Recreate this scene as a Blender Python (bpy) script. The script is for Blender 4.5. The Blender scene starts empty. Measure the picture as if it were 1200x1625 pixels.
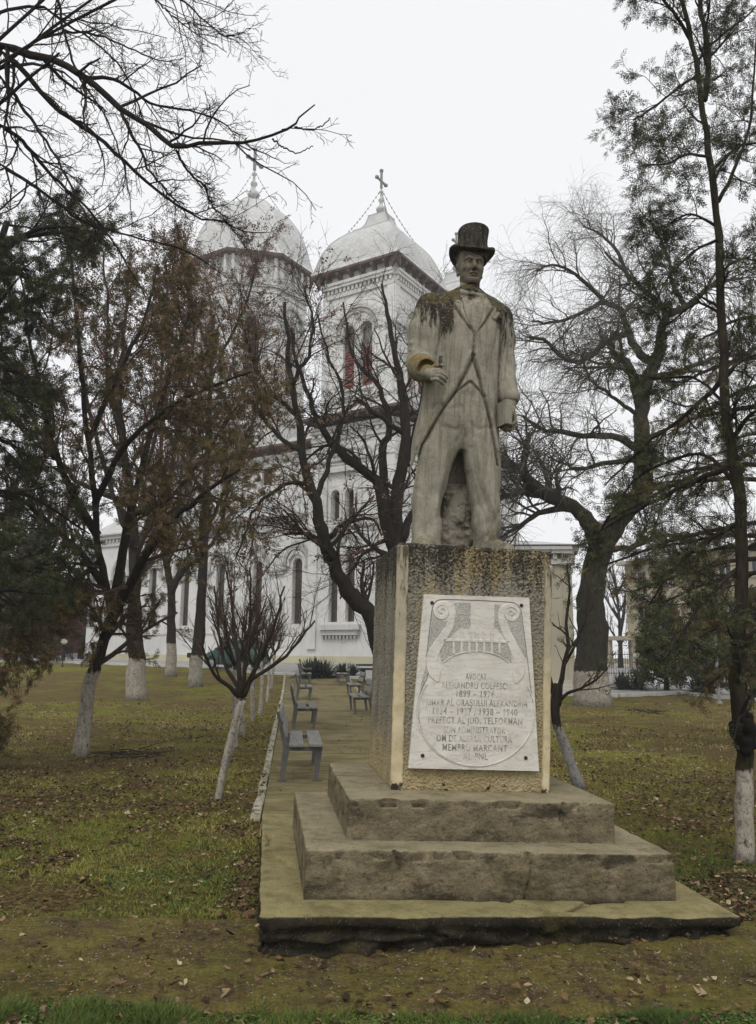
import bpy, math, numpy as np
from mathutils import Matrix, Vector
R_ = math.radians
sc = bpy.context.scene
col = sc.collection

# ------------------------------------------------------------------ camera
W_, H_, FPX = 1200.0, 1625.0, 1260.0
PITCH, ROLL, EYE = R_(10.064), R_(0.4), 1.6
_c, _s = math.cos(PITCH), math.sin(PITCH)
_cr, _sr = math.cos(ROLL), math.sin(ROLL)
_fw = Vector((0, _c, _s)); _rt0 = Vector((1, 0, 0)); _up0 = Vector((0, -_s, _c))
_rt = _rt0 * _cr + _up0 * _sr
_up = -_rt0 * _sr + _up0 * _cr
cam_d = bpy.data.cameras.new('camera'); cam = bpy.data.objects.new('camera', cam_d); col.objects.link(cam)
cam.matrix_world = Matrix(((_rt.x, _up.x, -_fw.x, 0), (_rt.y, _up.y, -_fw.y, 0), (_rt.z, _up.z, -_fw.z, EYE), (0, 0, 0, 1)))
cam_d.sensor_fit = 'VERTICAL'; cam_d.sensor_height = 24.0
cam_d.lens = 24.0 * FPX / H_
cam_d.clip_start = 0.05; cam_d.clip_end = 1200
sc.camera = cam

# ------------------------------------------------------------------ sky, sun, exposure
SUN_EL, SUN_AZ = R_(52), R_(-28)          # a soft brightness behind the overcast, from the front left
world = bpy.data.worlds.new('World'); sc.world = world; world.use_nodes = True
nt = world.node_tree; nt.nodes.clear()
sky = nt.nodes.new('ShaderNodeTexSky'); sky.sky_type = 'NISHITA'; sky.sun_disc = False
sky.sun_elevation = SUN_EL; sky.sun_rotation = SUN_AZ + math.pi
sky.air_density = 1.0; sky.dust_density = 4.0
hs = nt.nodes.new('ShaderNodeHueSaturation'); hs.inputs['Saturation'].default_value = 0.12
b1 = nt.nodes.new('ShaderNodeBackground'); b1.inputs['Strength'].default_value = 0.05
b2 = nt.nodes.new('ShaderNodeBackground'); b2.inputs['Color'].default_value = (0.93, 0.935, 0.95, 1); b2.inputs['Strength'].default_value = 0.90
ad = nt.nodes.new('ShaderNodeAddShader'); wo = nt.nodes.new('ShaderNodeOutputWorld')
nt.links.new(sky.outputs[0], hs.inputs['Color']); nt.links.new(hs.outputs[0], b1.inputs[0])
nt.links.new(b1.outputs[0], ad.inputs[0]); nt.links.new(b2.outputs[0], ad.inputs[1]); nt.links.new(ad.outputs[0], wo.inputs[0])
sd = bpy.data.lights.new('sun', 'SUN'); sd.energy = 1.5; sd.angle = R_(25); sd.color = (1.0, 0.97, 0.93)
so = bpy.data.objects.new('sun', sd); col.objects.link(so); so.location = (-20, -30, 60)
so.rotation_euler = (R_(90) - SUN_EL, 0, SUN_AZ)
sc.view_settings.view_transform = 'Standard'; sc.view_settings.look = 'None'
sc.view_settings.exposure = 0.0; sc.view_settings.gamma = 1.0
sc.view_settings.use_curve_mapping = False
sc.render.film_transparent = False

# ------------------------------------------------------------------ pixel -> place
def ray(px, py):
    X = (px - 600) / FPX; Y = (812.5 - py) / FPX
    x = X * _cr - Y * _sr; y = X * _sr + Y * _cr
    return np.array([x, _c - _s * y, _s + _c * y])
def at(px, py, Y):                        # the point seen at (px,py) standing Y metres ahead
    d = ray(px, py); return np.array([0, 0, EYE]) + d * (Y / d[1])
def sstep(a, b, x):
    t = np.clip((x - a) / (b - a), 0, 1); return t * t * (3 - 2 * t)
def gz(x, y):                             # height of the terrain
    return 0.9 * sstep(27, 50, y) * (1 - 0.62 * sstep(4, 14, x))
def onground(px, py):                     # the ground point seen at (px,py)
    d = ray(px, py); Y = 5.0
    for _ in range(60):
        P = np.array([0, 0, EYE]) + d * (Y / d[1])
        tgt = (gz(P[0], P[1]) - EYE) / d[2] * d[1]
        Y = Y + (tgt - Y) * 0.4
    return np.array([0, 0, EYE]) + d * (Y / d[1])

# ------------------------------------------------------------------ mesh helpers
def rng_(s): return np.random.default_rng(s)
class MB:
    """collects vertices and faces; build() links them as ONE mesh object"""
    def __init__(s): s.V = []; s.F = []; s.n = 0
    def add(s, V, *Fs, m=0):
        V = np.asarray(V, dtype=np.float64).reshape(-1, 3)
        for F in Fs:
            if isinstance(F, np.ndarray):
                if len(F): s.F.append((F + s.n, m))
            else:
                for k in set(len(f) for f in F):
                    s.F.append((np.array([f for f in F if len(f) == k]) + s.n, m))
        s.V.append(V); s.n += len(V); return s
    def box(s, a, b, T=None, m=0):
        x0, y0, z0 = a; x1, y1, z1 = b
        V = np.array([(x0,y0,z0),(x1,y0,z0),(x1,y1,z0),(x0,y1,z0),(x0,y0,z1),(x1,y0,z1),(x1,y1,z1),(x0,y1,z1)], float)
        if T is not None: V = T(V)
        return s.add(V, np.array([(0,3,2,1),(4,5,6,7),(0,1,5,4),(1,2,6,5),(2,3,7,6),(3,0,4,7)]), m=m)
    def bevbox(s, a, b, r, T=None, m=0):   # box with chamfered edges
        a = np.array(a, float); b = np.array(b, float); V = []; idx = {}
        for i in range(8):
            sg = [(i >> k) & 1 for k in range(3)]
            c = np.where(sg, b, a)
            for k in range(3):
                p = c.copy()
                for q in range(3):
                    if q != k: p[q] += r * (-1 if sg[q] else 1)
                idx[(tuple(sg), k)] = len(V); V.append(p)
        F4 = []; F3 = []
        for k in range(3):
            for sd_ in (0, 1):
                o = [q for q in range(3) if q != k]; f = []
                for u, v in ((0,0),(1,0),(1,1),(0,1)):
                    sg = [0,0,0]; sg[k] = sd_; sg[o[0]] = u; sg[o[1]] = v; f.append(idx[(tuple(sg), k)])
                F4.append(f)
            o = [q for q in range(3) if q != k]
            for u in (0, 1):
                for v in (0, 1):
                    s0 = [0,0,0]; s1 = [0,0,0]; s0[o[0]] = s1[o[0]] = u; s0[o[1]] = s1[o[1]] = v; s1[k] = 1
                    F4.append([idx[(tuple(s0), o[0])], idx[(tuple(s1), o[0])], idx[(tuple(s1), o[1])], idx[(tuple(s0), o[1])]])
        for i in range(8):
            sg = tuple((i >> k) & 1 for k in range(3)); F3.append([idx[(sg, 0)], idx[(sg, 1)], idx[(sg, 2)]])
        V = np.array(V); c0 = (a + b) / 2
        def fix(f):
            P = V[f]; n = np.cross(P[1] - P[0], P[2] - P[0])
            return f[::-1] if np.dot(n, P.mean(0) - c0) < 0 else f
        F4 = np.array([fix(f) for f in F4]); F3 = np.array([fix(f) for f in F3])
        if T is not None: V = T(V)
        return s.add(V, F4, F3, m=m)
    def lathe(s, prof, n=24, c=(0,0,0), ph=0.0, sq=(1,1), T=None, m=0, cap=True):
        prof = np.array(prof, float); a = np.arange(n) * 2 * math.pi / n + ph
        V = np.stack([np.outer(prof[:,0], np.cos(a)) * sq[0] + c[0], np.outer(prof[:,0], np.sin(a)) * sq[1] + c[1], np.repeat(prof[:,1:2], n, 1) + c[2]], -1).reshape(-1, 3)
        k = len(prof); i = np.arange(k - 1)[:, None] * n; j = np.arange(n)[None]; j2 = (j + 1) % n
        F = np.stack([i + j, i + j2, i + n + j2, i + n + j], -1).reshape(-1, 4)
        if T is not None: V = T(V)
        s.add(V, F, m=m)
        if cap:
            s.F.append((np.arange(n)[None, ::-1] + s.n - len(V), m)); s.F.append((np.arange(n)[None] + s.n - n, m))
        return s
    def tubes(s, P, rad, sides=5, m=0, cap=False):
        """P (N,K,3) centre lines, rad (N,K)"""
        P = np.asarray(P, float); rad = np.asarray(rad, float)
        if P.ndim == 2: P = P[None]; rad = rad[None]
        N, K, _ = P.shape
        T = np.gradient(P, axis=1); T /= np.linalg.norm(T, axis=2, keepdims=True) + 1e-9
        D = P[:, -1] - P[:, 0]; D /= np.linalg.norm(D, axis=1, keepdims=True) + 1e-9
        ref = np.eye(3)[np.argmin(np.abs(D), axis=1)]
        u = np.cross(T, ref[:, None]); u /= np.linalg.norm(u, axis=2, keepdims=True) + 1e-9
        v = np.cross(T, u)
        a = np.arange(sides) * 2 * math.pi / sides
        V = P[:, :, None] + rad[:, :, None, None] * (u[:, :, None] * np.cos(a)[:, None] + v[:, :, None] * np.sin(a)[:, None])
        base = (np.arange(N) * K * sides)[:, None, None] + (np.arange(K - 1) * sides)[None, :, None]
        j = np.arange(sides); j2 = (j + 1) % sides
        F = np.stack([base + j, base + j2, base + sides + j2, base + sides + j], -1).reshape(-1, 4)
        s.add(V.reshape(-1, 3), F[:, ::-1], m=m)
        if cap:
            e = (np.arange(N) * K * sides)[:, None]
            s.F.append((e + j + s.n - len(V.reshape(-1, 3)), m))
            s.F.append((e + (K - 1) * sides + j[::-1] + s.n - len(V.reshape(-1, 3)), m))
        return s
    def tris(s): return sum(len(F) * (F.shape[1] - 2) for F, m in s.F)
    def mesh(s, name, mats, smooth=False, base=(0,0,0)):
        me = bpy.data.meshes.new(name)
        V = np.concatenate(s.V) - np.asarray(base, float)
        me.vertices.add(len(V)); me.vertices.foreach_set('co', V.astype(np.float32).ravel())
        li = np.concatenate([F.ravel() for F, m in s.F]); cnt = np.concatenate([np.full(len(F), F.shape[1]) for F, m in s.F])
        mi = np.concatenate([np.full(len(F), m) for F, m in s.F])
        me.loops.add(len(li)); me.loops.foreach_set('vertex_index', li.astype(np.int32))
        me.polygons.add(len(cnt)); me.polygons.foreach_set('loop_start', np.concatenate([[0], np.cumsum(cnt)[:-1]]).astype(np.int32))
        me.polygons.foreach_set('loop_total', cnt.astype(np.int32))
        me.polygons.foreach_set('material_index', mi.astype(np.int32))
        me.polygons.foreach_set('use_smooth', np.full(len(cnt), bool(smooth)))
        for m in (mats if isinstance(mats, (list, tuple)) else [mats]): me.materials.append(m)
        me.update(calc_edges=True); me.validate()
        return me
    def build(s, name, mats, parent=None, smooth=False, base=None, local=False):
        """verts in world coordinates unless local=True (then in the parent's own frame)"""
        if parent is not None and not local:
            b = np.array(ROOT[parent.name]); me = s.mesh(name, mats, smooth, b)
        else:
            b = (0,0,0) if base is None else base; me = s.mesh(name, mats, smooth, b)
        o = bpy.data.objects.new(name, me); col.objects.link(o)
        if parent is not None: o.parent = parent
        else: o.location = b
        if parent is not None: ROOT[o.name] = ROOT[parent.name]
        else: ROOT[o.name] = tuple(b)
        return o
ROOT = {}
def tag(o, label=None, cat=None, group=None, kind=None):
    if label: o['label'] = label
    if cat: o['category'] = cat
    if group: o['group'] = group
    if kind: o['kind'] = kind
    return o
def thing(name, loc, label, cat, group=None, mat=None, rz=0.0):
    o = bpy.data.objects.new(name, None); col.objects.link(o); o.empty_display_size = 0.2
    if mat is not None: o.matrix_world = mat
    else: o.location = loc; o.rotation_euler = (0, 0, rz)
    ROOT[o.name] = tuple(loc); return tag(o, label, cat, group)
def copy_tree(o, parent=None):
    c = o.copy(); col.objects.link(c)
    if parent is not None: c.parent = parent
    for ch in list(o.children): copy_tree(ch, c)
    return c
def catmull(P, n):
    P = np.array(P, float); k = len(P)
    if k < 3: t = np.linspace(0, 1, n)[:, None]; return P[0] * (1 - t) + P[-1] * t
    Q = np.vstack([2 * P[0] - P[1], P, 2 * P[-1] - P[-2]])
    u = np.linspace(0, k - 1 - 1e-6, n); i = u.astype(int); t = (u - i)[:, None]
    a, b, c, d = Q[i], Q[i + 1], Q[i + 2], Q[i + 3]
    return 0.5 * (2 * b + (c - a) * t + (2 * a - 5 * b + 4 * c - d) * t * t + (3 * b - 3 * c + d - a) * t ** 3)

# ------------------------------------------------------------------ materials
class NB:
    """small builder for node materials"""
    def __init__(s, name, rough=0.9, spec=0.25):
        s.m = bpy.data.materials.new(name); s.m.use_nodes = True; s.t = s.m.node_tree; s.b = s.t.nodes['Principled BSDF']
        s.b.inputs['Roughness'].default_value = rough; s.b.inputs['Specular IOR Level'].default_value = spec
        s.tc = s.t.nodes.new('ShaderNodeTexCoord'); s.out = s.tc.outputs['Object']
    def n(s, t, **k):
        x = s.t.nodes.new('ShaderNode' + t)
        for a, v in k.items(): setattr(x, a, v)
        return x
    def inp(s, sock, v):
        if v is None: return
        if hasattr(v, 'is_linked') or hasattr(v, 'links'): s.t.links.new(v, sock)
        else: sock.default_value = v
    def world(s):
        g = s.n('NewGeometry'); return g.outputs['Position']
    def map(s, vec=None, scale=(1,1,1), loc=(0,0,0), rot=(0,0,0)):
        x = s.n('Mapping'); s.inp(x.inputs[0], vec if vec is not None else s.out)
        x.inputs['Scale'].default_value = scale; x.inputs['Location'].default_value = loc; x.inputs['Rotation'].default_value = rot
        return x.outputs[0]
    def noise(s, scale, detail=4, rough=0.6, vec=None, dist=0.0):
        x = s.n('TexNoise'); s.inp(x.inputs['Vector'], vec if vec is not None else s.out)
        x.inputs['Scale'].default_value = scale; x.inputs['Detail'].default_value = detail; x.inputs['Roughness'].default_value = rough
        x.inputs['Distortion'].default_value = dist
        return x.outputs['Fac']
    def voro(s, scale, vec=None, feat='F1', out='Distance', rand=1.0):
        x = s.n('TexVoronoi', feature=feat); s.inp(x.inputs['Vector'], vec if vec is not None else s.out)
        x.inputs['Scale'].default_value = scale; x.inputs['Randomness'].default_value = rand
        return x.outputs[out]
    def wave(s, scale, dist=0, vec=None, axis='X', detail=2):
        x = s.n('TexWave', bands_direction=axis); s.inp(x.inputs['Vector'], vec if vec is not None else s.out)
        x.inputs['Scale'].default_value = scale; x.inputs['Distortion'].default_value = dist; x.inputs['Detail'].default_value = detail
        return x.outputs['Fac']
    def ramp(s, fac, stops, interp='LINEAR'):
        x = s.n('ValToRGB'); s.inp(x.inputs[0], fac); e = x.color_ramp.elements; x.color_ramp.interpolation = interp
        while len(e) < len(stops): e.new(0.5)
        for i, (p, c) in enumerate(stops):
            e[i].position = p; e[i].color = (c[0], c[1], c[2], 1) if hasattr(c, '__len__') else (c, c, c, 1)
        return x.outputs[0]
    def math(s, op, a, b=None, c=None, clamp=False):
        x = s.n('Math', operation=op, use_clamp=clamp); s.inp(x.inputs[0], a); s.inp(x.inputs[1], b); s.inp(x.inputs[2], c)
        return x.outputs[0]
    def mix(s, fac, a, b, mode='MIX'):
        x = s.n('Mix', data_type='RGBA', blend_type=mode); s.inp(x.inputs[0], fac)
        for i, v in ((6, a), (7, b)):
            if isinstance(v, tuple) and len(v) == 3: v = (*v, 1)
            s.inp(x.inputs[i], v)
        return x.outputs[2]
    def sep(s, vec=None):
        x = s.n('SeparateXYZ'); s.inp(x.inputs[0], vec if vec is not None else s.out); return x.outputs
    def normal(s):
        g = s.n('NewGeometry'); return s.sep(g.outputs['Normal'])
    def rangemap(s, v, a, b, c=0.0, d=1.0):
        x = s.n('MapRange', interpolation_type='SMOOTHSTEP'); s.inp(x.inputs[0], v)
        for i, q in enumerate((a, b, c, d)): x.inputs[i + 1].default_value = q
        return x.outputs[0]
    def bump(s, h, strength=0.5, dist=0.01, prev=None):
        x = s.n('Bump'); s.inp(x.inputs['Height'], h); x.inputs['Strength'].default_value = strength; x.inputs['Distance'].default_value = dist
        if prev is not None: s.t.links.new(prev, x.inputs['Normal'])
        s.t.links.new(x.outputs[0], s.b.inputs['Normal']); return x.outputs[0]
    def color(s, c):
        if isinstance(c, tuple): s.b.inputs['Base Color'].default_value = (*c, 1)
        else: s.t.links.new(c, s.b.inputs['Base Color'])
        return s
def simple(name, c, rough=0.8, var=0.15, scale=6, bump=0.2, bd=0.004, spec=0.25, metal=0.0):
    b = NB(name, rough, spec); f = b.noise(scale, 5)
    b.color(b.ramp(f, [(0.3, tuple(x * (1 - var) for x in c)), (0.7, tuple(x * (1 + var) for x in c))]))
    b.b.inputs['Metallic'].default_value = metal
    if bump: b.bump(b.noise(scale * 8, 4), bump, bd)
    return b.m
MAT = {}
def stone_mat(name, base, dark, moss_h, moss=1.0, bumpk=1.0, blots=()):
    b = NB(name, 0.92, 0.15); P = b.out; x, y, z = b.sep()
    big = b.noise(2.2, 6, 0.65); mid = b.noise(9, 6, 0.7); fine = b.noise(42, 5, 0.8)
    c = b.ramp(mid, [(0.30, tuple(v * 0.72 for v in base)), (0.5, base), (0.72, tuple(v * 1.18 for v in base))])
    c = b.mix(b.rangemap(b.noise(15, 6, 0.8), 0.52, 0.66, 0, 0.5), c, (base[0] * 0.55, base[1] * 0.53, base[2] * 0.45)); c = b.mix(b.rangemap(big, 0.52, 0.72, 0, 0.45), c, (base[0] * 0.50, base[1] * 0.49, base[2] * 0.40))
    # rain streaks running down
    st = b.noise(1.0, 5, 0.7, b.map(scale=(26, 26, 1.6)))
    c = b.mix(b.math('MULTIPLY', b.rangemap(st, 0.48, 0.62), 0.6), c, (base[0] * 0.48, base[1] * 0.46, base[2] * 0.40))
    # lichen: black and ochre, heavy near the shoulders and on upward faces
    nz = b.normal()[2]; up = b.rangemap(nz, 0.15, 0.75)
    hh = b.rangemap(z, moss_h[0], moss_h[1])
    st2 = b.noise(1.0, 6, 0.75, b.map(scale=(16, 16, 3.2), loc=(3, 1, 7)))
    f = b.math('ADD', b.math('MULTIPLY', hh, 0.30), b.math('MULTIPLY', up, 0.20)); f = b.math('ADD', f, st2)
    for (bx, bz, rx, rz, k) in blots:
        q = b.math('ADD', b.math('POWER', b.math('ABSOLUTE', b.math('DIVIDE', b.math('SUBTRACT', x, bx), rx)), 2.0), b.math('POWER', b.math('ABSOLUTE', b.math('DIVIDE', b.math('SUBTRACT', z, bz), rz)), 2.0))
        f = b.math('ADD', f, b.math('MULTIPLY', b.rangemap(q, 1.0, 0.0), k))
    bl = b.rangemap(f, 0.80, 0.92); bl = b.math('MULTIPLY', bl, b.rangemap(fine, 0.25, 0.5))
    c = b.mix(b.math('MULTIPLY', bl, moss), c, dark)
    och = b.math('MULTIPLY', b.rangemap(b.noise(9, 5, 0.75, b.map(loc=(9, 4, 2))), 0.46, 0.58), b.rangemap(nz, 0.05, 0.45))
    c = b.mix(b.math('MULTIPLY', och, 0.50 * moss), c, (0.115, 0.085, 0.022))
    if blots:
        ga = b.n('Attribute', attribute_name='dark_mark').outputs['Fac']
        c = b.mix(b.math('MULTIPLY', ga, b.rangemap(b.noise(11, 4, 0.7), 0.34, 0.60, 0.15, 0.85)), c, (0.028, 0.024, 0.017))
        q = b.math('ADD', b.math('POWER', b.math('ABSOLUTE', b.math('DIVIDE', b.math('SUBTRACT', z, 1.475), 0.10)), 2.0), b.math('POWER', b.math('ABSOLUTE', b.math('DIVIDE', b.math('ADD', x, 0.36), 0.12)), 2.0))
        oc = b.math('MULTIPLY', b.rangemap(q, 1.9, 0.4), b.rangemap(b.noise(18, 5, 0.7), 0.34, 0.50)); c = b.mix(b.math('MULTIPLY', oc, 0.85), c, (0.13, 0.088, 0.018))
    c = b.mix(b.rangemap(b.noise(60, 3), 0.60, 0.68, 0, 0.4), c, (0.40, 0.38, 0.33))
    pit = b.rangemap(b.voro(34), 0.16, 0.06); c = b.mix(b.math('MULTIPLY', b.math('MULTIPLY', pit, b.rangemap(b.noise(5, 4, 0.7, b.map(loc=(2, 7, 1))), 0.48, 0.60)), 0.7), c, (0.05, 0.045, 0.032))
    b.color(c); n1 = b.bump(fine, 0.6 * bumpk, 0.010); b.bump(mid, 0.4 * bumpk, 0.02, n1)
    return b.m
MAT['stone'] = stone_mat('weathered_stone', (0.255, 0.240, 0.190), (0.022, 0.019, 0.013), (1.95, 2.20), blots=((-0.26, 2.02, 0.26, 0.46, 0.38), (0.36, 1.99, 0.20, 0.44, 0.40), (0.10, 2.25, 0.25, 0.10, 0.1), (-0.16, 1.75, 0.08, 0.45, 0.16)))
MAT['stone_head'] = stone_mat('darkened_face_stone', (0.135, 0.120, 0.092), (0.026, 0.022, 0.016), (2.3, 2.75), 0.8)
MAT['stone_hat'] = stone_mat('blackened_stone', (0.045, 0.040, 0.030), (0.010, 0.009, 0.007), (2.3, 2.6), 1.0)
MAT['stone_rough'] = stone_mat('rough_stone', (0.19, 0.175, 0.14), (0.03, 0.026, 0.018), (3, 4), 0.6, 2.0)
# ------------------------------------------------------------------ the monument's own frame (it has sunk and leans a little)
YAW, TILT = R_(7.814), R_(2.04)
MC = np.array([0.736, 4.688, 0.0])
MR = Matrix.Rotation(YAW, 3, 'Z') @ Matrix.Rotation(TILT, 3, 'Y')
def mon(a, b, z):
    return Vector(MC) + MR @ Vector((a, b, z))
def monmat(a, b, z):
    return Matrix.Translation(mon(a, b, z)) @ MR.to_4x4()

# ------------------------------------------------------------------ noise in numpy
def vnoise(P, seed=0):
    P = np.asarray(P); I = np.floor(P).astype(np.int64); f = (P - I).astype(np.float32); f = f * f * (3 - 2 * f)
    def h(i, j, k):
        n = (i * 374761393 + j * 668265263 + k * 2147483647 + seed * 144665) & 0xffffffff
        n = ((n ^ (n >> 13)) * 1274126177) & 0xffffffff; n = (n ^ (n >> 16)) & 0xffff
        return n.astype(np.float32) / 32767.5 - 1
    r = 0
    for a in (0, 1):
        for b in (0, 1):
            for c in (0, 1):
                w = (f[..., 0] if a else 1 - f[..., 0]) * (f[..., 1] if b else 1 - f[..., 1]) * (f[..., 2] if c else 1 - f[..., 2])
                r = r + w * h(I[..., 0] + a, I[..., 1] + b, I[..., 2] + c)
    return r
def fbm(P, seed=0, oct=4):
    P = np.asarray(P, dtype=np.float32); r = 0; a = 0.5
    for o in range(oct): r = r + a * vnoise(P * (2 ** o) + 13.7 * o, seed + o); a *= 0.5
    return r
def seg_dist(X, Y, pts):
    best = np.full(X.shape, 9.0)
    for i in range(len(pts) - 1):
        a = np.array(pts[i]); b = np.array(pts[i + 1]); ba = b - a
        t = np.clip(((X - a[0]) * ba[0] + (Y - a[1]) * ba[1]) / (ba @ ba + 1e-9), 0, 1)
        best = np.minimum(best, np.hypot(X - a[0] - ba[0] * t, Y - a[1] - ba[1] * t))
    return best
# ------------------------------------------------------------------ sculpting with distance fields
def surface_nets(D, org, h):
    nx, ny, nz = D.shape; S = D < 0
    c = np.zeros((nx - 1, ny - 1, nz - 1), np.uint8)
    for i in (0, 1):
        for j in (0, 1):
            for k in (0, 1): c += S[i:nx - 1 + i, j:ny - 1 + j, k:nz - 1 + k]
    act = np.argwhere((c > 0) & (c < 8)); idx = -np.ones(c.shape, np.int64); idx[tuple(act.T)] = np.arange(len(act))
    acc = np.zeros((len(act), 3)); cnt = np.zeros(len(act)); cor = [(i, j, k) for i in (0, 1) for j in (0, 1) for k in (0, 1)]
    for a in cor:
        for ax in range(3):
            if a[ax]: continue
            b = list(a); b[ax] = 1; A = act + np.array(a); B = act + np.array(b)
            d0 = D[tuple(A.T)]; d1 = D[tuple(B.T)]; m = (d0 < 0) != (d1 < 0)
            t = d0 / np.where(m, d0 - d1, 1); P = np.array(a, float) + t[:, None] * np.eye(3)[ax]
            acc[m] += P[m]; cnt[m] += 1
    V = (act + acc / cnt[:, None]) * h + org; F = []
    for ax in range(3):
        o = [q for q in range(3) if q != ax]
        if ax == 1: o = [2, 0]
        sl0 = [slice(None)] * 3; sl1 = [slice(None)] * 3; sl0[ax] = slice(0, -1); sl1[ax] = slice(1, None)
        s0 = S[tuple(sl0)]; s1 = S[tuple(sl1)]; e = np.argwhere(s0 != s1)
        e = e[(e[:, o[0]] > 0) & (e[:, o[1]] > 0) & (e[:, o[0]] < D.shape[o[0]] - 1) & (e[:, o[1]] < D.shape[o[1]] - 1)]
        ins = s0[tuple(e.T)]; u = np.zeros(3, int); v = np.zeros(3, int); u[o[0]] = 1; v[o[1]] = 1
        q = np.stack([idx[tuple((e - u - v).T)], idx[tuple((e - v).T)], idx[tuple(e.T)], idx[tuple((e - u).T)]], 1)
        q[~ins] = q[~ins][:, ::-1]; F.append(q)
    return V, np.concatenate(F)
class Field:
    def __init__(s, lo, hi, h):
        s.lo = np.array(lo, float); s.h = h; s.n = np.ceil((np.array(hi) - s.lo) / h).astype(int) + 1
        s.D = np.full(s.n, 1.0, np.float32)
    def sub(s, lo, hi, fn, k=0.0, op='u'):
        i0 = np.maximum(np.floor((np.array(lo) - s.lo) / s.h).astype(int), 0); i1 = np.minimum(np.ceil((np.array(hi) - s.lo) / s.h).astype(int) + 1, s.n)
        if (i1 <= i0).any(): return
        sl = tuple(slice(a, b) for a, b in zip(i0, i1))
        ax = [(np.arange(i0[q], i1[q]) * s.h + s.lo[q]).astype(np.float32) for q in range(3)]
        x = ax[0][:, None, None]; y = ax[1][None, :, None]; z = ax[2][None, None, :]
        d = fn(x, y, z); e = s.D[sl]
        if op == 'u':
            if k > 0: hh = np.clip(0.5 + 0.5 * (e - d) / k, 0, 1); s.D[sl] = e * (1 - hh) + d * hh - k * hh * (1 - hh)
            else: s.D[sl] = np.minimum(e, d)
        elif op == 's': # subtract
            if k > 0: hh = np.clip(0.5 - 0.5 * (e + d) / k, 0, 1); s.D[sl] = e * (1 - hh) - d * hh + k * hh * (1 - hh)
            else: s.D[sl] = np.maximum(e, -d)
        elif op == 'a': s.D[sl] = e + d
    def cap(s, a, b, ra, rb, k=0.02, op='u', sq=(1,1,1)):
        a = np.array(a, float); b = np.array(b, float); sq = np.array(sq, float); m = max(ra, rb) * max(1, 1 / sq.min()) + k + 2 * s.h
        A = a * sq; B = b * sq; ba = B - A; L2 = float(ba @ ba) + 1e-9
        def fn(x, y, z):
            X = x * sq[0] - A[0]; Y = y * sq[1] - A[1]; Z = z * sq[2] - A[2]
            t = np.clip((X * ba[0] + Y * ba[1] + Z * ba[2]) / L2, 0, 1)
            return (np.sqrt((X - ba[0] * t) ** 2 + (Y - ba[1] * t) ** 2 + (Z - ba[2] * t) ** 2) - (ra + (rb - ra) * t)) / sq.max()
        s.sub(np.minimum(a, b) - m, np.maximum(a, b) + m, fn, k, op)
    def chain(s, P, R, k=0.02, op='u', sq=(1,1,1)):
        for i in range(len(P) - 1): s.cap(P[i], P[i + 1], R[i], R[i + 1], k, op, sq)
    def ell(s, c, r, k=0.02, op='u'):
        c = np.array(c, float); r = np.array(r, float)
        def fn(x, y, z):
            q = np.sqrt(((x - c[0]) / r[0]) ** 2 + ((y - c[1]) / r[1]) ** 2 + ((z - c[2]) / r[2]) ** 2); return (q - 1) * r.min()
        s.sub(c - r - k - 2 * s.h, c + r + k + 2 * s.h, fn, k, op)
    def loft(s, rows, n=2.4, k=0.02, op='u', fold=None, off=0.0):
        """rows: (z, cx, cy, rx, ry) from bottom to top"""
        r = np.array(rows, float); zs = r[:, 0]; m = k + 2 * s.h + 0.03 + off
        lo = (min(r[:, 1] - r[:, 3]) - m, min(r[:, 2] - r[:, 4]) - m, zs[0] - m); hi = (max(r[:, 1] + r[:, 3]) + m, max(r[:, 2] + r[:, 4]) + m, zs[-1] + m)
        def fn(x, y, z):
            cx, cy, rx, ry = [np.interp(z, zs, r[:, q]).astype(np.float32) for q in (1, 2, 3, 4)]
            rx = rx + off; ry = ry + off
            q = (np.abs((x - cx) / rx) ** n + np.abs((y - cy) / ry) ** n) ** (1 / n)
            d = (q - 1) * np.minimum(rx, ry) * 0.9
            if fold is not None: d = d + fold(x, y, z)
            return np.maximum(d, np.maximum(zs[0] - z, z - zs[-1]))
        s.sub(lo, hi, fn, k, op)
    def groove(s, pts, w, dep, y0=-9, y1=9, ramp=None):
        """carve a line drawn in the front (x,z) projection; dep<0 raises a ridge"""
        P = np.array(pts, float)
        lo = (P[:, 0].min() - 3 * w, y0, P[:, 1].min() - 3 * w); hi = (P[:, 0].max() + 3 * w, y1, P[:, 1].max() + 3 * w)
        def fn(x, y, z):
            best = None
            for i in range(len(P) - 1):
                a, b = P[i], P[i + 1]; ba = b - a; t = np.clip(((x - a[0]) * ba[0] + (z - a[1]) * ba[1]) / (ba @ ba + 1e-9), 0, 1)
                d2 = (x - a[0] - ba[0] * t) ** 2 + (z - a[1] - ba[1] * t) ** 2
                best = d2 if best is None else np.minimum(best, d2)
            return dep * np.exp(-best / (w * w)) + 0 * y
        s.sub(lo, hi, fn, 0, 'a')
    def step(s, left, right, zr, dep, y0, y1, soft=0.006):
        """raise (dep<0) or lower the front surface where left(z) < x < right(z)"""
        lz = np.array(left, float); rz = np.array(right, float)
        def fn(x, y, z):
            L = np.interp(z, lz[:, 1], lz[:, 0]); Rr = np.interp(z, rz[:, 1], rz[:, 0])
            m = 1 / (1 + np.exp(-np.clip((x - L) / soft, -30, 30))) * 1 / (1 + np.exp(-np.clip((Rr - x) / soft, -30, 30)))
            m = m * (z > zr[0]) * (z < zr[1]); return dep * m + 0 * y
        s.sub((-1, y0, zr[0]), (1, y1, zr[1]), fn, 0, 'a')
    def mesh(s):
        return surface_nets(s.D, s.lo, s.h)

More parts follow.
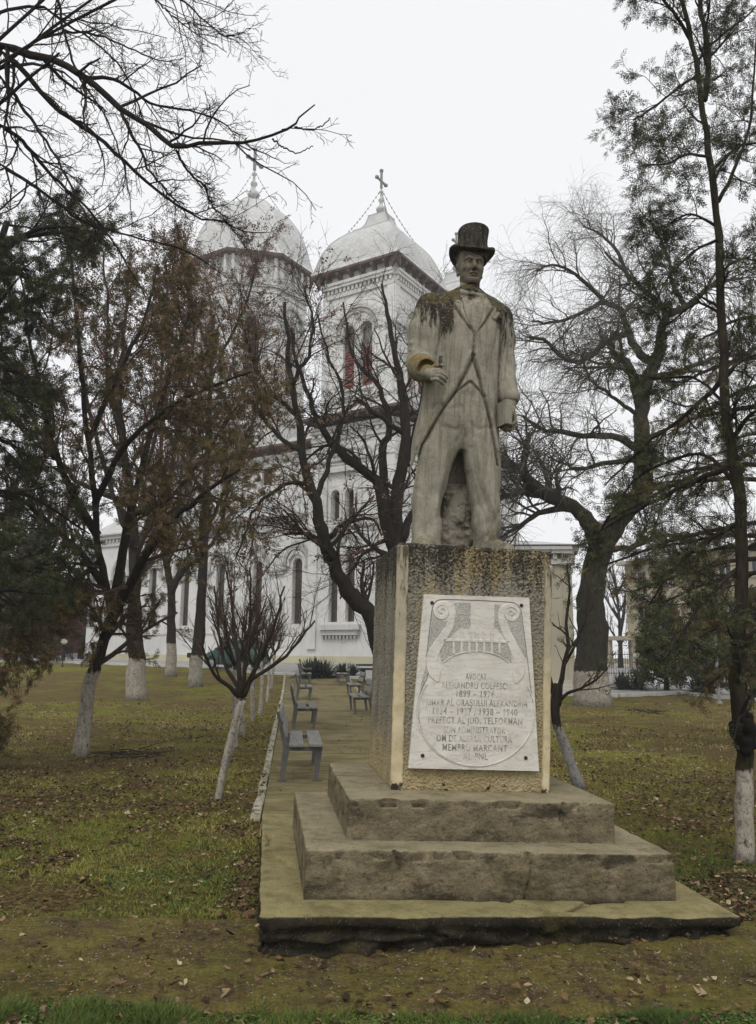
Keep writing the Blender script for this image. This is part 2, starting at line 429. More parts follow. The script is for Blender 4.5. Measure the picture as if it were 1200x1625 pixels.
def build_statue():
    h = 0.0095
    B = Field((-0.56, -0.52, -0.01), (0.56, 0.32, 2.36), h)
    # trouser legs
    fl = lambda x, y, z: 0.006 * np.sin(z * 14 + x * 22 + y * 9) * np.clip((1.1 - z) * 2, 0, 1) + 0.004 * np.sin(z * 31 - x * 30) * np.clip((0.6 - z) * 3, 0, 1)
    B.loft([(0.055, -0.250, -0.03, 0.115, 0.145), (0.16, -0.252, -0.02, 0.113, 0.135), (0.45, -0.245, 0.0, 0.118, 0.130), (0.60, -0.222, -0.005, 0.132, 0.134), (0.75, -0.195, -0.01, 0.148, 0.142), (0.90, -0.160, -0.005, 0.160, 0.152), (1.0, -0.145, 0.0, 0.162, 0.158), (1.2, -0.115, 0.0, 0.150, 0.17), (1.45, -0.10, 0.0, 0.15, 0.17)], 2.3, 0.0, fold=fl)
    B.loft([(0.055, 0.235, -0.02, 0.115, 0.145), (0.16, 0.235, -0.01, 0.105, 0.130), (0.40, 0.218, -0.01, 0.118, 0.130), (0.75, 0.185, -0.02, 0.141, 0.142), (0.88, 0.172, -0.015, 0.150, 0.150), (1.0, 0.160, -0.01, 0.150, 0.158), (1.2, 0.135, 0.0, 0.150, 0.17), (1.45, 0.12, 0.0, 0.15, 0.17)], 2.3, 0.025, fold=fl)
    B.groove([(0.045, 1.22), (0.035, 1.08), (0.028, 0.93)], 0.008, 0.016, -0.5, 0.0); B.groove([(0.03, 1.05), (-0.06, 0.98), (-0.16, 0.99)], 0.016, 0.010, -0.5, 0.0); B.groove([(0.04, 1.04), (0.12, 0.99), (0.22, 1.02)], 0.016, 0.008, -0.5, 0.0)
    # drapery ridges of the trousers
    for pts, w, d in (([(-0.30, 1.02), (-0.28, 0.6), (-0.27, 0.12)], 0.022, -0.007), ([(-0.02, 0.98), (-0.10, 0.72), (-0.14, 0.5), (-0.17, 0.30)], 0.02, 0.010), ([(-0.06, 0.86), (-0.17, 0.52), (-0.20, 0.3)], 0.018, -0.008),
                      ([(0.07, 0.85), (0.12, 0.6), (0.20, 0.38), (0.27, 0.22)], 0.018, 0.010), ([(0.10, 0.9), (0.15, 0.62), (0.23, 0.42), (0.30, 0.28)], 0.018, -0.008), ([(0.07, 0.66), (0.14, 0.42), (0.24, 0.18)], 0.016, 0.009),
                      ([(0.22, 1.1), (0.26, 0.6), (0.24, 0.15)], 0.022, -0.005), ([(0.02, 1.17), (-0.12, 1.14), (-0.24, 1.18)], 0.012, 0.006), ([(0.035, 1.36), (0.03, 1.05)], 0.006, 0.010), ([(0.30, 0.35), (0.22, 0.16), (0.12, 0.10)], 0.016, 0.008), ([(-0.34, 0.5), (-0.22, 0.32), (-0.15, 0.22)], 0.02, 0.006)):
        B.groove(pts, w, d, -0.5, 0.05)
    # waistcoat and shirt
    B.loft([(0.86, 0.018, 0.0, 0.03, 0.06), (0.94, 0.018, 0.0, 0.07, 0.10), (1.02, 0.02, 0.0, 0.16, 0.14), (1.10, 0.025, 0.0, 0.22, 0.155), (1.22, 0.03, 0.0, 0.225, 0.165), (1.40, 0.035, 0.0, 0.225, 0.17)], 2.5, 0.05)
    B.loft([(1.25, 0.035, 0.0, 0.20, 0.155), (1.30, 0.035, 0.0, 0.225, 0.178), (1.45, 0.03, 0.0, 0.235, 0.185), (1.75, 0.03, 0.0, 0.27, 0.195), (2.0, 0.04, 0.01, 0.30, 0.195), (2.12, 0.05, 0.02, 0.22, 0.16), (2.22, 0.055, 0.02, 0.10, 0.11)], 2.5, 0.02)
    # tail coat: a shell open in front below the button
    eL = np.array([(-0.375, 0.50), (-0.365, 0.70), (-0.33, 0.86), (-0.26, 1.01), (-0.18, 1.16), (-0.10, 1.28), (-0.03, 1.43), (0.045, 1.60), (0.05, 1.62)])
    eR = np.array([(0.315, 0.50), (0.30, 0.73), (0.27, 0.85), (0.235, 1.01), (0.205, 1.14), (0.155, 1.28), (0.11, 1.45), (0.056, 1.60), (0.05, 1.62)])
    coat = [(0.50, -0.02, 0.11, 0.375, 0.09), (0.6, -0.02, 0.10, 0.375, 0.10), (0.9, -0.01, 0.085, 0.350, 0.14), (1.15, 0.0, 0.05, 0.325, 0.18), (1.4, 0.01, 0.02, 0.305, 0.195), (1.62, 0.012, 0.01, 0.310, 0.21), (1.85, 0.02, 0.01, 0.345, 0.225), (2.02, 0.025, 0.02, 0.375, 0.215), (2.10, 0.03, 0.03, 0.345, 0.18), (2.16, 0.035, 0.03, 0.27, 0.14), (2.20, 0.045, 0.03, 0.17, 0.12), (2.245, 0.05, 0.03, 0.105, 0.105)]
    r = np.array(coat); zs = r[:, 0]
    def coatfn(x, y, z):
        cx, cy, rx, ry = [np.interp(z, zs, r[:, q]).astype(np.float32) for q in (1, 2, 3, 4)]
        n = 2.5; q = (np.abs((x - cx) / rx) ** n + np.abs((y - cy) / ry) ** n) ** (1 / n); d = (q - 1) * np.minimum(rx, ry) * 0.9
        d = d + 0.007 * np.sin(x * 19 + z * 5) * np.clip((1.35 - z) * 2, 0, 1)
        d = np.maximum(d, np.maximum(zs[0] - z, z - zs[-1]))
        L = np.interp(z, eL[:, 1], eL[:, 0], left=eL[0, 0], right=9); Rr = np.interp(z, eR[:, 1], eR[:, 0], left=eR[0, 0], right=-9)
        o = np.maximum(np.maximum(L - x, x - Rr), y - 0.10)       # the opening
        o = np.where(z > 1.62, 1.0, o)
        hip = np.maximum(np.maximum(L - x, x - Rr), y - 0.20); hip = np.where(z > 0.98, 1.0, hip)
        return np.maximum(d, -np.minimum(o, hip))
    B.sub((-0.5, -0.35, 0.55), (0.55, 0.32, 2.28), coatfn, 0.012)
    B.groove([(0.05, 1.60), (0.055, 1.70), (0.06, 1.78)], 0.009, 0.016, -0.5, 0.0)
    # the coat edges stand proud of what is under them
    B.groove([(x + 0.020, z - 0.004) for x, z in eL[1:-1]], 0.009, 0.028, -0.5, 0.06); B.groove([(x - 0.016, z - 0.002) for x, z in eR[1:-1]], 0.009, 0.028, -0.5, 0.06)
    B.groove([(x - 0.020, z) for x, z in eL[2:-1]], 0.018, -0.012, -0.5, 0.0); B.groove([(x + 0.016, z) for x, z in eR[2:-1]], 0.018, -0.012, -0.5, 0.0)
    B.groove([(-0.085, 1.275), (0.035, 1.375), (0.155, 1.262)], 0.008, 0.016, -0.5, 0.0); B.groove([(-0.08, 1.295), (0.035, 1.395), (0.15, 1.285)], 0.012, -0.006, -0.5, 0.0)
    # neck opening V with shirt, lapels
    B.step([(0.055, 1.78), (0.0, 1.87), (-0.035, 1.98), (-0.055, 2.13), (-0.05, 2.2)], [(0.062, 1.78), (0.095, 1.86), (0.12, 1.96), (0.125, 2.13), (0.12, 2.2)], (1.78, 2.20), 0.022, -0.5, 0.0, 0.005)
    B.step([(0.045, 1.76), (-0.05, 1.90), (-0.125, 2.03), (-0.135, 2.05), (-0.10, 2.06), (-0.11, 2.16)], [(0.05, 1.76), (0.0, 1.87), (-0.035, 1.98), (-0.055, 2.13), (-0.055, 2.2)], (1.76, 2.16), -0.013, -0.5, 0.0, 0.003)
    B.step([(0.062, 1.76), (0.095, 1.86), (0.12, 1.96), (0.125, 2.13), (0.12, 2.2)], [(0.065, 1.76), (0.135, 1.88), (0.205, 2.02), (0.21, 2.045), (0.175, 2.05), (0.165, 2.16)], (1.76, 2.16), -0.013, -0.5, 0.0, 0.003)
    B.groove([(0.05, 1.765), (-0.055, 1.90), (-0.135, 2.03), (-0.14, 2.05)], 0.006, 0.016, -0.5, 0.0); B.groove([(0.06, 1.765), (0.14, 1.88), (0.212, 2.02)], 0.006, 0.014, -0.5, 0.0)
    B.groove([(0.052, 1.79), (0.0, 1.875), (-0.033, 1.98), (-0.05, 2.12)], 0.006, 0.016, -0.5, 0.0); B.groove([(0.064, 1.79), (0.095, 1.87), (0.12, 1.97), (0.124, 2.12)], 0.006, 0.014, -0.5, 0.0)
    B.groove([(-0.135, 2.055), (-0.06, 2.02)], 0.006, 0.012, -0.5, 0.0)
    B.groove([(0.21, 2.05), (0.13, 2.02)], 0.006, 0.012, -0.5, 0.0)
    B.groove([(0.03, 2.08), (0.055, 1.95), (0.06, 1.80)], 0.012, -0.010, -0.5, 0.0)
    # bow tie / collar
    B.cap((0.05, -0.135, 2.145), (0.05, -0.135, 2.145), 0.022, 0.022, 0.006)
    B.cap((0.045, -0.13, 2.145), (-0.035, -0.105, 2.165), 0.014, 0.030, 0.006, sq=(1, 1.6, 1)); B.cap((0.055, -0.13, 2.145), (0.13, -0.10, 2.155), 0.014, 0.030, 0.006, sq=(1, 1.6, 1))
    B.loft([(2.12, 0.05, 0.02, 0.118, 0.118), (2.20, 0.053, 0.02, 0.106, 0.11), (2.255, 0.057, 0.02, 0.092, 0.10)], 2.0, 0.006)
    B.loft([(2.17, 0.055, 0.02, 0.085, 0.09), (2.36, 0.065, 0.02, 0.082, 0.088)], 2.0, 0.006)
    B.groove([(0.20, 1.915), (0.27, 1.895), (0.275, 1.90)], 0.006, 0.008, -0.5, 0.0)
    B.chain([(0.225, -0.19, 1.92), (0.25, -0.185, 1.965), (0.29, -0.165, 1.93)], [0.012, 0.018, 0.008], 0.01)
    # creases and folds on the coat
    for pts, w, d in (([(-0.12, 1.95), (-0.16, 1.7), (-0.14, 1.45), (-0.20, 1.2)], 0.025, -0.006), ([(-0.25, 1.35), (-0.28, 1.0), (-0.32, 0.75)], 0.03, -0.008), ([(-0.2, 1.5), (-0.22, 1.25), (-0.27, 1.05)], 0.02, 0.008), ([(0.28, 1.9), (0.22, 1.65), (0.24, 1.35)], 0.02, 0.007), ([(0.16, 1.7), (0.22, 1.45), (0.25, 1.15)], 0.02, -0.006), ([(-0.30, 2.0), (-0.24, 1.75), (-0.26, 1.55)], 0.02, 0.010), ([(0.33, 2.0), (0.29, 1.8), (0.29, 1.6)], 0.016, 0.012)):
        B.groove(pts, w, d, -0.5, 0.0)
    # right arm of the figure (left in the view): forearm reaching forward
    B.chain([(-0.265, 0.03, 2.065), (-0.335, 0.03, 1.85), (-0.345, 0.04, 1.60)], [0.118, 0.108, 0.098], 0.045)
    B.chain([(-0.345, 0.05, 1.58), (-0.355, -0.12, 1.475), (-0.345, -0.25, 1.425)], [0.098, 0.106, 0.096], 0.03)
    for z0 in (1.72, 1.66, 1.60): B.cap((-0.43, -0.02, z0), (-0.27, -0.07, z0 - 0.07), 0.012, 0.008, 0.02)
    B.cap((-0.345, -0.315, 1.40), (-0.345, -0.42, 1.355), 0.068, 0.066, 0.004, op='s')     # hollow of the cuff
    B.chain([(-0.34, -0.16, 1.42), (-0.335, -0.30, 1.375)], [0.062, 0.058], 0.004)            # shirt cuff
    B.chain([(-0.335, -0.28, 1.385), (-0.33, -0.36, 1.345)], [0.044, 0.040], 0.01)
    # left arm: hanging, hand holding a book to the thigh
    B.chain([(0.325, 0.03, 2.02), (0.355, 0.04, 1.85), (0.362, 0.03, 1.62), (0.385, -0.04, 1.36)], [0.108, 0.100, 0.093, 0.082], 0.045)
    B.chain([(0.385, -0.04, 1.36), (0.392, -0.055, 1.315)], [0.084, 0.086], 0.01)
    for z0 in (1.70, 1.64, 1.58): B.cap((0.29, -0.06, z0 - 0.05), (0.42, -0.04, z0), 0.010, 0.008, 0.02)
    B.cap((0.395, -0.07, 1.245), (0.397, -0.075, 1.205), 0.066, 0.060, 0.004, op='s')
    B.chain([(0.390, -0.06, 1.30), (0.392, -0.065, 1.262)], [0.060, 0.058], 0.004)
    B.chain([(0.392, -0.065, 1.27), (0.395, -0.075, 1.21)], [0.046, 0.042], 0.01)
    # shoes
    for cx, dx in ((-0.262, -0.05), (0.235, 0.09)):
        B.chain([(cx, -0.02, 0.045), (cx + dx * 0.4, -0.17, 0.050), (cx + dx, -0.285, 0.035)], [0.080, 0.078, 0.055], 0.03, sq=(1, 1, 1.15))
        B.chain([(cx, 0.02, 0.012), (cx + dx * 0.4, -0.17, 0.012), (cx + dx, -0.29, 0.012)], [0.082, 0.086, 0.066], 0.004, sq=(1, 1, 3.5))
    V, F = B.mesh()
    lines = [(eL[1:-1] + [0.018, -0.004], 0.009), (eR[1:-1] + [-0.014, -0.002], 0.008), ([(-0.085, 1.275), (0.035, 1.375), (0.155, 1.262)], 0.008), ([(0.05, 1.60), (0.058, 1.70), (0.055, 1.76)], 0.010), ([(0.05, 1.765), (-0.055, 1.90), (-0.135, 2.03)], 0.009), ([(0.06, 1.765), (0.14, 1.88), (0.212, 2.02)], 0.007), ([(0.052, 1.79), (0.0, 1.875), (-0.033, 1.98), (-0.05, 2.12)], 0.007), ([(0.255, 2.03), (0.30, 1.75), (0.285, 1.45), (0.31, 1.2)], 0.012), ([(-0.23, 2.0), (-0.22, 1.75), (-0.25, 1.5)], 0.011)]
    gr = np.zeros(len(V))  # mask of darker colour along carved lines, beside the arms and over one shoe
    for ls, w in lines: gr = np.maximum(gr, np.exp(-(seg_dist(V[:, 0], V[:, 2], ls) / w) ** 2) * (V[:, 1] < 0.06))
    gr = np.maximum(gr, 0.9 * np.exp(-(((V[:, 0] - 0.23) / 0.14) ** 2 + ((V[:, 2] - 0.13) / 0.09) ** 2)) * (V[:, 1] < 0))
    statue = thing('statue', (0, 0, 0), 'weathered stone statue of a man in top hat and tailcoat standing on the pedestal', 'statue', mat=monmat(0.0, 1.49, 2.350))
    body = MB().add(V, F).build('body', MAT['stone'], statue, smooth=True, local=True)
    at_ = body.data.attributes.new('dark_mark', 'FLOAT', 'POINT'); at_.data.foreach_set('value', gr.astype(np.float32))
    for side_ in (0, 1):
        Hn = Field((-0.40, -0.50, 1.18), (-0.18, -0.24, 1.44), 0.0042) if side_ == 0 else Field((0.28, -0.22, 0.98), (0.48, 0.02, 1.30), 0.0042)
        if side_ == 0: Hn.chain([(-0.335, -0.27, 1.385), (-0.33, -0.36, 1.345)], [0.042, 0.038], 0.0)
        else: Hn.chain([(0.392, -0.065, 1.28), (0.395, -0.075, 1.21)], [0.044, 0.040], 0.0)
        # right hand: palm, four fingers, thumb
        Hn.chain([(-0.325, -0.35, 1.35), (-0.305, -0.42, 1.315)], [0.042, 0.046], 0.015, sq=(1.25, 1, 1))
        K0 = [(-0.300, -0.445, 1.350), (-0.298, -0.452, 1.325), (-0.302, -0.452, 1.300), (-0.310, -0.445, 1.276)]
        for i, (kx, ky, kz) in enumerate(K0):
            L = (0.85, 1.0, 0.95, 0.8)[i]
            Hn.chain([(kx - 0.008, ky + 0.02, kz), (kx + 0.030 * L, ky - 0.022 * L, kz - 0.012), (kx + 0.068 * L, ky - 0.008, kz - 0.026), (kx + 0.088 * L, ky + 0.012, kz - 0.036)], [0.0165, 0.0155, 0.0140, 0.0118], 0.003)
        Hn.chain([(-0.320, -0.385, 1.375), (-0.290, -0.405, 1.392), (-0.255, -0.410, 1.396), (-0.235, -0.405, 1.400)], [0.020, 0.019, 0.016, 0.012], 0.006)
        Hn.chain([(0.396, -0.08, 1.20), (0.402, -0.10, 1.12)], [0.044, 0.048], 0.015, sq=(1.25, 1, 1))
        K1 = [(0.415, -0.145, 1.115), (0.418, -0.118, 1.095), (0.415, -0.090, 1.088), (0.408, -0.062, 1.092)]
        for i, (kx, ky, kz) in enumerate(K1):
            L = (0.9, 1.0, 0.95, 0.8)[i]
            Hn.chain([(kx, ky, kz + 0.02), (kx + 0.004, ky - 0.008, kz - 0.030 * L), (kx - 0.030, ky - 0.014, kz - 0.066 * L), (kx - 0.062, ky - 0.010, kz - 0.072 * L)], [0.0165, 0.0155, 0.0140, 0.012], 0.003)
        Hn.chain([(0.398, -0.130, 1.19), (0.378, -0.165, 1.155), (0.362, -0.172, 1.115), (0.358, -0.168, 1.09)], [0.020, 0.019, 0.016, 0.012], 0.006)
        Vh, Fh = Hn.mesh(); MB().add(Vh, Fh).build('hand', MAT['stone'], statue, smooth=True, local=True)
    # a rolled paper held in the forward hand
    MB().lathe([(0.010, 0), (0.021, 0.0), (0.015, 0.15), (0.008, 0.15)], 14, T=lambda V: np.stack([V[:, 0] - 0.268 + V[:, 2] * 0.10, V[:, 1] - 0.425 + V[:, 2] * 0.25, V[:, 2] * 0.95 + 1.335], 1)).build('rolled_paper', MAT['stone_hat'], statue, smooth=True, local=True)
    # head at finer grain
    Hd = Field((-0.14, -0.19, 2.20), (0.26, 0.22, 2.70), 0.0042)
    c = 0.060
    Hd.loft([(2.20, c, 0.03, 0.078, 0.085), (2.34, c, 0.03, 0.078, 0.09)], 2, 0)
    Hd.ell((c, 0.035, 2.50), (0.108, 0.130, 0.150), 0.0)                                   # skull
    Hd.loft([(2.262, c, -0.055, 0.040, 0.048), (2.285, c, -0.045, 0.062, 0.068), (2.33, c, -0.03, 0.085, 0.088), (2.38, c, -0.025, 0.094, 0.096), (2.44, c, -0.02, 0.098, 0.100), (2.50, c, -0.01, 0.100, 0.108), (2.55, c, 0.0, 0.10, 0.11)], 2.3, 0.03)
    Hd.ell((c, -0.098, 2.285), (0.034, 0.026, 0.024), 0.02)                                 # chin
    for s in (-1, 1):
        Hd.ell((c + s * 0.052, -0.088, 2.385), (0.030, 0.026, 0.024), 0.025)               # cheek bone
        Hd.ell((c + s * 0.040, -0.128, 2.432), (0.030, 0.024, 0.020), 0.014, 's')          # eye socket
        Hd.ell((c + s * 0.040, -0.096, 2.430), (0.020, 0.016, 0.013), 0.004)               # eyeball
        Hd.chain([(c + s * 0.020, -0.113, 2.434), (c + s * 0.040, -0.116, 2.443), (c + s * 0.060, -0.103, 2.436)], [0.005, 0.006, 0.005], 0.004)
        Hd.chain([(c + s * 0.022, -0.110, 2.418), (c + s * 0.040, -0.112, 2.415), (c + s * 0.058, -0.102, 2.421)], [0.004, 0.005, 0.004], 0.004)
        Hd.chain([(c + s * 0.014, -0.125, 2.457), (c + s * 0.042, -0.122, 2.467), (c + s * 0.072, -0.095, 2.458)], [0.011, 0.012, 0.008], 0.010)   # brow
        Hd.ell((c + s * 0.017, -0.135, 2.368), (0.012, 0.014, 0.011), 0.006)               # nostril wing
        Hd.chain([(c + s * 0.103, 0.018, 2.44), (c + s * 0.110, 0.030, 2.46), (c + s * 0.107, 0.042, 2.43), (c + s * 0.100, 0.030, 2.375), (c + s * 0.098, 0.018, 2.385)], [0.011, 0.012, 0.012, 0.011, 0.009], 0.006)  # ear
        Hd.ell((c + s * 0.112, 0.024, 2.42), (0.010, 0.014, 0.026), 0.006, 's')
        Hd.groove([(c + s * 0.026, 2.375), (c + s * 0.042, 2.345), (c + s * 0.046, 2.325)], 0.006, 0.006, -0.3, 0.0)
        Hd.chain([(c + s * 0.101, 0.0, 2.50), (c + s * 0.103, 0.01, 2.42)], [0.012, 0.008], 0.01)   # sideburn
    Hd.chain([(c, -0.112, 2.452), (c, -0.135, 2.41), (c, -0.152, 2.376)], [0.011, 0.013, 0.0165], 0.010)  # nose
    Hd.groove([(c - 0.013, 2.357), (c + 0.013, 2.357)], 0.007, 0.006, -0.3, 0.0)
    Hd.chain([(c - 0.036, -0.108, 2.333), (c - 0.012, -0.122, 2.338), (c + 0.012, -0.122, 2.338), (c + 0.036, -0.108, 2.333)], [0.005, 0.0085, 0.0085, 0.005], 0.006)
    Hd.chain([(c - 0.032, -0.107, 2.320), (c, -0.121, 2.317), (c + 0.032, -0.107, 2.320)], [0.005, 0.0105, 0.005], 0.006)
    Hd.groove([(c - 0.038, 2.327), (c, 2.3275), (c + 0.038, 2.327)], 0.0035, 0.007, -0.3, 0.0)
    Hd.groove([(c - 0.02, 2.304), (c + 0.02, 2.304)], 0.008, 0.006, -0.3, 0.0)
    V, F = Hd.mesh(); MB().add(V, F).build('head', MAT['stone_head'], statue, smooth=True, local=True)
    # top hat: slightly flared crown, ribbon, curled brim
    Ht = Field((-0.17, -0.24, 2.48), (0.31, 0.30, 2.90), 0.006)
    Ht.loft([(2.50, 0.075, 0.03, 0.128, 0.150), (2.60, 0.076, 0.03, 0.127, 0.148), (2.70, 0.080, 0.03, 0.124, 0.142), (2.75, 0.083, 0.03, 0.128, 0.144), (2.785, 0.085, 0.03, 0.131, 0.147), (2.797, 0.085, 0.03, 0.124, 0.140)], 2.1, 0)
    def brim(x, y, z):
        X = (x - 0.076) / 0.193; Y = (y - 0.03) / 0.215; q = np.sqrt(X * X + Y * Y)
        zc = 2.565 + 0.045 * np.clip(np.abs(X) - 0.45, 0, 1) * 1.6 - 0.035 * Y * Y + 0.02 * np.clip(q - 0.85, 0, 1)
        return np.maximum((q - 1) * 0.19, np.abs(z - zc) - 0.0125)
    Ht.sub((-0.17, -0.24, 2.48), (0.31, 0.30, 2.68), brim, 0.02)
    Ht.loft([(2.58, 0.077, 0.03, 0.133, 0.155), (2.628, 0.078, 0.03, 0.132, 0.153)], 2.1, 0.004)
    V, F = Ht.mesh(); MB().add(V, F).build('top_hat', MAT['stone_hat'], statue, smooth=True, local=True)
    # the book
    bk = MB(); ca, sa = math.cos(R_(14)), math.sin(R_(14))
    def Tb(V):
        V = V.copy(); x, y = V[:, 0].copy(), V[:, 1].copy(); V[:, 0] = x * ca - y * sa + 0.318; V[:, 1] = x * sa + y * ca - 0.155; return V
    bk.bevbox((-0.030, -0.075, 1.035), (-0.019, 0.085, 1.235), 0.003, Tb); bk.bevbox((0.019, -0.075, 1.035), (0.030, 0.085, 1.235), 0.003, Tb); bk.bevbox((-0.030, -0.083, 1.035), (0.030, -0.070, 1.235), 0.005, Tb)
    bko = bk.build('book', MAT['stone'], statue, local=True)
    MB().box((-0.0185, -0.069, 1.043), (0.0185, 0.078, 1.227), Tb).build('pages', MAT['stone'], bko, local=True)
    # rough rock that props the legs from behind
    Rk = Field((-0.30, -0.20, -0.01), (0.34, 0.32, 1.04), 0.010)
    def rough(x, y, z):
        P = np.stack(np.broadcast_arrays(x, y, z), -1).astype(np.float32)
        return 0.060 * fbm(P * np.array([8, 8, 13]), 3, 4) + 0.020 * np.abs(fbm(P * 26, 7, 3))
    Rk.loft([(0.0, -0.01, 0.08, 0.19, 0.13), (0.30, 0.01, 0.09, 0.15, 0.12), (0.52, 0.03, 0.10, 0.13, 0.10), (0.585, 0.03, 0.11, 0.12, 0.08)], 3, 0, fold=rough)
    Rk.loft([(0.30, -0.02, 0.21, 0.24, 0.06), (0.6, -0.01, 0.19, 0.24, 0.06), (1.02, 0.02, 0.14, 0.20, 0.08)], 3, 0.0)
    V, F = Rk.mesh(); MB().add(V, F).build('rock_support', MAT['stone_rough'], statue, smooth=True, local=True)
    return statue
# ------------------------------------------------------------------ monument: steps, pedestal, plaque
def grid_box(a, b, cell, disp=None, r=0.008):
    """a closed box of small cells; disp(P) -> offsets (N,3)"""
    a = np.array(a, float); b = np.array(b, float); n = np.maximum(np.ceil((b - a) / cell).astype(int), 1)
    mb = MB(); Vs = []; Fs = []; off = 0
    for ax in range(3):
        o = [q for q in range(3) if q != ax]
        for sd_ in (0, 1):
            u = np.linspace(0, 1, n[o[0]] + 1); v = np.linspace(0, 1, n[o[1]] + 1); U, Vv = np.meshgrid(u, v, indexing='ij')
            P = np.zeros(U.shape + (3,)); P[..., o[0]] = a[o[0]] + U * (b - a)[o[0]]; P[..., o[1]] = a[o[1]] + Vv * (b - a)[o[1]]; P[..., ax] = (a, b)[sd_][ax]
            nu, nv = U.shape; i = np.arange(nu - 1)[:, None] * nv; j = np.arange(nv - 1)[None]
            F = np.stack([i + j, i + nv + j, i + nv + j + 1, i + j + 1], -1).reshape(-1, 4)
            flip = (sd_ == 0) ^ (ax == 1)
            if flip: F = F[:, ::-1]
            Vs.append(P.reshape(-1, 3)); Fs.append(F + off); off += nu * nv
    V = np.concatenate(Vs); F = np.concatenate(Fs)
    key = np.round(V, 6); uq, inv = np.unique(key, axis=0, return_inverse=True); inv = inv.ravel(); F = inv[F]; V = uq
    c = (a + b) / 2; hs_ = (b - a) / 2
    q = np.clip(V, a + r, b - r); d = V - q; L = np.linalg.norm(d, axis=1, keepdims=True); V = np.where(L > 1e-9, q + d / np.maximum(L, 1e-9) * r, V)
    if disp is not None: V = V + disp(V)
    return mb.add(V, F)
def on_local(px, py, q, val):
    """monument coordinates of the point seen at (px,py) on the local plane q = val"""
    d = Vector(ray(px, py)); o = Vector((0, 0, EYE)) - Vector(MC); n = MR.col[q]
    t = (val - o.dot(n)) / d.dot(n); P = MR.transposed() @ (o + d * t); return np.array(P)

def concrete_mat(name, top, side, edge):
    b = NB(name, 0.95, 0.12); n = b.normal(); x, y, z = b.sep()
    fine = b.noise(48, 5, 0.85); mid = b.noise(6, 7, 0.75); vor = b.voro(58)
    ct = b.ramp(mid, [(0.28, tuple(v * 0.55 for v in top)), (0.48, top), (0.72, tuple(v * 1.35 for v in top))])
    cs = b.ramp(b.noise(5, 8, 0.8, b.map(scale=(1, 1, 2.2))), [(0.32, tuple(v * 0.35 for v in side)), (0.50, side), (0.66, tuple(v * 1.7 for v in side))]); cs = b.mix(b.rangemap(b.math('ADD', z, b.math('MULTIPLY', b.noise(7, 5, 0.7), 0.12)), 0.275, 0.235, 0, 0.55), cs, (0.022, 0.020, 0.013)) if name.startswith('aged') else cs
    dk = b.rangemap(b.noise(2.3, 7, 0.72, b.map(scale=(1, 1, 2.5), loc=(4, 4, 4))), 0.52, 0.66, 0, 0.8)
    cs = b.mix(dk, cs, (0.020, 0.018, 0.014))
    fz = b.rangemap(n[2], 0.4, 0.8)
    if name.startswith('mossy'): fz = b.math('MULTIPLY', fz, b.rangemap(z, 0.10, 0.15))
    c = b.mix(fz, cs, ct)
    c = b.mix(b.rangemap(b.noise(3.1, 6, 0.7, b.map(loc=(8, 2, 5))), 0.50, 0.70, 0, 0.6), c, (0.085, 0.072, 0.022))    # moss film
    pb = b.math('MULTIPLY', b.rangemap(vor, 0.30, 0.14), b.rangemap(b.noise(33, 3, 0.7), 0.46, 0.58)); c = b.mix(b.math('MULTIPLY', pb, 0.55), c, (0.27, 0.25, 0.19)); c = b.mix(b.rangemap(fine, 0.53, 0.66, 0, 0.75), c, (0.025, 0.022, 0.014))
    c = b.mix(b.rangemap(b.math('POWER', mid, 1.0), 0.60, 0.75, 0, 0.35), c, edge)
    b.color(c); m1 = b.bump(fine, 1.0, 0.018); b.bump(vor, 0.4, 0.008, m1)
    return b.m
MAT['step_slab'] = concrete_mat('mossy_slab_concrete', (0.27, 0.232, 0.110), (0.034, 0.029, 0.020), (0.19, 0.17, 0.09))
MAT['step'] = concrete_mat('aged_step_concrete', (0.285, 0.245, 0.155), (0.185, 0.152, 0.095), (0.17, 0.15, 0.11))

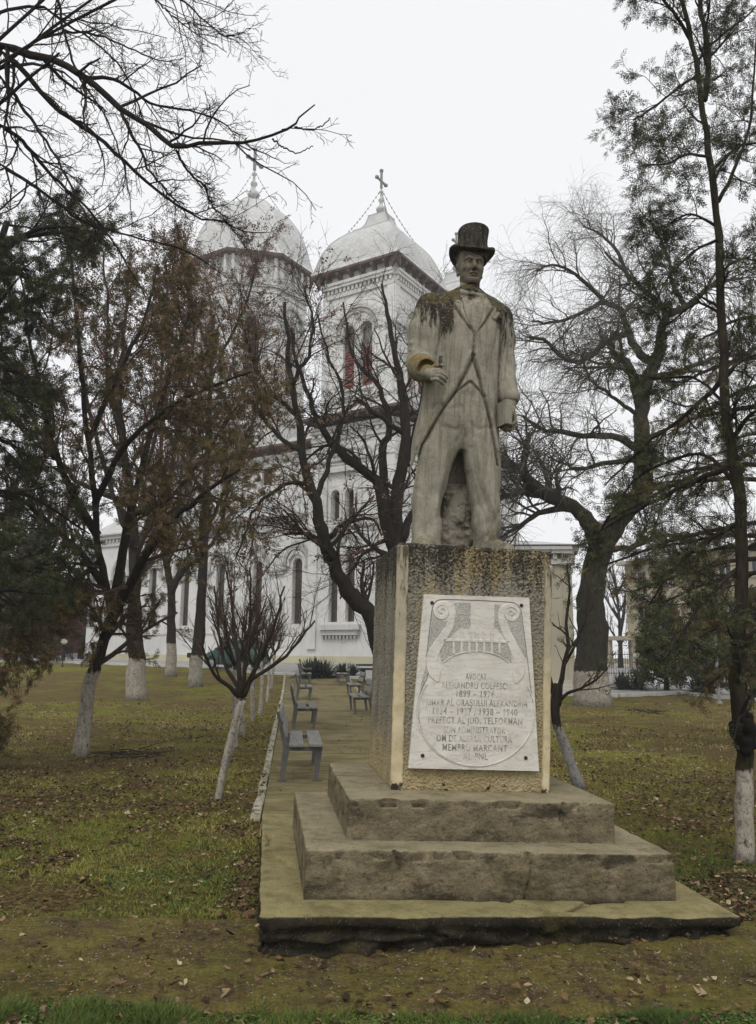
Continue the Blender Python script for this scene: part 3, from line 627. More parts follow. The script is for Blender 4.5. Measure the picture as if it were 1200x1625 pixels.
def build_steps():
    st = thing('monument_steps', (0, 0, 0), 'three stacked square concrete steps under the pedestal, cracked and mossy, lowest one undercut', 'steps', mat=monmat(0, 0, 0))
    # lowest slab: eroded front with a lip, cracks in its top
    cr1 = [on_local(px, py, 2, 0.179)[:2] for px, py in ((700, 1423), (760, 1428), (790, 1427), (840, 1437), (880, 1446), (905, 1444), (930, 1431), (985, 1430))]
    cr2 = [on_local(px, py, 2, 0.179)[:2] for px, py in ((414, 1360), (440, 1360), (462, 1374), (470, 1378))]
    cr3 = [on_local(px, py, 2, 0.179)[:2] for px, py in ((424, 1322), (432, 1336), (420, 1342))]
    def dsl(P):
        d = np.stack([fbm(P * 9, 11, 4), fbm(P * 9, 21, 4), fbm(P * 9, 31, 4)], 1) * np.array([0.012, 0.014, 0.008])
        lay = fbm(P * np.array([3.5, 3.5, 34]), 41, 4); lay2 = fbm(P * np.array([9, 9, 22]), 47, 3) + 0.5 * fbm(P * np.array([28, 28, 45]), 49, 3)
        low = sstep(0.135, 0.085, P[:, 2]); fr = (P[:, 1] < 0.02); ri = P[:, 0] > 1.33; le = P[:, 0] < -1.33
        ins = low * (0.035 + 0.06 * lay + 0.07 * lay2)
        d[:, 1] += np.where(fr, ins, 0); d[:, 0] -= np.where(ri, ins, 0); d[:, 0] += np.where(le, ins * 0.5, 0)
        tp = P[:, 2] > 0.165
        for cr, w in ((cr1, 0.017), (cr2, 0.017), (cr3, 0.013)):
            dd = seg_dist(P[:, 0] + 0.01 * fbm(P * 22, 5, 2), P[:, 1] + 0.012 * fbm(P * 25, 6, 2), cr); d[:, 2] -= np.where(tp, 0.055 * np.exp(-(dd / w) ** 2), 0)
        edge = np.where(tp & (P[:, 1] < 0.03), 0.010 * np.maximum(fbm(P * 7, 61, 3), 0) * 2, 0); d[:, 2] -= edge
        return d
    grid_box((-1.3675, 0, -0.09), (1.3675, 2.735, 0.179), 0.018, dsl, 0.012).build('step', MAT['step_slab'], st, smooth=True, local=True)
    def dm(k, y0, z1, cracks):
        def f(P):
            fr = P[:, 1] < y0 + 0.012; ed = fr & (P[:, 2] > z1 - 0.045); ch_ = np.maximum(fbm(P * 10, k + 3, 3) - 0.10, 0) * 0.22
            d = np.stack([fbm(P * 8, k, 4), fbm(P * 8, k + 9, 4), fbm(P * 8, k + 17, 4)], 1) * 0.007
            ch = fbm(P * 13, k + 5, 3); d = d + np.where(np.abs(ch)[:, None] > 0.36, -0.004 * np.sign(d), 0); d[:, 2] -= np.where(ed, ch_, 0); d[:, 1] += np.where(ed, ch_, 0)
            for cr in cracks: d[:, 1] += np.where(fr, 0.03 * np.exp(-(seg_dist(P[:, 0] + 0.02 * fbm(P * 16, 8, 2), P[:, 2], cr) / 0.010) ** 2), 0)
            return d
        return f
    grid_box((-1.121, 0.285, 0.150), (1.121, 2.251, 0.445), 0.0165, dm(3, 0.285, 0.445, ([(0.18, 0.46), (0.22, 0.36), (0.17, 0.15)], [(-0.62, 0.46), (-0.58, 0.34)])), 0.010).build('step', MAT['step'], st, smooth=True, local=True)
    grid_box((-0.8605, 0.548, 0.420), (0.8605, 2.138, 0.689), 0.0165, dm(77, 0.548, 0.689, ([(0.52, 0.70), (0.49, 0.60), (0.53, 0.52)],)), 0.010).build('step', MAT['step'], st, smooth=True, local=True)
    return st

def roughcast_mat():
    b = NB('roughcast_plaster', 0.95, 0.1); x, y, z = b.sep(); P = b.out
    vor = b.voro(55); fine = b.noise(120, 3, 0.7); grain = b.noise(50, 4, 0.8)
    base = b.ramp(b.noise(5, 6, 0.7), [(0.3, (0.30, 0.24, 0.13)), (0.5, (0.44, 0.355, 0.19)), (0.7, (0.50, 0.43, 0.27))])
    grey = b.ramp(b.noise(4, 5, 0.7), [(0.3, (0.23, 0.21, 0.16)), (0.7, (0.38, 0.35, 0.275))])
    up = b.rangemap(z, 0.30, 1.15); left = b.rangemap(x, 0.42, -0.25)
    m = b.math('MAXIMUM', up, b.math('MULTIPLY', left, b.rangemap(z, 0.12, 0.5)))
    patch = b.rangemap(b.noise(1.0, 4, 0.6, b.map(scale=(5.5, 5.5, 1.4), loc=(1.3, 0, 0.4))), 0.50, 0.64)
    patch = b.math('MULTIPLY', patch, b.rangemap(x, -0.50, -0.40)); m = b.math('MULTIPLY', m, b.math('SUBTRACT', 1.0, b.math('MULTIPLY', patch, 0.85)))
    c = b.mix(m, base, grey)
    c = b.mix(b.math('MULTIPLY', patch, b.math('MULTIPLY', b.rangemap(z, 0.9, 1.4), b.rangemap(x, 0.55, 0.1, 0.15, 0.45))), c, (0.27, 0.20, 0.10))
    # black growth sitting between the grains, thick at the top
    st = b.noise(1.0, 5, 0.7, b.map(scale=(11, 11, 1.2), loc=(0, 5, 2)))
    top = b.rangemap(z, 1.15, 1.66)
    th = b.math('ADD', b.math('MULTIPLY', top, 0.20), b.math('MULTIPLY', m, 0.085)); th = b.math('ADD', th, b.math('MULTIPLY', b.math('SUBTRACT', st, 0.5), 0.55))
    th = b.math('ADD', th, grain); c = b.mix(b.rangemap(th, 0.585, 0.79, 0, 0.92), c, (0.020, 0.017, 0.012)); c = b.mix(b.rangemap(vor, 0.25, 0.08, 0, 0.35), c, (0.42, 0.38, 0.28))
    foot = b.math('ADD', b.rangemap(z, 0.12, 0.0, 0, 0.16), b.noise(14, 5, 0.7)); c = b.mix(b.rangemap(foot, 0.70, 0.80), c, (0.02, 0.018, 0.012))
    b.color(c); n1 = b.bump(b.math('SUBTRACT', grain, b.math('MULTIPLY', vor, 0.8)), 1.0, 0.03); b.bump(fine, 0.5, 0.006, n1)
    return b.m
def strip_mat():
    b = NB('smooth_plaster_strip', 0.9, 0.15); x, y, z = b.sep()
    c = b.ramp(b.noise(6, 6, 0.7), [(0.3, (0.33, 0.28, 0.17)), (0.55, (0.48, 0.41, 0.26)), (0.75, (0.54, 0.48, 0.34))])
    c = b.mix(b.math('MULTIPLY', b.rangemap(z, 0.7, 1.0), 0.6), c, (0.25, 0.23, 0.185))
    g = b.math('ADD', b.math('MULTIPLY', b.rangemap(z, 0.9, 1.66), 0.22), b.noise(1, 6, 0.75, b.map(scale=(30, 30, 5))))
    c = b.mix(b.rangemap(g, 0.60, 0.78, 0, 0.85), c, (0.03, 0.026, 0.018))
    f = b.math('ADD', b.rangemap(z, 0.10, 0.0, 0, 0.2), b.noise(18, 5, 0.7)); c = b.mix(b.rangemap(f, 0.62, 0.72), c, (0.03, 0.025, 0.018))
    b.color(c); b.bump(b.noise(40, 5), 0.4, 0.006); return b.m
def marble_mat(name, k=1.0, pitted=False):
    b = NB(name, 0.55, 0.35)
    v = b.noise(1.0, 7, 0.62, b.map(scale=(3.0, 3, 13), rot=(0, 0.18, 0)), 1.2)
    vein = b.ramp(v, [(0.0, 0.0), (0.47, 0.0), (0.50, 1.0), (0.53, 0.0)])
    c = b.ramp(b.noise(5, 5, 0.6), [(0.3, (0.47 * k, 0.445 * k, 0.39 * k)), (0.7, (0.60 * k, 0.575 * k, 0.515 * k))])
    c = b.mix(b.math('MULTIPLY', vein, 0.45), c, (0.26 * k, 0.26 * k, 0.25 * k))
    g = b.rangemap(b.noise(2.6, 6, 0.7, b.map(loc=(5, 1, 3))), 0.52, 0.74, 0, 0.45); c = b.mix(g, c, (0.30 * k, 0.275 * k, 0.21 * k))
    x, y, z = b.sep(); c = b.mix(b.math('MULTIPLY', b.rangemap(b.math('ADD', z, b.math('MULTIPLY', b.noise(30, 4), 0.05)), 1.335, 1.375), 0.45), c, (0.07, 0.06, 0.045))
    if pitted:
        n = b.noise(110, 3, 0.8); c = b.mix(b.rangemap(n, 0.45, 0.62), c, (0.19, 0.185, 0.165)); b.bump(n, 0.8, 0.006)
    else: b.bump(b.noise(30, 5), 0.12, 0.004)
    b.color(c); return b.m
def build_pedestal():
    MAT['rough'] = roughcast_mat(); MAT['strip'] = strip_mat(); MAT['marble'] = marble_mat('veined_marble'); MAT['pitted'] = marble_mat('pitted_marble', 0.80, True)
    Z0 = 0.689; Hh = 1.658
    ped = thing('pedestal', (0, 0, 0), 'tall square roughcast pedestal with cream corner strips and black-stained top on the steps', 'pedestal', mat=monmat(0, 0.892, Z0))
    def flare(P):                                     # very slightly wider at the top
        k = P[:, 2] / Hh; d = np.zeros_like(P); d[:, 0] = P[:, 0] * 0.030 * k
        d += np.stack([fbm(P * 60, 3, 2), fbm(P * 60, 13, 2), fbm(P * 30, 23, 2)], 1) * np.array([0.007, 0.007, 0.003]); return d
    grid_box((-0.540, 0.004, -0.01), (0.540, 1.197, Hh - 0.0), 0.02, flare, 0.006).build('roughcast_body', MAT['rough'], ped, smooth=True, local=True)
    def sf(P):
        k = P[:, 2] / Hh; d = np.zeros_like(P); d[:, 0] = P[:, 0] * 0.030 * k
        d += np.stack([fbm(P * 18, 53, 3), fbm(P * 18, 63, 3), 0 * P[:, 0]], 1) * 0.006
        return d
    grid_box((-0.547, -0.006, -0.012), (-0.468, 0.040, 1.640), 0.014, sf, 0.008).build('corner_strip', MAT['strip'], ped, smooth=True, local=True)
    grid_box((0.492, -0.006, -0.012), (0.547, 0.060, 1.560), 0.014, sf, 0.008).build('corner_strip', MAT['strip'], ped, smooth=True, local=True)
    grid_box((0.492, 1.14, -0.012), (0.547, 1.203, 1.60), 0.03, sf, 0.008).build('corner_strip', MAT['strip'], ped, smooth=True, local=True)
    # marble plaque, wider at its foot, held by four bolts
    bp = -0.034                                       # local depth of its face
    def pq(zx, zy, d=0.0):                            # a mark seen on the plaque -> its place on it
        P = on_local(640 + zx / 5.217, 930 + zy / 5.217, 1, 0.892 + bp); return np.array([P[0], bp - d, P[2] - Z0])
    def plate(pts, d0, d1, mb):
        top = [pq(x, y, d1) for x, y in pts]; bot = [pq(x, y, d0) for x, y in pts]; n = len(pts)
        mb.add(np.array(top + bot), [tuple(range(n))] + [(i, i + n, (i + 1) % n + n, (i + 1) % n) for i in range(n)])
        return mb
    pl = plate([(172, 68), (1043, 96), (1125, 1533), (44, 1508)], bp - 0.004 - 0.02, 0.0, MB())
    V = pl.V[0]; V[4:, 1] = -0.002                    # its back lies against the plaster
    plaque = pl.build('plaque', MAT['marble'], ped, local=True)
    def ribbon(pts, w, d, mb, n=40):
        c = catmull(pts, n); w = np.interp(np.linspace(0, 1, n), np.linspace(0, 1, len(w)), w)
        t = np.gradient(c, axis=0); t /= np.linalg.norm(t, axis=1, keepdims=True); nn = np.stack([-t[:, 1], t[:, 0]], 1)
        L = c + nn * w[:, None] / 2; Rr = c - nn * w[:, None] / 2; e = np.minimum(w * 0.12, 5)[:, None]
        rows = [[pq(*p, 0.0) for p in L], [pq(*p, d) for p in L - nn * e], [pq(*p, d) for p in Rr + nn * e], [pq(*p, 0.0) for p in Rr]]
        V = np.array(rows).reshape(-1, 3); F = []
        for r in range(3):
            for i in range(n - 1): F.append((r * n + i, r * n + i + 1, (r + 1) * n + i + 1, (r + 1) * n + i))
        F.append((0, n, 2 * n, 3 * n)); F.append((n - 1, 4 * n - 1, 3 * n - 1, 2 * n - 1)); mb.add(V, F); return mb
    pit = MB()
    plate([(425, 138), (560, 138), (556, 352), (470, 345), (420, 395), (372, 430), (425, 330), (436, 230)], 0.0, 0.0015, pit)
    plate([(756, 150), (805, 152), (784, 230), (800, 330), (850, 440), (770, 345), (752, 352)], 0.0, 0.0015, pit)
    plate([(240, 190), (268, 262), (330, 292), (368, 285), (345, 345), (290, 420), (235, 520), (205, 590), (190, 580)], 0.0, 0.0015, pit)
    plate([(965, 205), (985, 240), (1022, 600), (985, 560), (940, 470), (880, 350), (862, 300), (905, 300), (945, 270)], 0.0, 0.0015, pit)
    plate([(340, 462), (868, 474), (890, 560), (900, 640), (800, 572), (640, 538), (520, 545), (400, 585), (318, 628), (300, 560)], 0.0, 0.0015, pit)
    plate([(192, 640), (200, 735), (160, 830), (128, 940), (150, 800)], 0.0, 0.0015, pit)
    pit.build('pitted_field', MAT['pitted'], plaque, local=True)
    ly = MB()
    th = np.linspace(0, 2.1 * math.pi * 1.15, 22)
    spL = [(322 + (14 + 7.6 * a) * math.cos(-a - 0.4) * 1.0, 215 + (14 + 7.6 * a) * math.sin(a + 0.4 + math.pi) * -1.0) for a in th]
    def scroll(cx, cy, s):
        out = []
        for a in np.linspace(0.0, 2.45 * math.pi, 30):
            r = 10 + 8.2 * a; out.append((cx + s * r * math.cos(a * 1.0 - 2.6), cy - r * math.sin(a * 1.0 - 2.6) * -1.0))
        return out
    ribbon([(322, 222), (300, 205), (310, 180), (345, 180), (362, 215), (345, 252), (305, 262), (268, 235), (262, 190), (290, 152), (340, 145), (385, 175), (402, 240), (390, 320), (345, 400), (285, 490), (246, 570), (238, 640), (262, 720), (285, 790)], [14, 20, 24, 26, 30, 34, 30, 26, 26, 30, 40, 50, 55, 60, 70, 82, 96, 100, 110, 30], 0.006, ly, 90)
    ribbon([(890, 240), (912, 222), (900, 198), (868, 200), (852, 232), (872, 270), (910, 278), (945, 250), (950, 205), (920, 170), (872, 162), (832, 190), (812, 255), (828, 335), (868, 420), (915, 510), (950, 590), (960, 660), (950, 730), (930, 800)], [14, 20, 24, 26, 30, 34, 30, 26, 26, 30, 40, 50, 55, 60, 70, 80, 92, 98, 108, 30], 0.006, ly, 90)
    ribbon([(335, 448), (600, 452), (872, 464)], [24, 24, 24], 0.006, ly, 8)
    for x, t in ((417, 400), (484, 340), (547, 345), (608, 348), (670, 352), (733, 352), (796, 410)):
        ribbon([(x, t + 40), (x, 500), (x, 560)], [22, 20, 18], 0.0045, ly, 6); plate([(x, t - 10), (x + 13, t + 30), (x + 9, t + 48), (x - 9, t + 48), (x - 13, t + 30)], 0.0, 0.007, ly)
    arc = [(600 + 330 * math.cos(a), 760 + 222 * math.sin(a)) for a in np.linspace(R_(215), R_(325), 24)]
    ribbon(arc, [9, 9], 0.006, ly, 40)
    bowl = [(602 + 485 * math.cos(a), 1045 - 445 * math.sin(a)) for a in np.linspace(R_(-212), R_(28), 60)]
    ribbon(bowl, [9, 9], 0.006, ly, 110)
    ribbon([(x * 0.972 + 17, y * 0.985 + 15) for x, y in bowl[:26]], [5, 5], 0.004, ly, 40)
    ly.build('lyre_relief', MAT['marble'], plaque, local=True)
    ln = MB()
    ribbon([(190, 640), (196, 560), (225, 300), (240, 190), (262, 138), (300, 114), (400, 112), (640, 120), (880, 134), (935, 150), (968, 190), (985, 260), (1030, 620), (1050, 800), (1072, 960)], [4.0, 5.0, 6.5, 6.5, 5.0, 4.0, 3.2], 0.0022, ln, 120)
    ribbon([(190, 640), (204, 738), (160, 840), (122, 960), (118, 1060), (160, 1190)], [5, 5, 4], 0.0022, ln, 50)
    ln.build('carved_outline', MAT['dark_mark'], plaque, local=True)  # the grooves' shading is put in as dark colour on thin raised ribbons
    for x, y in ((238, 138), (978, 160), (160, 1403), (1014, 1422)):
        p = pq(x, y); bm_ = MB().lathe([(0.0125, 0), (0.0125, 0.006), (0.009, 0.011), (0.0, 0.013)], 12, T=lambda V: np.stack([V[:, 0] + p[0], p[1] - V[:, 2], V[:, 1] + p[2]], 1), cap=False)
        bo = bm_.build('bolt', MAT['rust'], plaque, local=True)
    # the inscription
    lines = [('AVOCAT', 750, 515, 690), ('ALEXANDRU COLFESCU', 825, 315, 888), ('1899 – 1976', 893, 440, 755), ('PRIMAR AL ORAŞULUI ALEXANDRIA', 968, 160, 1030),
             ('1934 – 1937 ; 1938 – 1940', 1040, 245, 945), ('PREFECT AL JUD. TELEORMAN', 1115, 205, 985), ('BUN ADMINISTRATOR', 1193, 335, 845), ('OM DE ALEASĂ CULTURĂ', 1265, 275, 900), ('MEMBRU MARCANT', 1340, 325, 860), ('AL PNL', 1412, 495, 700)]
    for txt, y, x0, x1 in lines:
        cu = bpy.data.curves.new('inscription', 'FONT'); cu.body = txt; cu.size = 1.0; cu.resolution_u = 2; cu.space_character = 1.1; cu.offset = 0.012
        to = bpy.data.objects.new('inscription', cu); col.objects.link(to); dg = bpy.context.evaluated_depsgraph_get()
        me = bpy.data.meshes.new_from_object(to.evaluated_get(dg)); bpy.data.objects.remove(to)
        co = np.zeros(len(me.vertices) * 3); me.vertices.foreach_get('co', co); co = co.reshape(-1, 3)
        a = pq(x0, y + 26 + (x0 - 600) * 0.02); bq = pq(x1, y + 26 + (x1 - 600) * 0.02); hgt = 0.0455
        w = co[:, 0].max() - co[:, 0].min(); u = (co[:, 0] - co[:, 0].min()) / w
        P = a[None] + (bq - a)[None] * u[:, None]; P[:, 2] += co[:, 1] / 0.73 * hgt; P[:, 1] = bp - 0.0012
        me.vertices.foreach_set('co', P.ravel()); me.update(); me.materials.clear(); me.materials.append(MAT['letter'])
        o = bpy.data.objects.new('inscription', me); col.objects.link(o); o.parent = plaque
    return ped
def letter_mat():
    b = NB('worn_lettering', 0.8, 0.2)
    f = b.noise(16, 5, 0.75); c = b.mix(b.rangemap(f, 0.42, 0.60), (0.19, 0.18, 0.155), (0.46, 0.44, 0.385)); b.color(c); return b.m
MAT['letter'] = letter_mat(); MAT['dark_mark'] = simple('groove_shade_line', (0.10, 0.095, 0.08)); MAT['rust'] = simple('rusty_bolt', (0.030, 0.022, 0.018), 0.7)
# ------------------------------------------------------------------ terrain, paths, pavement, square
PATH_DIR = np.array([-0.105, 0.9945]); PATH_L0 = np.array([-1.13, 8.3]); PATH_W = 2.85
def path_uv(x, y):
    dx, dy = x - PATH_L0[0], y - PATH_L0[1]
    return dx * PATH_DIR[1] - dy * PATH_DIR[0], dx * PATH_DIR[0] + dy * PATH_DIR[1]     # across, along
SQ = np.array([onground(*p)[:2] for p in ((-60, 1050), (57, 1051), (333, 1060), (430, 1070), (530, 1075), (588, 1078), (882, 1103), (980, 1105), (1080, 1101), (1200, 1112), (1290, 1116))])
SQ = SQ[np.argsort(SQ[:, 0])]
def sq_front(x): return np.interp(x, SQ[:, 0], SQ[:, 1])
def masks(x, y):
    c, l = path_uv(x, y)
    on_path = (c > -0.02) & (c < PATH_W + 0.02) & (l > -0.9) & (y < sq_front(x) + 0.2)
    q_ = np.stack([x * 1.0, 0 * x, 0 * x], -1); nn = 0.09 * fbm(q_ * 1.7, 71, 3) + 0.05 * fbm(q_ * 9, 72, 3); nm = 0.07 * fbm(q_ * 2.1, 75, 3) + 0.05 * fbm(q_ * 11, 76, 3)
    pav = (y > 3.93 + nm) & (y < 5.19 + nn)
    sqm = y > sq_front(x) - 0.05
    return on_path, pav, sqm
def under_mon(x, y, m=0.0):
    dx, dy = x - MC[0], y - MC[1]; c, s = math.cos(YAW), math.sin(YAW); a = dx * c + dy * s; b = -dx * s + dy * c
    return (np.abs(a) < 1.37 + m) & (b > -m) & (b < 2.74 + m)
def soil_z(x, y):
    P = np.stack([x, y, 0 * x], -1)
    n = 0.035 * fbm(P * 0.6, 2, 3) + 0.022 * fbm(P * 3.1, 9, 3) * (np.abs(y) < 40)
    p, v, q = masks(x, y); n = np.where(p | v | q, -0.05, n)
    return gz(x, y) + n
def ground_mat():
    b = NB('winter_lawn', 1.0, 0.05); P = b.world()
    big = b.noise(0.22, 5, 0.6, P); mid = b.noise(1.3, 6, 0.7, P); fine = b.noise(26, 5, 0.75, P); spk = b.noise(38, 5, 0.85, P)
    g = b.ramp(fine, [(0.30, (0.034, 0.034, 0.008)), (0.44, (0.125, 0.130, 0.022)), (0.60, (0.225, 0.215, 0.044)), (0.78, (0.32, 0.27, 0.10))])
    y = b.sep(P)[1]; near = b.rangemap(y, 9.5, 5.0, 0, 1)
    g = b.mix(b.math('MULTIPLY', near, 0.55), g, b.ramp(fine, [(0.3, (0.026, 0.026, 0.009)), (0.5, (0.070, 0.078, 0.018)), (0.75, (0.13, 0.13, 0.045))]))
    l = b.ramp(fine, [(0.30, (0.022, 0.016, 0.008)), (0.46, (0.095, 0.068, 0.028)), (0.62, (0.20, 0.145, 0.062)), (0.8, (0.30, 0.23, 0.12))])
    f = b.math('ADD', b.math('MULTIPLY', big, 0.5), b.math('MULTIPLY', mid, 0.5)); fl = b.rangemap(f, 0.41, 0.54)
    c = b.mix(fl, g, l); c = b.mix(b.rangemap(spk, 0.53, 0.64, 0, 0.8), c, (0.018, 0.015, 0.008))
    b.color(c); n1 = b.bump(fine, 1.0, 0.05); b.bump(spk, 0.6, 0.02, n1); return b.m
def moss_concrete_mat():
    b = NB('mossy_pavement', 0.97, 0.08); P = b.world()
    f = b.noise(42, 6, 0.85, P); m = b.noise(2.6, 8, 0.78, P); v = b.voro(48, P)
    c = b.ramp(m, [(0.30, (0.075, 0.053, 0.026)), (0.44, (0.155, 0.115, 0.055)), (0.54, (0.215, 0.175, 0.045)), (0.74, (0.28, 0.235, 0.09))])
    c = b.mix(b.rangemap(f, 0.35, 0.62, 0.55, 0), c, (0.018, 0.013, 0.008)); pb = b.math('MULTIPLY', b.rangemap(v, 0.34, 0.18), b.rangemap(b.noise(30, 3, 0.7, P), 0.45, 0.54))
    c = b.mix(b.math('MULTIPLY', pb, 0.75), c, (0.26, 0.235, 0.18)); c = b.mix(b.rangemap(b.noise(0.9, 5, 0.65, P), 0.50, 0.66, 0, 0.55), c, (0.095, 0.098, 0.016))
    md = b.noise(8, 7, 0.8, P); c = b.mix(b.rangemap(md, 0.54, 0.66, 0, 0.7), c, (0.030, 0.024, 0.013)); c = b.mix(b.rangemap(md, 0.44, 0.34, 0, 0.6), c, (0.20, 0.175, 0.045))
    b.color(c); n = b.bump(f, 1.0, 0.022); n = b.bump(md, 0.8, 0.05, n); b.bump(pb, 0.5, 0.006, n); return b.m
def path_mat():
    b = NB('worn_path_concrete', 0.95, 0.1); P = b.world()
    f = b.noise(40, 5, 0.75, P); m = b.noise(1.7, 6, 0.7, P); s_ = b.noise(1.0, 5, 0.7, b.map(P, (0.8, 6, 1)))
    c = b.ramp(m, [(0.30, (0.095, 0.080, 0.036)), (0.5, (0.165, 0.138, 0.068)), (0.7, (0.235, 0.20, 0.11))]); c = b.mix(b.rangemap(s_, 0.46, 0.62, 0, 0.75), c, (0.085, 0.070, 0.030))
    c = b.mix(b.rangemap(f, 0.56, 0.70, 0, 0.55), c, (0.05, 0.04, 0.022)); b.color(c); b.bump(f, 0.5, 0.01); return b.m
def kerb_paint():
    b = NB('flaking_kerb_paint', 0.9, 0.1); P = b.world(); n = b.noise(9, 6, 0.75, P); c = b.ramp(b.noise(3, 5, 0.7, P), [(0.3, (0.22, 0.21, 0.15)), (0.7, (0.42, 0.40, 0.31))]); c = b.mix(b.rangemap(n, 0.50, 0.60), c, (0.10, 0.085, 0.05)); b.color(c); b.bump(n, 0.5, 0.012); return b.m
def leaf_mat(name, stops):
    b = NB(name, 0.8, 0.2); t = b.n('Attribute', attribute_name='tone').outputs['Fac']
    c = b.ramp(t, stops); c = b.mix(b.rangemap(b.noise(60, 3, 0.6), 0.5, 0.7, 0, 0.35), c, (0.05, 0.03, 0.015)); b.color(c); return b.m
def set_tone(o, t):
    a = o.data.attributes.new('tone', 'FLOAT', 'POINT'); a.data.foreach_set('value', np.asarray(t, np.float32).ravel())
def leaf_batch(P, size, rng, curl=0.35):
    """curled, pointed leaves; 8 vertices and 6 faces each"""
    n = len(P); base = np.array([(-0.55, 0, 0), (-0.22, 0.26, 0.0), (0.18, 0.28, 0), (0.6, 0, 0), (0.18, -0.28, 0), (-0.22, -0.26, 0), (-0.2, 0, 0), (0.2, 0, 0)], float)
    L = np.repeat(base[None], n, 0); L[:, :, 0] *= rng.uniform(0.8, 1.1, (n, 1)); L[:, :, 1] *= rng.uniform(0.55, 1.25, (n, 1))
    L[:, :, 1] += rng.normal(0, 0.09, (n, 8)); L[:, :, 0] += rng.normal(0, 0.09, (n, 8))
    L[:, :, 2] = curl * rng.uniform(0.2, 1.4, (n, 1)) * (L[:, :, 1] ** 2 * 2.2 + L[:, :, 0] ** 2 * rng.uniform(-0.3, 1.0, (n, 1))) + rng.normal(0, 0.07, (n, 8))
    L *= size[:, None, None]
    a, t, r = rng.uniform(0, 2 * math.pi, n), rng.normal(0, 0.28, n), rng.normal(0, 0.28, n)
    ca, sa, ct, st, cr, sr = np.cos(a), np.sin(a), np.cos(t), np.sin(t), np.cos(r), np.sin(r)
    Rz = np.stack([np.stack([ca, -sa, 0 * a], -1), np.stack([sa, ca, 0 * a], -1), np.stack([0 * a, 0 * a, 1 + 0 * a], -1)], 1)
    Rx = np.stack([np.stack([1 + 0 * a, 0 * a, 0 * a], -1), np.stack([0 * a, ct, -st], -1), np.stack([0 * a, st, ct], -1)], 1)
    Ry = np.stack([np.stack([cr, 0 * a, sr], -1), np.stack([0 * a, 1 + 0 * a, 0 * a], -1), np.stack([-sr, 0 * a, cr], -1)], 1)
    V = np.einsum('nij,nkj->nki', Rz @ Rx @ Ry, L) + P[:, None]
    i = (np.arange(n) * 8)[:, None, None]
    F4 = (np.array([(1, 2, 7, 6), (6, 7, 4, 5)])[None] + i).reshape(-1, 4); F3 = (np.array([(0, 1, 6), (0, 6, 5), (2, 3, 7), (7, 3, 4)])[None] + i).reshape(-1, 3)
    return V.reshape(-1, 3), F4, F3
def in_view(x, y, m=1.04):
    return np.abs(x) < (0.48 * y + 0.25) * m
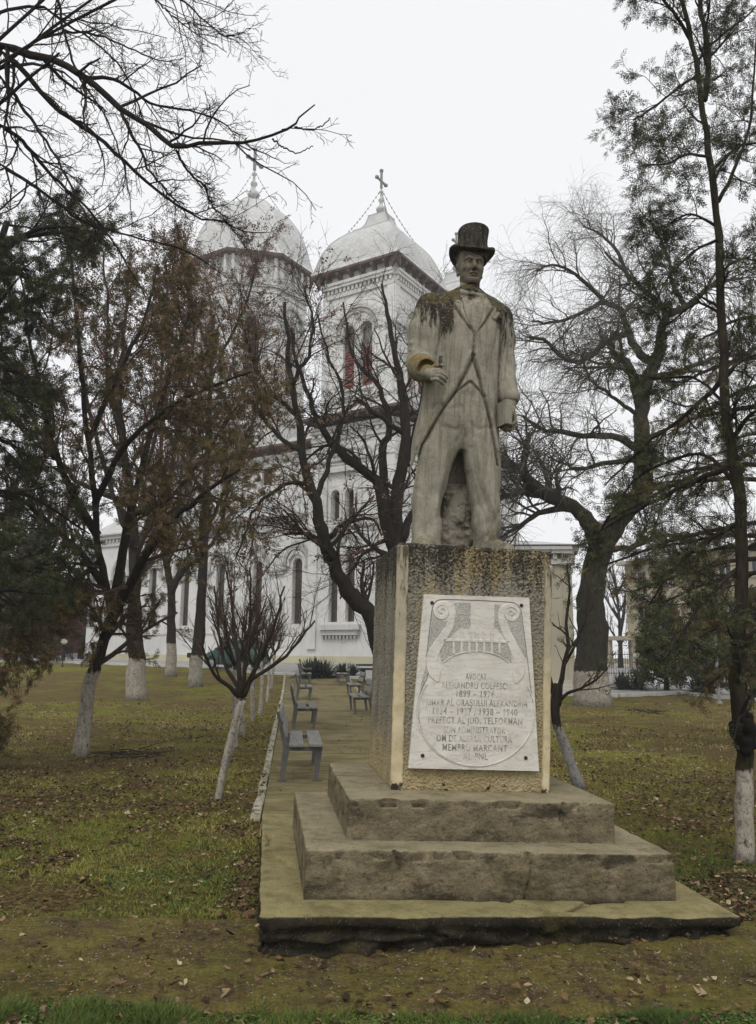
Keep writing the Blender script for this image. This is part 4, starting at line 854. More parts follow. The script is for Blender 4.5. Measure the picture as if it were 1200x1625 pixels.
def build_ground():
    G = ground_mat()
    def sp(a, n, k): t = np.linspace(-1, 1, n); return a * np.sinh(t * k) / math.sinh(k)
    X = sp(300, 290, 5.0); Y = 6 + sp(394, 400, 5.4); Y = Y[Y > -25]
    Xg, Yg = np.meshgrid(X, Y, indexing='ij'); Z = soil_z(Xg.ravel(), Yg.ravel())
    Z = np.where((np.abs(Xg.ravel()) > 150) | (Yg.ravel() > 200), -0.3, Z)
    nx, ny = Xg.shape; i = np.arange(nx - 1)[:, None] * ny; j = np.arange(ny - 1)[None]
    F = np.stack([i + j, i + ny + j, i + ny + j + 1, i + j + 1], -1).reshape(-1, 4)
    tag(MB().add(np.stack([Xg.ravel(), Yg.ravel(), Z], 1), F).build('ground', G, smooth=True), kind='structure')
    # cracked mossy pavement strip in the foreground
    X = np.arange(-3.4, 3.7, 0.020); Y = np.arange(3.84, 5.30, 0.020); Xg, Yg = np.meshgrid(X, Y, indexing='ij'); x, y = Xg.ravel(), Yg.ravel(); P = np.stack([x, y, 0 * x], 1)
    z = 0.012 + 0.020 * fbm(P * 1.6, 3, 4) + 0.010 * fbm(P * 14, 8, 3)
    def g2(l): return [onground(*p)[:2] for p in l]
    for cr, w in ((g2([(-30, 1530), (60, 1529), (118, 1531), (132, 1506), (200, 1505), (300, 1507)]), 0.011), (g2([(560, 1545), (640, 1520), (760, 1535), (880, 1540), (1010, 1545), (1100, 1550)]), 0.012), (g2([(430, 1500), (600, 1540), (780, 1560)]), 0.009), (g2([(930, 1530), (1060, 1560), (1200, 1568)]), 0.011)):
        d = seg_dist(x + 0.02 * fbm(P * 12, 3, 3), y + 0.03 * fbm(P * 10, 7, 3), cr); z -= 0.045 * np.exp(-(d / w) ** 2)
    z -= 0.05 * sstep(0.09, 0.0, np.minimum(y - 3.86 + 0.06 * fbm(P * 5, 2, 3), 5.26 - y + 0.06 * fbm(P * 5, 12, 3)))
    nx, ny = Xg.shape; i = np.arange(nx - 1)[:, None] * ny; j = np.arange(ny - 1)[None]; F = np.stack([i + j, i + ny + j, i + ny + j + 1, i + j + 1], -1).reshape(-1, 4)
    tag(MB().add(np.stack([x, y, z], 1), F).build('pavement', moss_concrete_mat(), smooth=True), kind='structure')
    # straight path of cast slabs, white painted kerb stones on both sides
    pm = path_mat(); wp = kerb_paint()
    pth = thing('path', (0, 0, 0), None, None); pth['kind'] = 'structure'; g = rng_(4)
    def strip(c0, c1, l0, l1, h, mat, nm, parent, rr=0.006):
        n = 1 + int((l1 - l0) / 0.5)
        def T(V):
            l = V[:, 1]; w = PATH_L0[None] + np.outer(l, PATH_DIR) + np.outer(V[:, 0], np.array([PATH_DIR[1], -PATH_DIR[0]]))
            return np.stack([w[:, 0], w[:, 1], gz(w[:, 0], w[:, 1]) + V[:, 2]], 1)
        return MB().bevbox((c0, l0, -0.10), (c1, l1, h), rr, T).build(nm, mat, parent, local=True)
    l = -0.9
    while l < 33.5:
        L = g.uniform(1.55, 1.95); strip(0.0, PATH_W, l, min(l + L - 0.03, 33.6), 0.012 + g.uniform(-0.003, 0.004), pm, 'slab', pth); l += L
    l = -0.3
    while l < 33:
        o_ = g.uniform(-0.012, 0.012); strip(-0.110 + o_, -0.012 + o_, l, l + g.uniform(0.95, 0.985), 0.030 + g.uniform(-0.014, 0.01), wp, 'kerb_stone', pth, 0.014)
        if l > 6: strip(PATH_W + 0.006, PATH_W + 0.125, l, l + 0.99, 0.035 + g.uniform(-0.008, 0.01), wp, 'kerb_stone', pth, 0.012)
        l += 1.0
    # the square and lane round the church, with its kerb
    pale = simple('pale_asphalt', (0.27, 0.265, 0.25), 0.95, 0.22, 1.2, 0.3, 0.01)
    X = np.linspace(-60, 70, 131); Yr = np.linspace(0, 1, 26); Xg = np.repeat(X[:, None], 26, 1); Yf = sq_front(X)[:, None]; Yg = Yf + Yr[None] * (110 - Yf)
    Zg = gz(Xg, Yg) + 0.022; nx, ny = Xg.shape; i = np.arange(nx - 1)[:, None] * ny; j = np.arange(ny - 1)[None]
    F = np.stack([i + j, i + ny + j, i + ny + j + 1, i + j + 1], -1).reshape(-1, 4)
    tag(MB().add(np.stack([Xg.ravel(), Yg.ravel(), Zg.ravel()], 1), F).build('square', pale), kind='structure')
    kb = thing('kerb', (0, 0, 0), None, None); kb['kind'] = 'structure'; kmat = simple('kerb_concrete', (0.46, 0.45, 0.42), 0.9, 0.2, 3)
    for k in range(len(SQ) - 1):
        a, c = SQ[k], SQ[k + 1]; L = np.linalg.norm(c - a); d = (c - a) / L; nn = np.array([-d[1], d[0]]); m = int(L / 2.0) + 1
        if a[0] > 2 and c[0] < 6: continue
        for q in range(m):
            p0 = a + d * L * q / m; p1 = a + d * (L * (q + 1) / m - 0.015)
            def T(V, p0=p0, p1=p1):
                w = p0[None] + np.outer(V[:, 0], p1 - p0) + np.outer(V[:, 1], nn); return np.stack([w[:, 0], w[:, 1], gz(w[:, 0], w[:, 1]) + V[:, 2]], 1)
            MB().box((0, -0.16, -0.1), (1, -0.01, 0.11), T).build('kerb_stone', kmat, kb, local=True)
def build_litter():
    g = rng_(11)
    # grass
    def pts(n, y0, y1, pw=1.0):
        u = g.random(n); y = (y0 ** -pw + u * (y1 ** -pw - y0 ** -pw)) ** (-1 / pw); x = g.uniform(-1, 1, n) * (0.50 * y + 0.35); return x, y
    def free(x, y, pav_ok=False):
        p, v, q = masks(x, y); return ~(p | q | under_mon(x, y, 0.01) | (v & (not pav_ok)))
    x, y = pts(520000, 3.45, 26, 1.1); P = np.stack([x, y, 0 * x], 1)
    gr = fbm(P * 0.9, 5, 4) + 0.25 * (sstep(9.5, 5, y)) ; edge = ((y > 3.6) & (y < 4.02)) | ((y > 5.1) & (y < 5.3) & (x < -0.7))
    ok = free(x, y) & (g.random(len(x)) < np.where(edge, 1.0, sstep(-0.12, 0.26, gr) * 0.92 + 0.06)); x, y = x[ok], y[ok]; n = len(x)
    z = soil_z(x, y); h = g.uniform(0.008, 0.024, n) * (0.6 + 1.3 * sstep(-0.3, 0.4, fbm(np.stack([x, y, 0 * x], -1) * 5.5, 15, 3))) * (1 + 0.5 * sstep(8, 25, y)); h *= np.where(y < 4.1, 1.6, 1.0); a = g.uniform(0, 6.28, n); w = g.uniform(0.0022, 0.0045, n) * (1 + 1.4 * sstep(6, 20, y)); ln = g.uniform(0.3, 1.6, n) * h; b_ = g.uniform(0, 6.28, n)
    V = np.empty((n, 3, 3)); V[:, 0] = np.stack([x + w * np.cos(a), y + w * np.sin(a), z - 0.004], 1); V[:, 1] = np.stack([x - w * np.cos(a), y - w * np.sin(a), z - 0.004], 1); V[:, 2] = np.stack([x + ln * np.cos(b_), y + ln * np.sin(b_), z + h], 1)
    gm = leaf_mat('grass_blades', [(0.0, (0.036, 0.056, 0.014)), (0.30, (0.074, 0.112, 0.022)), (0.60, (0.195, 0.195, 0.038)), (0.88, (0.34, 0.29, 0.08)), (1.0, (0.42, 0.35, 0.16))])
    o = MB().add(V, np.arange(3 * n).reshape(-1, 3)).build('grass', gm); tag(o, 'short yellow-green winter grass covering the lawns', 'grass', kind='stuff')
    dry = np.clip(0.38 + 0.45 * sstep(5, 11, y) + 0.5 * fbm(np.stack([x, y, 0 * x], 1) * 0.8, 31, 3) + g.normal(0, 0.16, n), 0, 1); dry = np.where(y < 4.1, dry * 0.5, dry); set_tone(o, np.repeat(dry, 3))
    # low broad-leaved weeds, greenest at the near left
    x, y = pts(62000, 3.5, 12, 1.3); P = np.stack([x, y, 0 * x], 1); gr = fbm(P * 1.3, 77, 4)
    ok = free(x, y, True) & (gr > np.where(y < 4.05, -0.25, 0.08 + 0.02 * y)) & ~((y > 4.05) & (y < 5.12)); x, y = x[ok], y[ok]; n = len(x)
    V, F4, F3 = leaf_batch(np.stack([x, y, soil_z(x, y) + g.uniform(0.004, 0.02, n)], 1), g.uniform(0.012, 0.028, n), g, 0.6)
    wm = leaf_mat('weed_leaves', [(0.0, (0.024, 0.046, 0.012)), (0.5, (0.060, 0.105, 0.024)), (1.0, (0.125, 0.17, 0.045))])
    o = MB().add(V, F4, F3).build('weeds', wm); tag(o, 'low green clover and weeds in patches of the lawn', 'weeds', kind='stuff'); set_tone(o, np.repeat(np.clip(g.normal(0.5, 0.25, n), 0, 1), 8))
    # fallen leaves
    x, y = pts(88000, 3.5, 34, 1.0); P = np.stack([x, y, 0 * x], 1); c, l = path_uv(x, y)
    d = fbm(P * 0.55, 41, 3) * 1.1 + fbm(P * 2.0, 43, 3) * 0.9; d += 0.35 * np.exp(-((c + 1.2) / 1.6) ** 2) * (y > 8) + 0.30 * np.exp(-((y - 5.22) / 0.12) ** 2) * (x < 0)
    p, v, q = masks(x, y); ok = ~(q | under_mon(x, y, -0.02)) & (g.random(len(x)) < np.where(p, 0.02, np.where(v, 0.035, np.where(y < 4.1, 0.12, (0.9 * np.exp(-((x + 0.80 + 0.1 * (y - 4.7)) / 0.10) ** 2) * (y < 6.6) * (y > 4.7)) + sstep(-0.12, 0.30, d) * 0.95 + 0.10))))
    x, y, d = x[ok], y[ok], d[ok]; n = len(x); p, v, q = masks(x, y); zz = np.where(v, 0.020, np.where(p, gz(x, y) + 0.016, soil_z(x, y))) + g.uniform(0.008, 0.026, n) + 0.012 * np.clip(d, 0, 1)
    size = g.uniform(0.020, 0.050, n) * (1 + 0.45 * sstep(6, 20, y)); size *= np.where(g.random(n) < 0.05, 1.7, 1)
    V, F4, F3 = leaf_batch(np.stack([x, y, zz], 1), size, g, 0.5)
    lm = leaf_mat('fallen_leaves', [(0.0, (0.020, 0.013, 0.007)), (0.35, (0.060, 0.035, 0.016)), (0.62, (0.130, 0.078, 0.036)), (0.84, (0.24, 0.175, 0.10)), (1.0, (0.36, 0.30, 0.20))])
    o = MB().add(V, F4, F3).build('leaf_litter', lm); tag(o, 'brown and tan fallen leaves scattered over lawns and paths', 'leaves', kind='stuff'); set_tone(o, np.repeat(np.clip(g.normal(0.46, 0.24, n), 0, 1), 8))
    # small stones on the pavement
    x = g.uniform(-3.3, 3.6, 2600); y = g.uniform(3.97, 5.10, 2600); ok = ~under_mon(x, y, 0.0); x, y = x[ok], y[ok]; n = len(x); s = g.uniform(0.0018, 0.006, n)
    base = np.array([(1, 0, 0), (-1, 0, 0), (0, 1, 0), (0, -1, 0), (0, 0, 0.7), (0, 0, -0.7)], float); V = base[None] * s[:, None, None] * g.uniform(0.6, 1.3, (n, 6, 1)); V += np.stack([x, y, 0.014 + 0 * x + g.uniform(0, 0.006, n)], 1)[:, None]
    F = np.array([(0, 2, 4), (2, 1, 4), (1, 3, 4), (3, 0, 4), (2, 0, 5), (1, 2, 5), (3, 1, 5), (0, 3, 5)]); F = (F[None] + (np.arange(n) * 6)[:, None, None]).reshape(-1, 3)
    o = MB().add(V, F).build('gravel', simple('gravel_grit', (0.24, 0.21, 0.16), 0.9, 0.4, 3, 0)); tag(o, 'loose grit and small stones on the mossy pavement', 'gravel', kind='stuff')
    # a few big leaves one can single out
    big = [((95, 1421), 0.085, 0.78, 'large tan leaf on the grass edge at left, beside a redder one'), ((72, 1434), 0.08, 0.40, 'red-brown crumpled leaf beside the large tan leaf at lower left'), ((35, 1490), 0.055, 0.92, 'pale flat leaf on the mossy pavement at far lower left'),
           ((31, 1367), 0.07, 0.80, 'buff leaf lying on the green weeds near the left edge'), ((985, 1592), 0.07, 0.55, 'orange-brown leaf in the foreground grass right of centre'), ((1030, 1563), 0.085, 0.80, 'large dull tan leaf on the pavement below the slab corner'),
           ((1113, 1583), 0.12, 0.86, 'long pale flat piece of bark or leaf on the pavement at lower right'), ((172, 1600), 0.05, 0.82, 'small beige leaf on bare pavement near the bottom left'), ((268, 1402), 0.07, 0.95, 'light cream leaf on the lawn left of the slab'), ((165, 1417), 0.06, 0.45, 'rust-coloured curled leaf on the lawn before the pavement edge')]
    for (p, s, t, lb) in big:
        Pg = onground(*p); pz = 0.028 if 3.93 < Pg[1] < 5.17 else float(soil_z(np.array([Pg[0]]), np.array([Pg[1]]))[0]) + 0.03
        V, F4, F3 = leaf_batch(np.array([[0, 0, 0.0]]), np.array([s]), g, 0.5)
        V[:, 2] -= V[:, 2].min()
        if 'bark' in lb: V[:, 1] *= 0.5
        o = MB().add(V, F4, F3).build('fallen_leaf', lm, base=(0, 0, 0)); o.location = (Pg[0], Pg[1], pz - 0.012); set_tone(o, np.full(8, t)); tag(o, lb, 'leaf')
# ------------------------------------------------------------------ the church (own frame: x along the long wall, y inwards, z up)
CH = np.array([1.02, 50.0, 0.90]); CH_RZ = R_(-32)
def wall_mat(name, c, dirt=0.35, z0=0.0):
    b = NB(name, 0.85, 0.2); x, y, z = b.sep()
    m = b.noise(0.7, 6, 0.65); st = b.noise(1, 5, 0.7, b.map(scale=(2.6, 2.6, 0.16)))
    k = b.ramp(m, [(0.3, tuple(v * 0.86 for v in c)), (0.7, tuple(min(v * 1.06, 0.85) for v in c))])
    k = b.mix(b.rangemap(st, 0.52, 0.72, 0, dirt), k, (c[0] * 0.55, c[1] * 0.54, c[2] * 0.50)); b.color(k); b.bump(b.noise(14, 5), 0.25, 0.01); return b.m
def scale_mat():
    b = NB('zinc_scale_roof', 0.55, 0.4); g = b.n('Attribute', attribute_name='suv'); s = b.sep(g.outputs['Vector'])
    u, v = s[0], s[1]; p = b.math('FRACT', b.math('ADD', u, v)); q = b.math('FRACT', b.math('SUBTRACT', u, v))
    e = b.math('MINIMUM', b.math('MINIMUM', p, q), b.math('MINIMUM', b.math('SUBTRACT', 1.0, p), b.math('SUBTRACT', 1.0, q)))
    ln = b.rangemap(e, 0.0, 0.12); idn = b.n('TexWhiteNoise'); cx = b.n('CombineXYZ'); b.inp(cx.inputs[0], b.math('FLOOR', b.math('ADD', u, v))); b.inp(cx.inputs[1], b.math('FLOOR', b.math('SUBTRACT', u, v))); b.inp(idn.inputs[0], cx.outputs[0])
    c = b.mix(idn.outputs['Value'], (0.40, 0.40, 0.395), (0.50, 0.50, 0.49)); c = b.mix(ln, (0.33, 0.33, 0.325), c); c = b.mix(b.rangemap(b.noise(1.1, 5, 0.65), 0.5, 0.7, 0, 0.4), c, (0.33, 0.32, 0.30))
    b.color(c); b.bump(b.math('MULTIPLY', p, ln), 0.6, 0.03); return b.m
def facemap(o, xd, nd):
    """(s, z, d) on a wall whose left foot is o, running along xd with outward normal nd -> church coordinates"""
    o = np.array(o, float); xd = np.array([*xd, 0.0]); nd = np.array([*nd, 0.0])
    return lambda V: o[None] + np.outer(V[:, 0], xd) + np.outer(V[:, 1], [0, 0, 1]) + np.outer(V[:, 2], nd)
def arch_pts(c, w, zs, n=10, pointed=0.0):
    a = np.linspace(math.pi, 0, n + 1); return [(c + w * math.cos(t), zs + w * math.sin(t) * (1 + pointed * math.sin(t))) for t in a]
def wallwin(mb, T, s0, s1, z0, z1, wins, dep=0.30):
    """wall face with real arched openings; wins = (centre, half width, sill, spring)"""
    wins = sorted(wins); x = s0
    def q(*p): mb.add(T(np.array([(a, b, 0.0) for a, b in p])), [tuple(range(len(p)))])
    for c, w, zb, zs in wins:
        if c - w > x + 1e-4: q((x, z0), (c - w, z0), (c - w, z1), (x, z1))
        q((c - w, z0), (c + w, z0), (c + w, zb), (c - w, zb))
        A = arch_pts(c, w, zs); 
        for i in range(len(A) - 1): q(A[i], A[i + 1], (A[i + 1][0], z1), (A[i][0], z1))
        ring = [(c - w, zb)] + A + [(c + w, zb)]; n = len(ring)
        V = T(np.array([(a, b, 0.0) for a, b in ring] + [(a, b, -dep) for a, b in ring])); mb.add(V, [(i, (i + 1) % n, (i + 1) % n + n, i + n) for i in range(n)])
        x = c + w
    if x < s1 - 1e-4: q((x, z0), (s1, z0), (s1, z1), (x, z1))
def arch_band(mb, T, c, r0, r1, zs, d0, d1, leg=0.0, n=14, pt=0.0):
    """moulding round an arch, standing d1 proud, with straight legs of length leg"""
    a = np.linspace(math.pi, 0, n + 1); I = [(c + r0 * math.cos(t), zs + r0 * math.sin(t)) for t in a]; O = [(c + r1 * math.cos(t), zs + r1 * math.sin(t) * (1 + pt * math.sin(t) ** 6)) for t in a]
    if leg: I = [(c - r0, zs - leg)] + I + [(c + r0, zs - leg)]; O = [(c - r1, zs - leg)] + O + [(c + r1, zs - leg)]
    n = len(I); V = [(x, z, d1) for x, z in I] + [(x, z, d1) for x, z in O] + [(x, z, d0) for x, z in I] + [(x, z, d0) for x, z in O]
    F = []
    for i in range(n - 1): F += [(i, i + 1, n + i + 1, n + i), (n + i, n + i + 1, 3 * n + i + 1, 3 * n + i), (2 * n + i, 2 * n + i + 1, i + 1, i)]
    F += [(0, n, 3 * n, 2 * n), (n - 1, 3 * n - 1, 4 * n - 1, 2 * n - 1)]; mb.add(T(np.array(V)), F)
def add_window(par, T, c, w, zb, zs, dep, glass, bars=True, slats=None):
    A = [(c - w, zb)] + arch_pts(c, w, zs) + [(c + w, zb)]
    fr = MB(); n = len(A); k = 0.86; cz = (zb + zs) / 2
    inn = [(c + (x - c) * k, zb + 0.06 + (z - zb) * (1 - 0.09 * w / max(zs - zb, 1))) for x, z in A]
    V = [(x, z, -dep + 0.05) for x, z in A] + [(x, z, -dep + 0.05) for x, z in inn] + [(x, z, -dep) for x, z in inn]
    fr.add(T(np.array(V)), [(i, (i + 1) % n, n + (i + 1) % n, n + i) for i in range(n)] + [(n + i, n + (i + 1) % n, 2 * n + (i + 1) % n, 2 * n + i) for i in range(n)])
    if bars:
        fr.box((c - 0.02, zb + 0.05, -dep + 0.004), (c + 0.02, zs + w * 0.9, -dep + 0.035), T)
        for z in np.arange(zb + 0.7, zs + 0.2, 0.75): fr.box((c - w * 0.86, z - 0.018, -dep + 0.004), (c + w * 0.86, z + 0.018, -dep + 0.03), T)
    f = fr.build('window', MAT['win_frame'], par, local=True)
    MB().add(T(np.array([(x, z, -dep + 0.002) for x, z in A])), [tuple(range(n))]).build('pane', glass, f, local=True)
    if slats:
        sl = MB(); top = slats
        for z in np.arange(zb + 0.10, top, 0.20):
            V = np.array([(c - w * 0.88, z, -dep + 0.02), (c + w * 0.88, z, -dep + 0.02), (c + w * 0.88, z - 0.13, -dep + 0.15), (c - w * 0.88, z - 0.13, -dep + 0.15), (c - w * 0.88, z + 0.035, -dep + 0.03), (c + w * 0.88, z + 0.035, -dep + 0.03), (c + w * 0.88, z - 0.095, -dep + 0.16), (c - w * 0.88, z - 0.095, -dep + 0.16)])
            sl.add(T(V), np.array([(0, 1, 2, 3), (4, 7, 6, 5), (3, 2, 6, 7), (0, 4, 5, 1)]))
        o = sl.build('louvre_slats', MAT['louvre'], f, local=True); o['kind'] = 'stuff'
    return f
def cornice(par, T, s0, s1, z, h, d, dent=True, name='cornice', mat='trim', pitch=0.34):
    m = MB(); m.box((s0, z, 0.002), (s1, z + h * 0.30, d * 0.35), T); m.box((s0, z + h * 0.60, 0.002), (s1, z + h * 0.80, d * 0.8), T); m.box((s0, z + h * 0.80, 0.002), (s1, z + h, d), T)
    o = m.build(name, MAT[mat], par, local=True)
    if dent:
        q = MB()
        for x in np.arange(s0 + pitch * 0.3, s1 - pitch * 0.4, pitch): q.box((x, z + h * 0.302, 0.003), (x + pitch * 0.5, z + h * 0.598, d * 0.55), T)
        k = q.build('dentils', MAT[mat], o, local=True); k['kind'] = 'stuff'
    return o
def cross_finial(par, x, y, z, s=1.0):
    m = MB().lathe([(0.30 * s, 0), (0.16 * s, 0.10 * s), (0.13 * s, 0.3 * s), (0.20 * s, 0.42 * s), (0.46 * s, 0.62 * s), (0.50 * s, 0.80 * s), (0.40 * s, 1.0 * s), (0.16 * s, 1.14 * s), (0.12 * s, 1.5 * s), (0.28 * s, 1.68 * s), (0.28 * s, 1.82 * s), (0.11 * s, 2.0 * s), (0.09 * s, 2.45 * s), (0.20 * s, 2.56 * s), (0.20 * s, 2.68 * s), (0.07 * s, 2.82 * s), (0.06 * s, 3.0 * s)], 14, (x, y, z))
    f = m.build('finial', MAT['zinc'], par, smooth=True, local=True)
    c = MB(); zc = z + 3.75 * s
    # cross arms lie across the church, tipped a little as they stand
    c.bevbox((x - 0.10 * s, y - 0.10 * s, z + 2.95 * s), (x + 0.10 * s, y + 0.10 * s, z + 4.75 * s), 0.02); c.bevbox((x - 0.085 * s, y - 0.72 * s, zc - 0.10 * s), (x + 0.085 * s, y + 0.72 * s, zc + 0.10 * s), 0.02)
    for dy, dz in ((-0.80, 0), (0.80, 0), (0, 1.10)): c.lathe([(0.0, -0.14 * s), (0.19 * s, -0.09 * s), (0.19 * s, 0.09 * s), (0.0, 0.19 * s)], 10, (x, y + dy * s, zc + dz * s), cap=False)
    for k in range(8):
        a = math.pi / 8 + k * math.pi / 4; P = np.array([(x, y + 0.10 * s * math.cos(a), zc + 0.10 * s * math.sin(a)), (x, y + 0.40 * s * math.cos(a), zc + 0.46 * s * math.sin(a))]); c.tubes(P, [0.05 * s, 0.015 * s], 4)
    return c.build('cross', MAT['zinc_dark'], f, local=True)
def light_string(par, p0, p1, n=22):
    p0 = np.array(p0, float); p1 = np.array(p1, float); t = np.linspace(0, 1, 30)[:, None]; P = p0 * (1 - t) + p1 * t; P[:, 2] -= 0.55 * 4 * (t * (1 - t))[:, 0]
    m = MB().tubes(P, np.full(30, 0.018), 4); 
    for k in range(1, n):
        q = k / n; c = p0 * (1 - q) + p1 * q; c[2] -= 0.55 * 4 * q * (1 - q); m.lathe([(0.0, -0.09), (0.05, -0.03), (0.05, 0.05), (0.0, 0.09)], 5, tuple(c), cap=False)
    o = m.build('light_string', MAT['zinc_dark'], par, local=True); o['kind'] = 'stuff'; return o
def set_suv(o, uv):
    a = o.data.attributes.new('suv', 'FLOAT_VECTOR', 'POINT'); a.data.foreach_set('vector', np.asarray(uv, np.float32).ravel())
def poly_roof(par, name, n, ph, prof, c, mat, su=0.42, sub=1):
    """faceted dome: n sides, prof = (circumradius, z); one strip of scales per side"""
    prof = np.array(prof); t = np.concatenate([[0], np.cumsum(np.hypot(np.diff(prof[:, 0]), np.diff(prof[:, 1])))])
    k = 26; tt = np.linspace(0, t[-1], k); r = np.interp(tt, t, prof[:, 0]); z = np.interp(tt, t, prof[:, 1])
    mb = MB(); UV = []
    for i in range(n):
        a0 = ph + i * 2 * math.pi / n; a1 = ph + (i + 1) * 2 * math.pi / n; p0 = np.stack([c[0] + r * math.cos(a0), c[1] + r * math.sin(a0), c[2] + z], 1); p1 = np.stack([c[0] + r * math.cos(a1), c[1] + r * math.sin(a1), c[2] + z], 1)
        w = np.linalg.norm(p1 - p0, axis=1); mb.add(np.concatenate([p0, p1]), np.array([(j, k + j, k + j + 1, j + 1) for j in range(k - 1)]))
        UV.append(np.concatenate([np.stack([-w / 2 / su, tt / su, 0 * w], 1), np.stack([w / 2 / su, tt / su, 0 * w], 1)]))
    o = mb.build(name, mat, par, smooth=False, local=True); set_suv(o, np.concatenate(UV))
    rb = MB(); P = []
    for i in range(n):
        a0 = ph + i * 2 * math.pi / n; P.append(np.stack([c[0] + r * math.cos(a0), c[1] + r * math.sin(a0), c[2] + z + 0.01], 1))
    for i, p in enumerate(P): MB().tubes(p, np.full(k, 0.055), 5).build('ridge_seam', MAT['zinc'], o, smooth=True, local=True)
    return o
def tower(ch, cx, cy, hb, zb, ze, far=False):
    """square belfry with paired louvred windows under a bell-shaped roof"""
    t = hb; W = MB(); faces = [((cx - t, cy - t, 0), (1, 0), (0, -1)), ((cx + t, cy - t, 0), (0, 1), (1, 0)), ((cx + t, cy + t, 0), (-1, 0), (0, 1)), ((cx - t, cy + t, 0), (0, -1), (-1, 0))]
    wl = 2 * t
    zsill = zb + 2.35; zspr = ze - 4.0
    for k, (o, xd, nd) in enumerate(faces): wallwin(W, facemap(o, xd, nd), 0, wl, zb, ze + 0.4, [(wl / 2 - 0.74, 0.46, zsill, zspr), (wl / 2 + 0.74, 0.46, zsill, zspr)], 0.35)
    W.build('wall', MAT['plaster'], ch, local=True)
    for k, (o, xd, nd) in enumerate(faces[:2] if not far else faces[:2]):
        T = facemap(o, xd, nd)
        for c in (wl / 2 - 0.74, wl / 2 + 0.74):
            add_window(ch, T, c, 0.46, zsill, zspr, 0.34, MAT['louvre_top'], False, zspr - 1.1)
            m = MB(); m.box((c - 0.62, zsill - 0.20, 0.002), (c + 0.62, zsill - 0.02, 0.16), T); m.build('sill', MAT['trim'], ch, local=True)
            m = MB(); arch_band(m, T, c, 0.47, 0.60, zspr, 0.002, 0.07, 0.5); m.build('window_moulding', MAT['trim'], ch, local=True)
        m = MB(); arch_band(m, T, wl / 2, 1.72, 2.02, zspr - 0.10, 0.002, 0.16, 0.0, 20); m.build('arch_moulding', MAT['trim'], ch, local=True)
        m = MB(); arch_band(m, T, wl / 2, 1.42, 1.62, zspr - 0.10, 0.002, 0.10, 0.0, 20); m.build('arch_moulding', MAT['trim_grey'], ch, local=True)
        m = MB(); m.lathe([(0.0, 0), (0.27, 0.0), (0.27, 0.10), (0.20, 0.12), (0.20, 0.03), (0.0, 0.03)], 16, (0, 0, 0), T=lambda V, T=T: T(np.stack([V[:, 0] + wl / 2, V[:, 1] + zspr + 1.05, V[:, 2] + 0.003], 1)), cap=False); m.build('roundel', MAT['trim_grey'], ch, local=True)
        for sx in (0.0, wl - 0.55):                  # corner pilasters with a squat capital
            MB().box((sx, zb, 0.002), (sx + 0.55, ze - 1.15, 0.10), T).build('pilaster', MAT['plaster'], ch, local=True)
            m = MB(); m.box((sx - 0.03, zspr - 0.45, 0.101), (sx + 0.58, zspr - 0.18, 0.2), T); m.box((sx - 0.08, zspr - 0.17, 0.101), (sx + 0.63, zspr - 0.02, 0.27), T); m.build('capital', MAT['trim_grey'], ch, local=True)
        cornice(ch, T, 0, wl, ze - 1.30, 1.1, 0.36)
        cornice(ch, T, 0, wl, zb + 1.2, 0.5, 0.22, False)
    # eaves: boards, brackets, roof
    e = t + 0.68; m = MB(); m.box((cx - e, cy - e, ze + 0.42), (cx + e, cy + e, ze + 0.60)); ev = m.build('eaves', MAT['eave_wood'], ch, local=True)
    for o, xd, nd in faces[:2] + faces[2:]:
        T = facemap(o, xd, nd)
        for s in np.linspace(-0.40, wl + 0.40, 8):
            V = np.array([(s - 0.11, ze - 0.25, 0.0), (s - 0.11, ze + 0.415, 0.0), (s - 0.11, ze + 0.415, 0.62), (s - 0.11, ze + 0.22, 0.62), (s - 0.11, ze + 0.02, 0.25)]); V2 = V.copy(); V2[:, 0] += 0.22
            MB().add(T(np.concatenate([V, V2])), [(0, 1, 2, 3, 4), (9, 8, 7, 6, 5)] + [(i, i + 5, (i + 1) % 5 + 5, (i + 1) % 5) for i in range(5)]).build('bracket', MAT['eave_wood'], ev, local=True)
    q = 2 ** 0.5
    e2 = e * q; prof = [(e2, 0.0), (e2 * 0.955, 0.34), (e2 * 0.925, 0.8), (e2 * 0.885, 1.35), (e2 * 0.82, 2.0), (e2 * 0.73, 2.65), (e2 * 0.62, 3.15), (e2 * 0.50, 3.58), (e2 * 0.40, 3.85)]
    poly_roof(ch, 'roof', 4, math.pi / 4, prof, (cx, cy, ze + 0.60), MAT['scales'])
    zl = ze + 0.60 + 3.85; m = MB(); m.box((cx - e * 0.42, cy - e * 0.42, zl - 0.05), (cx + e * 0.42, cy + e * 0.42, zl + 0.10)); m.build('roof_collar', MAT['zinc'], ch, local=True)
    poly_roof(ch, 'roof_cap', 4, math.pi / 4, [(1.95, 0.0), (1.55, 0.20), (1.22, 0.55), (1.05, 1.0), (0.95, 1.30), (1.05, 1.32), (0.3, 1.40)], (cx, cy, zl + 0.10), MAT['zinc'])
    cross_finial(ch, cx, cy, zl + 1.45, 0.78)
    for sx, sy in ((-1, -1), (1, -1), (1, 1), (-1, 1)): light_string(ch, (cx, cy, zl + 1.45 + 2.9 * 0.78), (cx + sx * e * 0.86, cy + sy * e * 0.86, ze + 2.3))
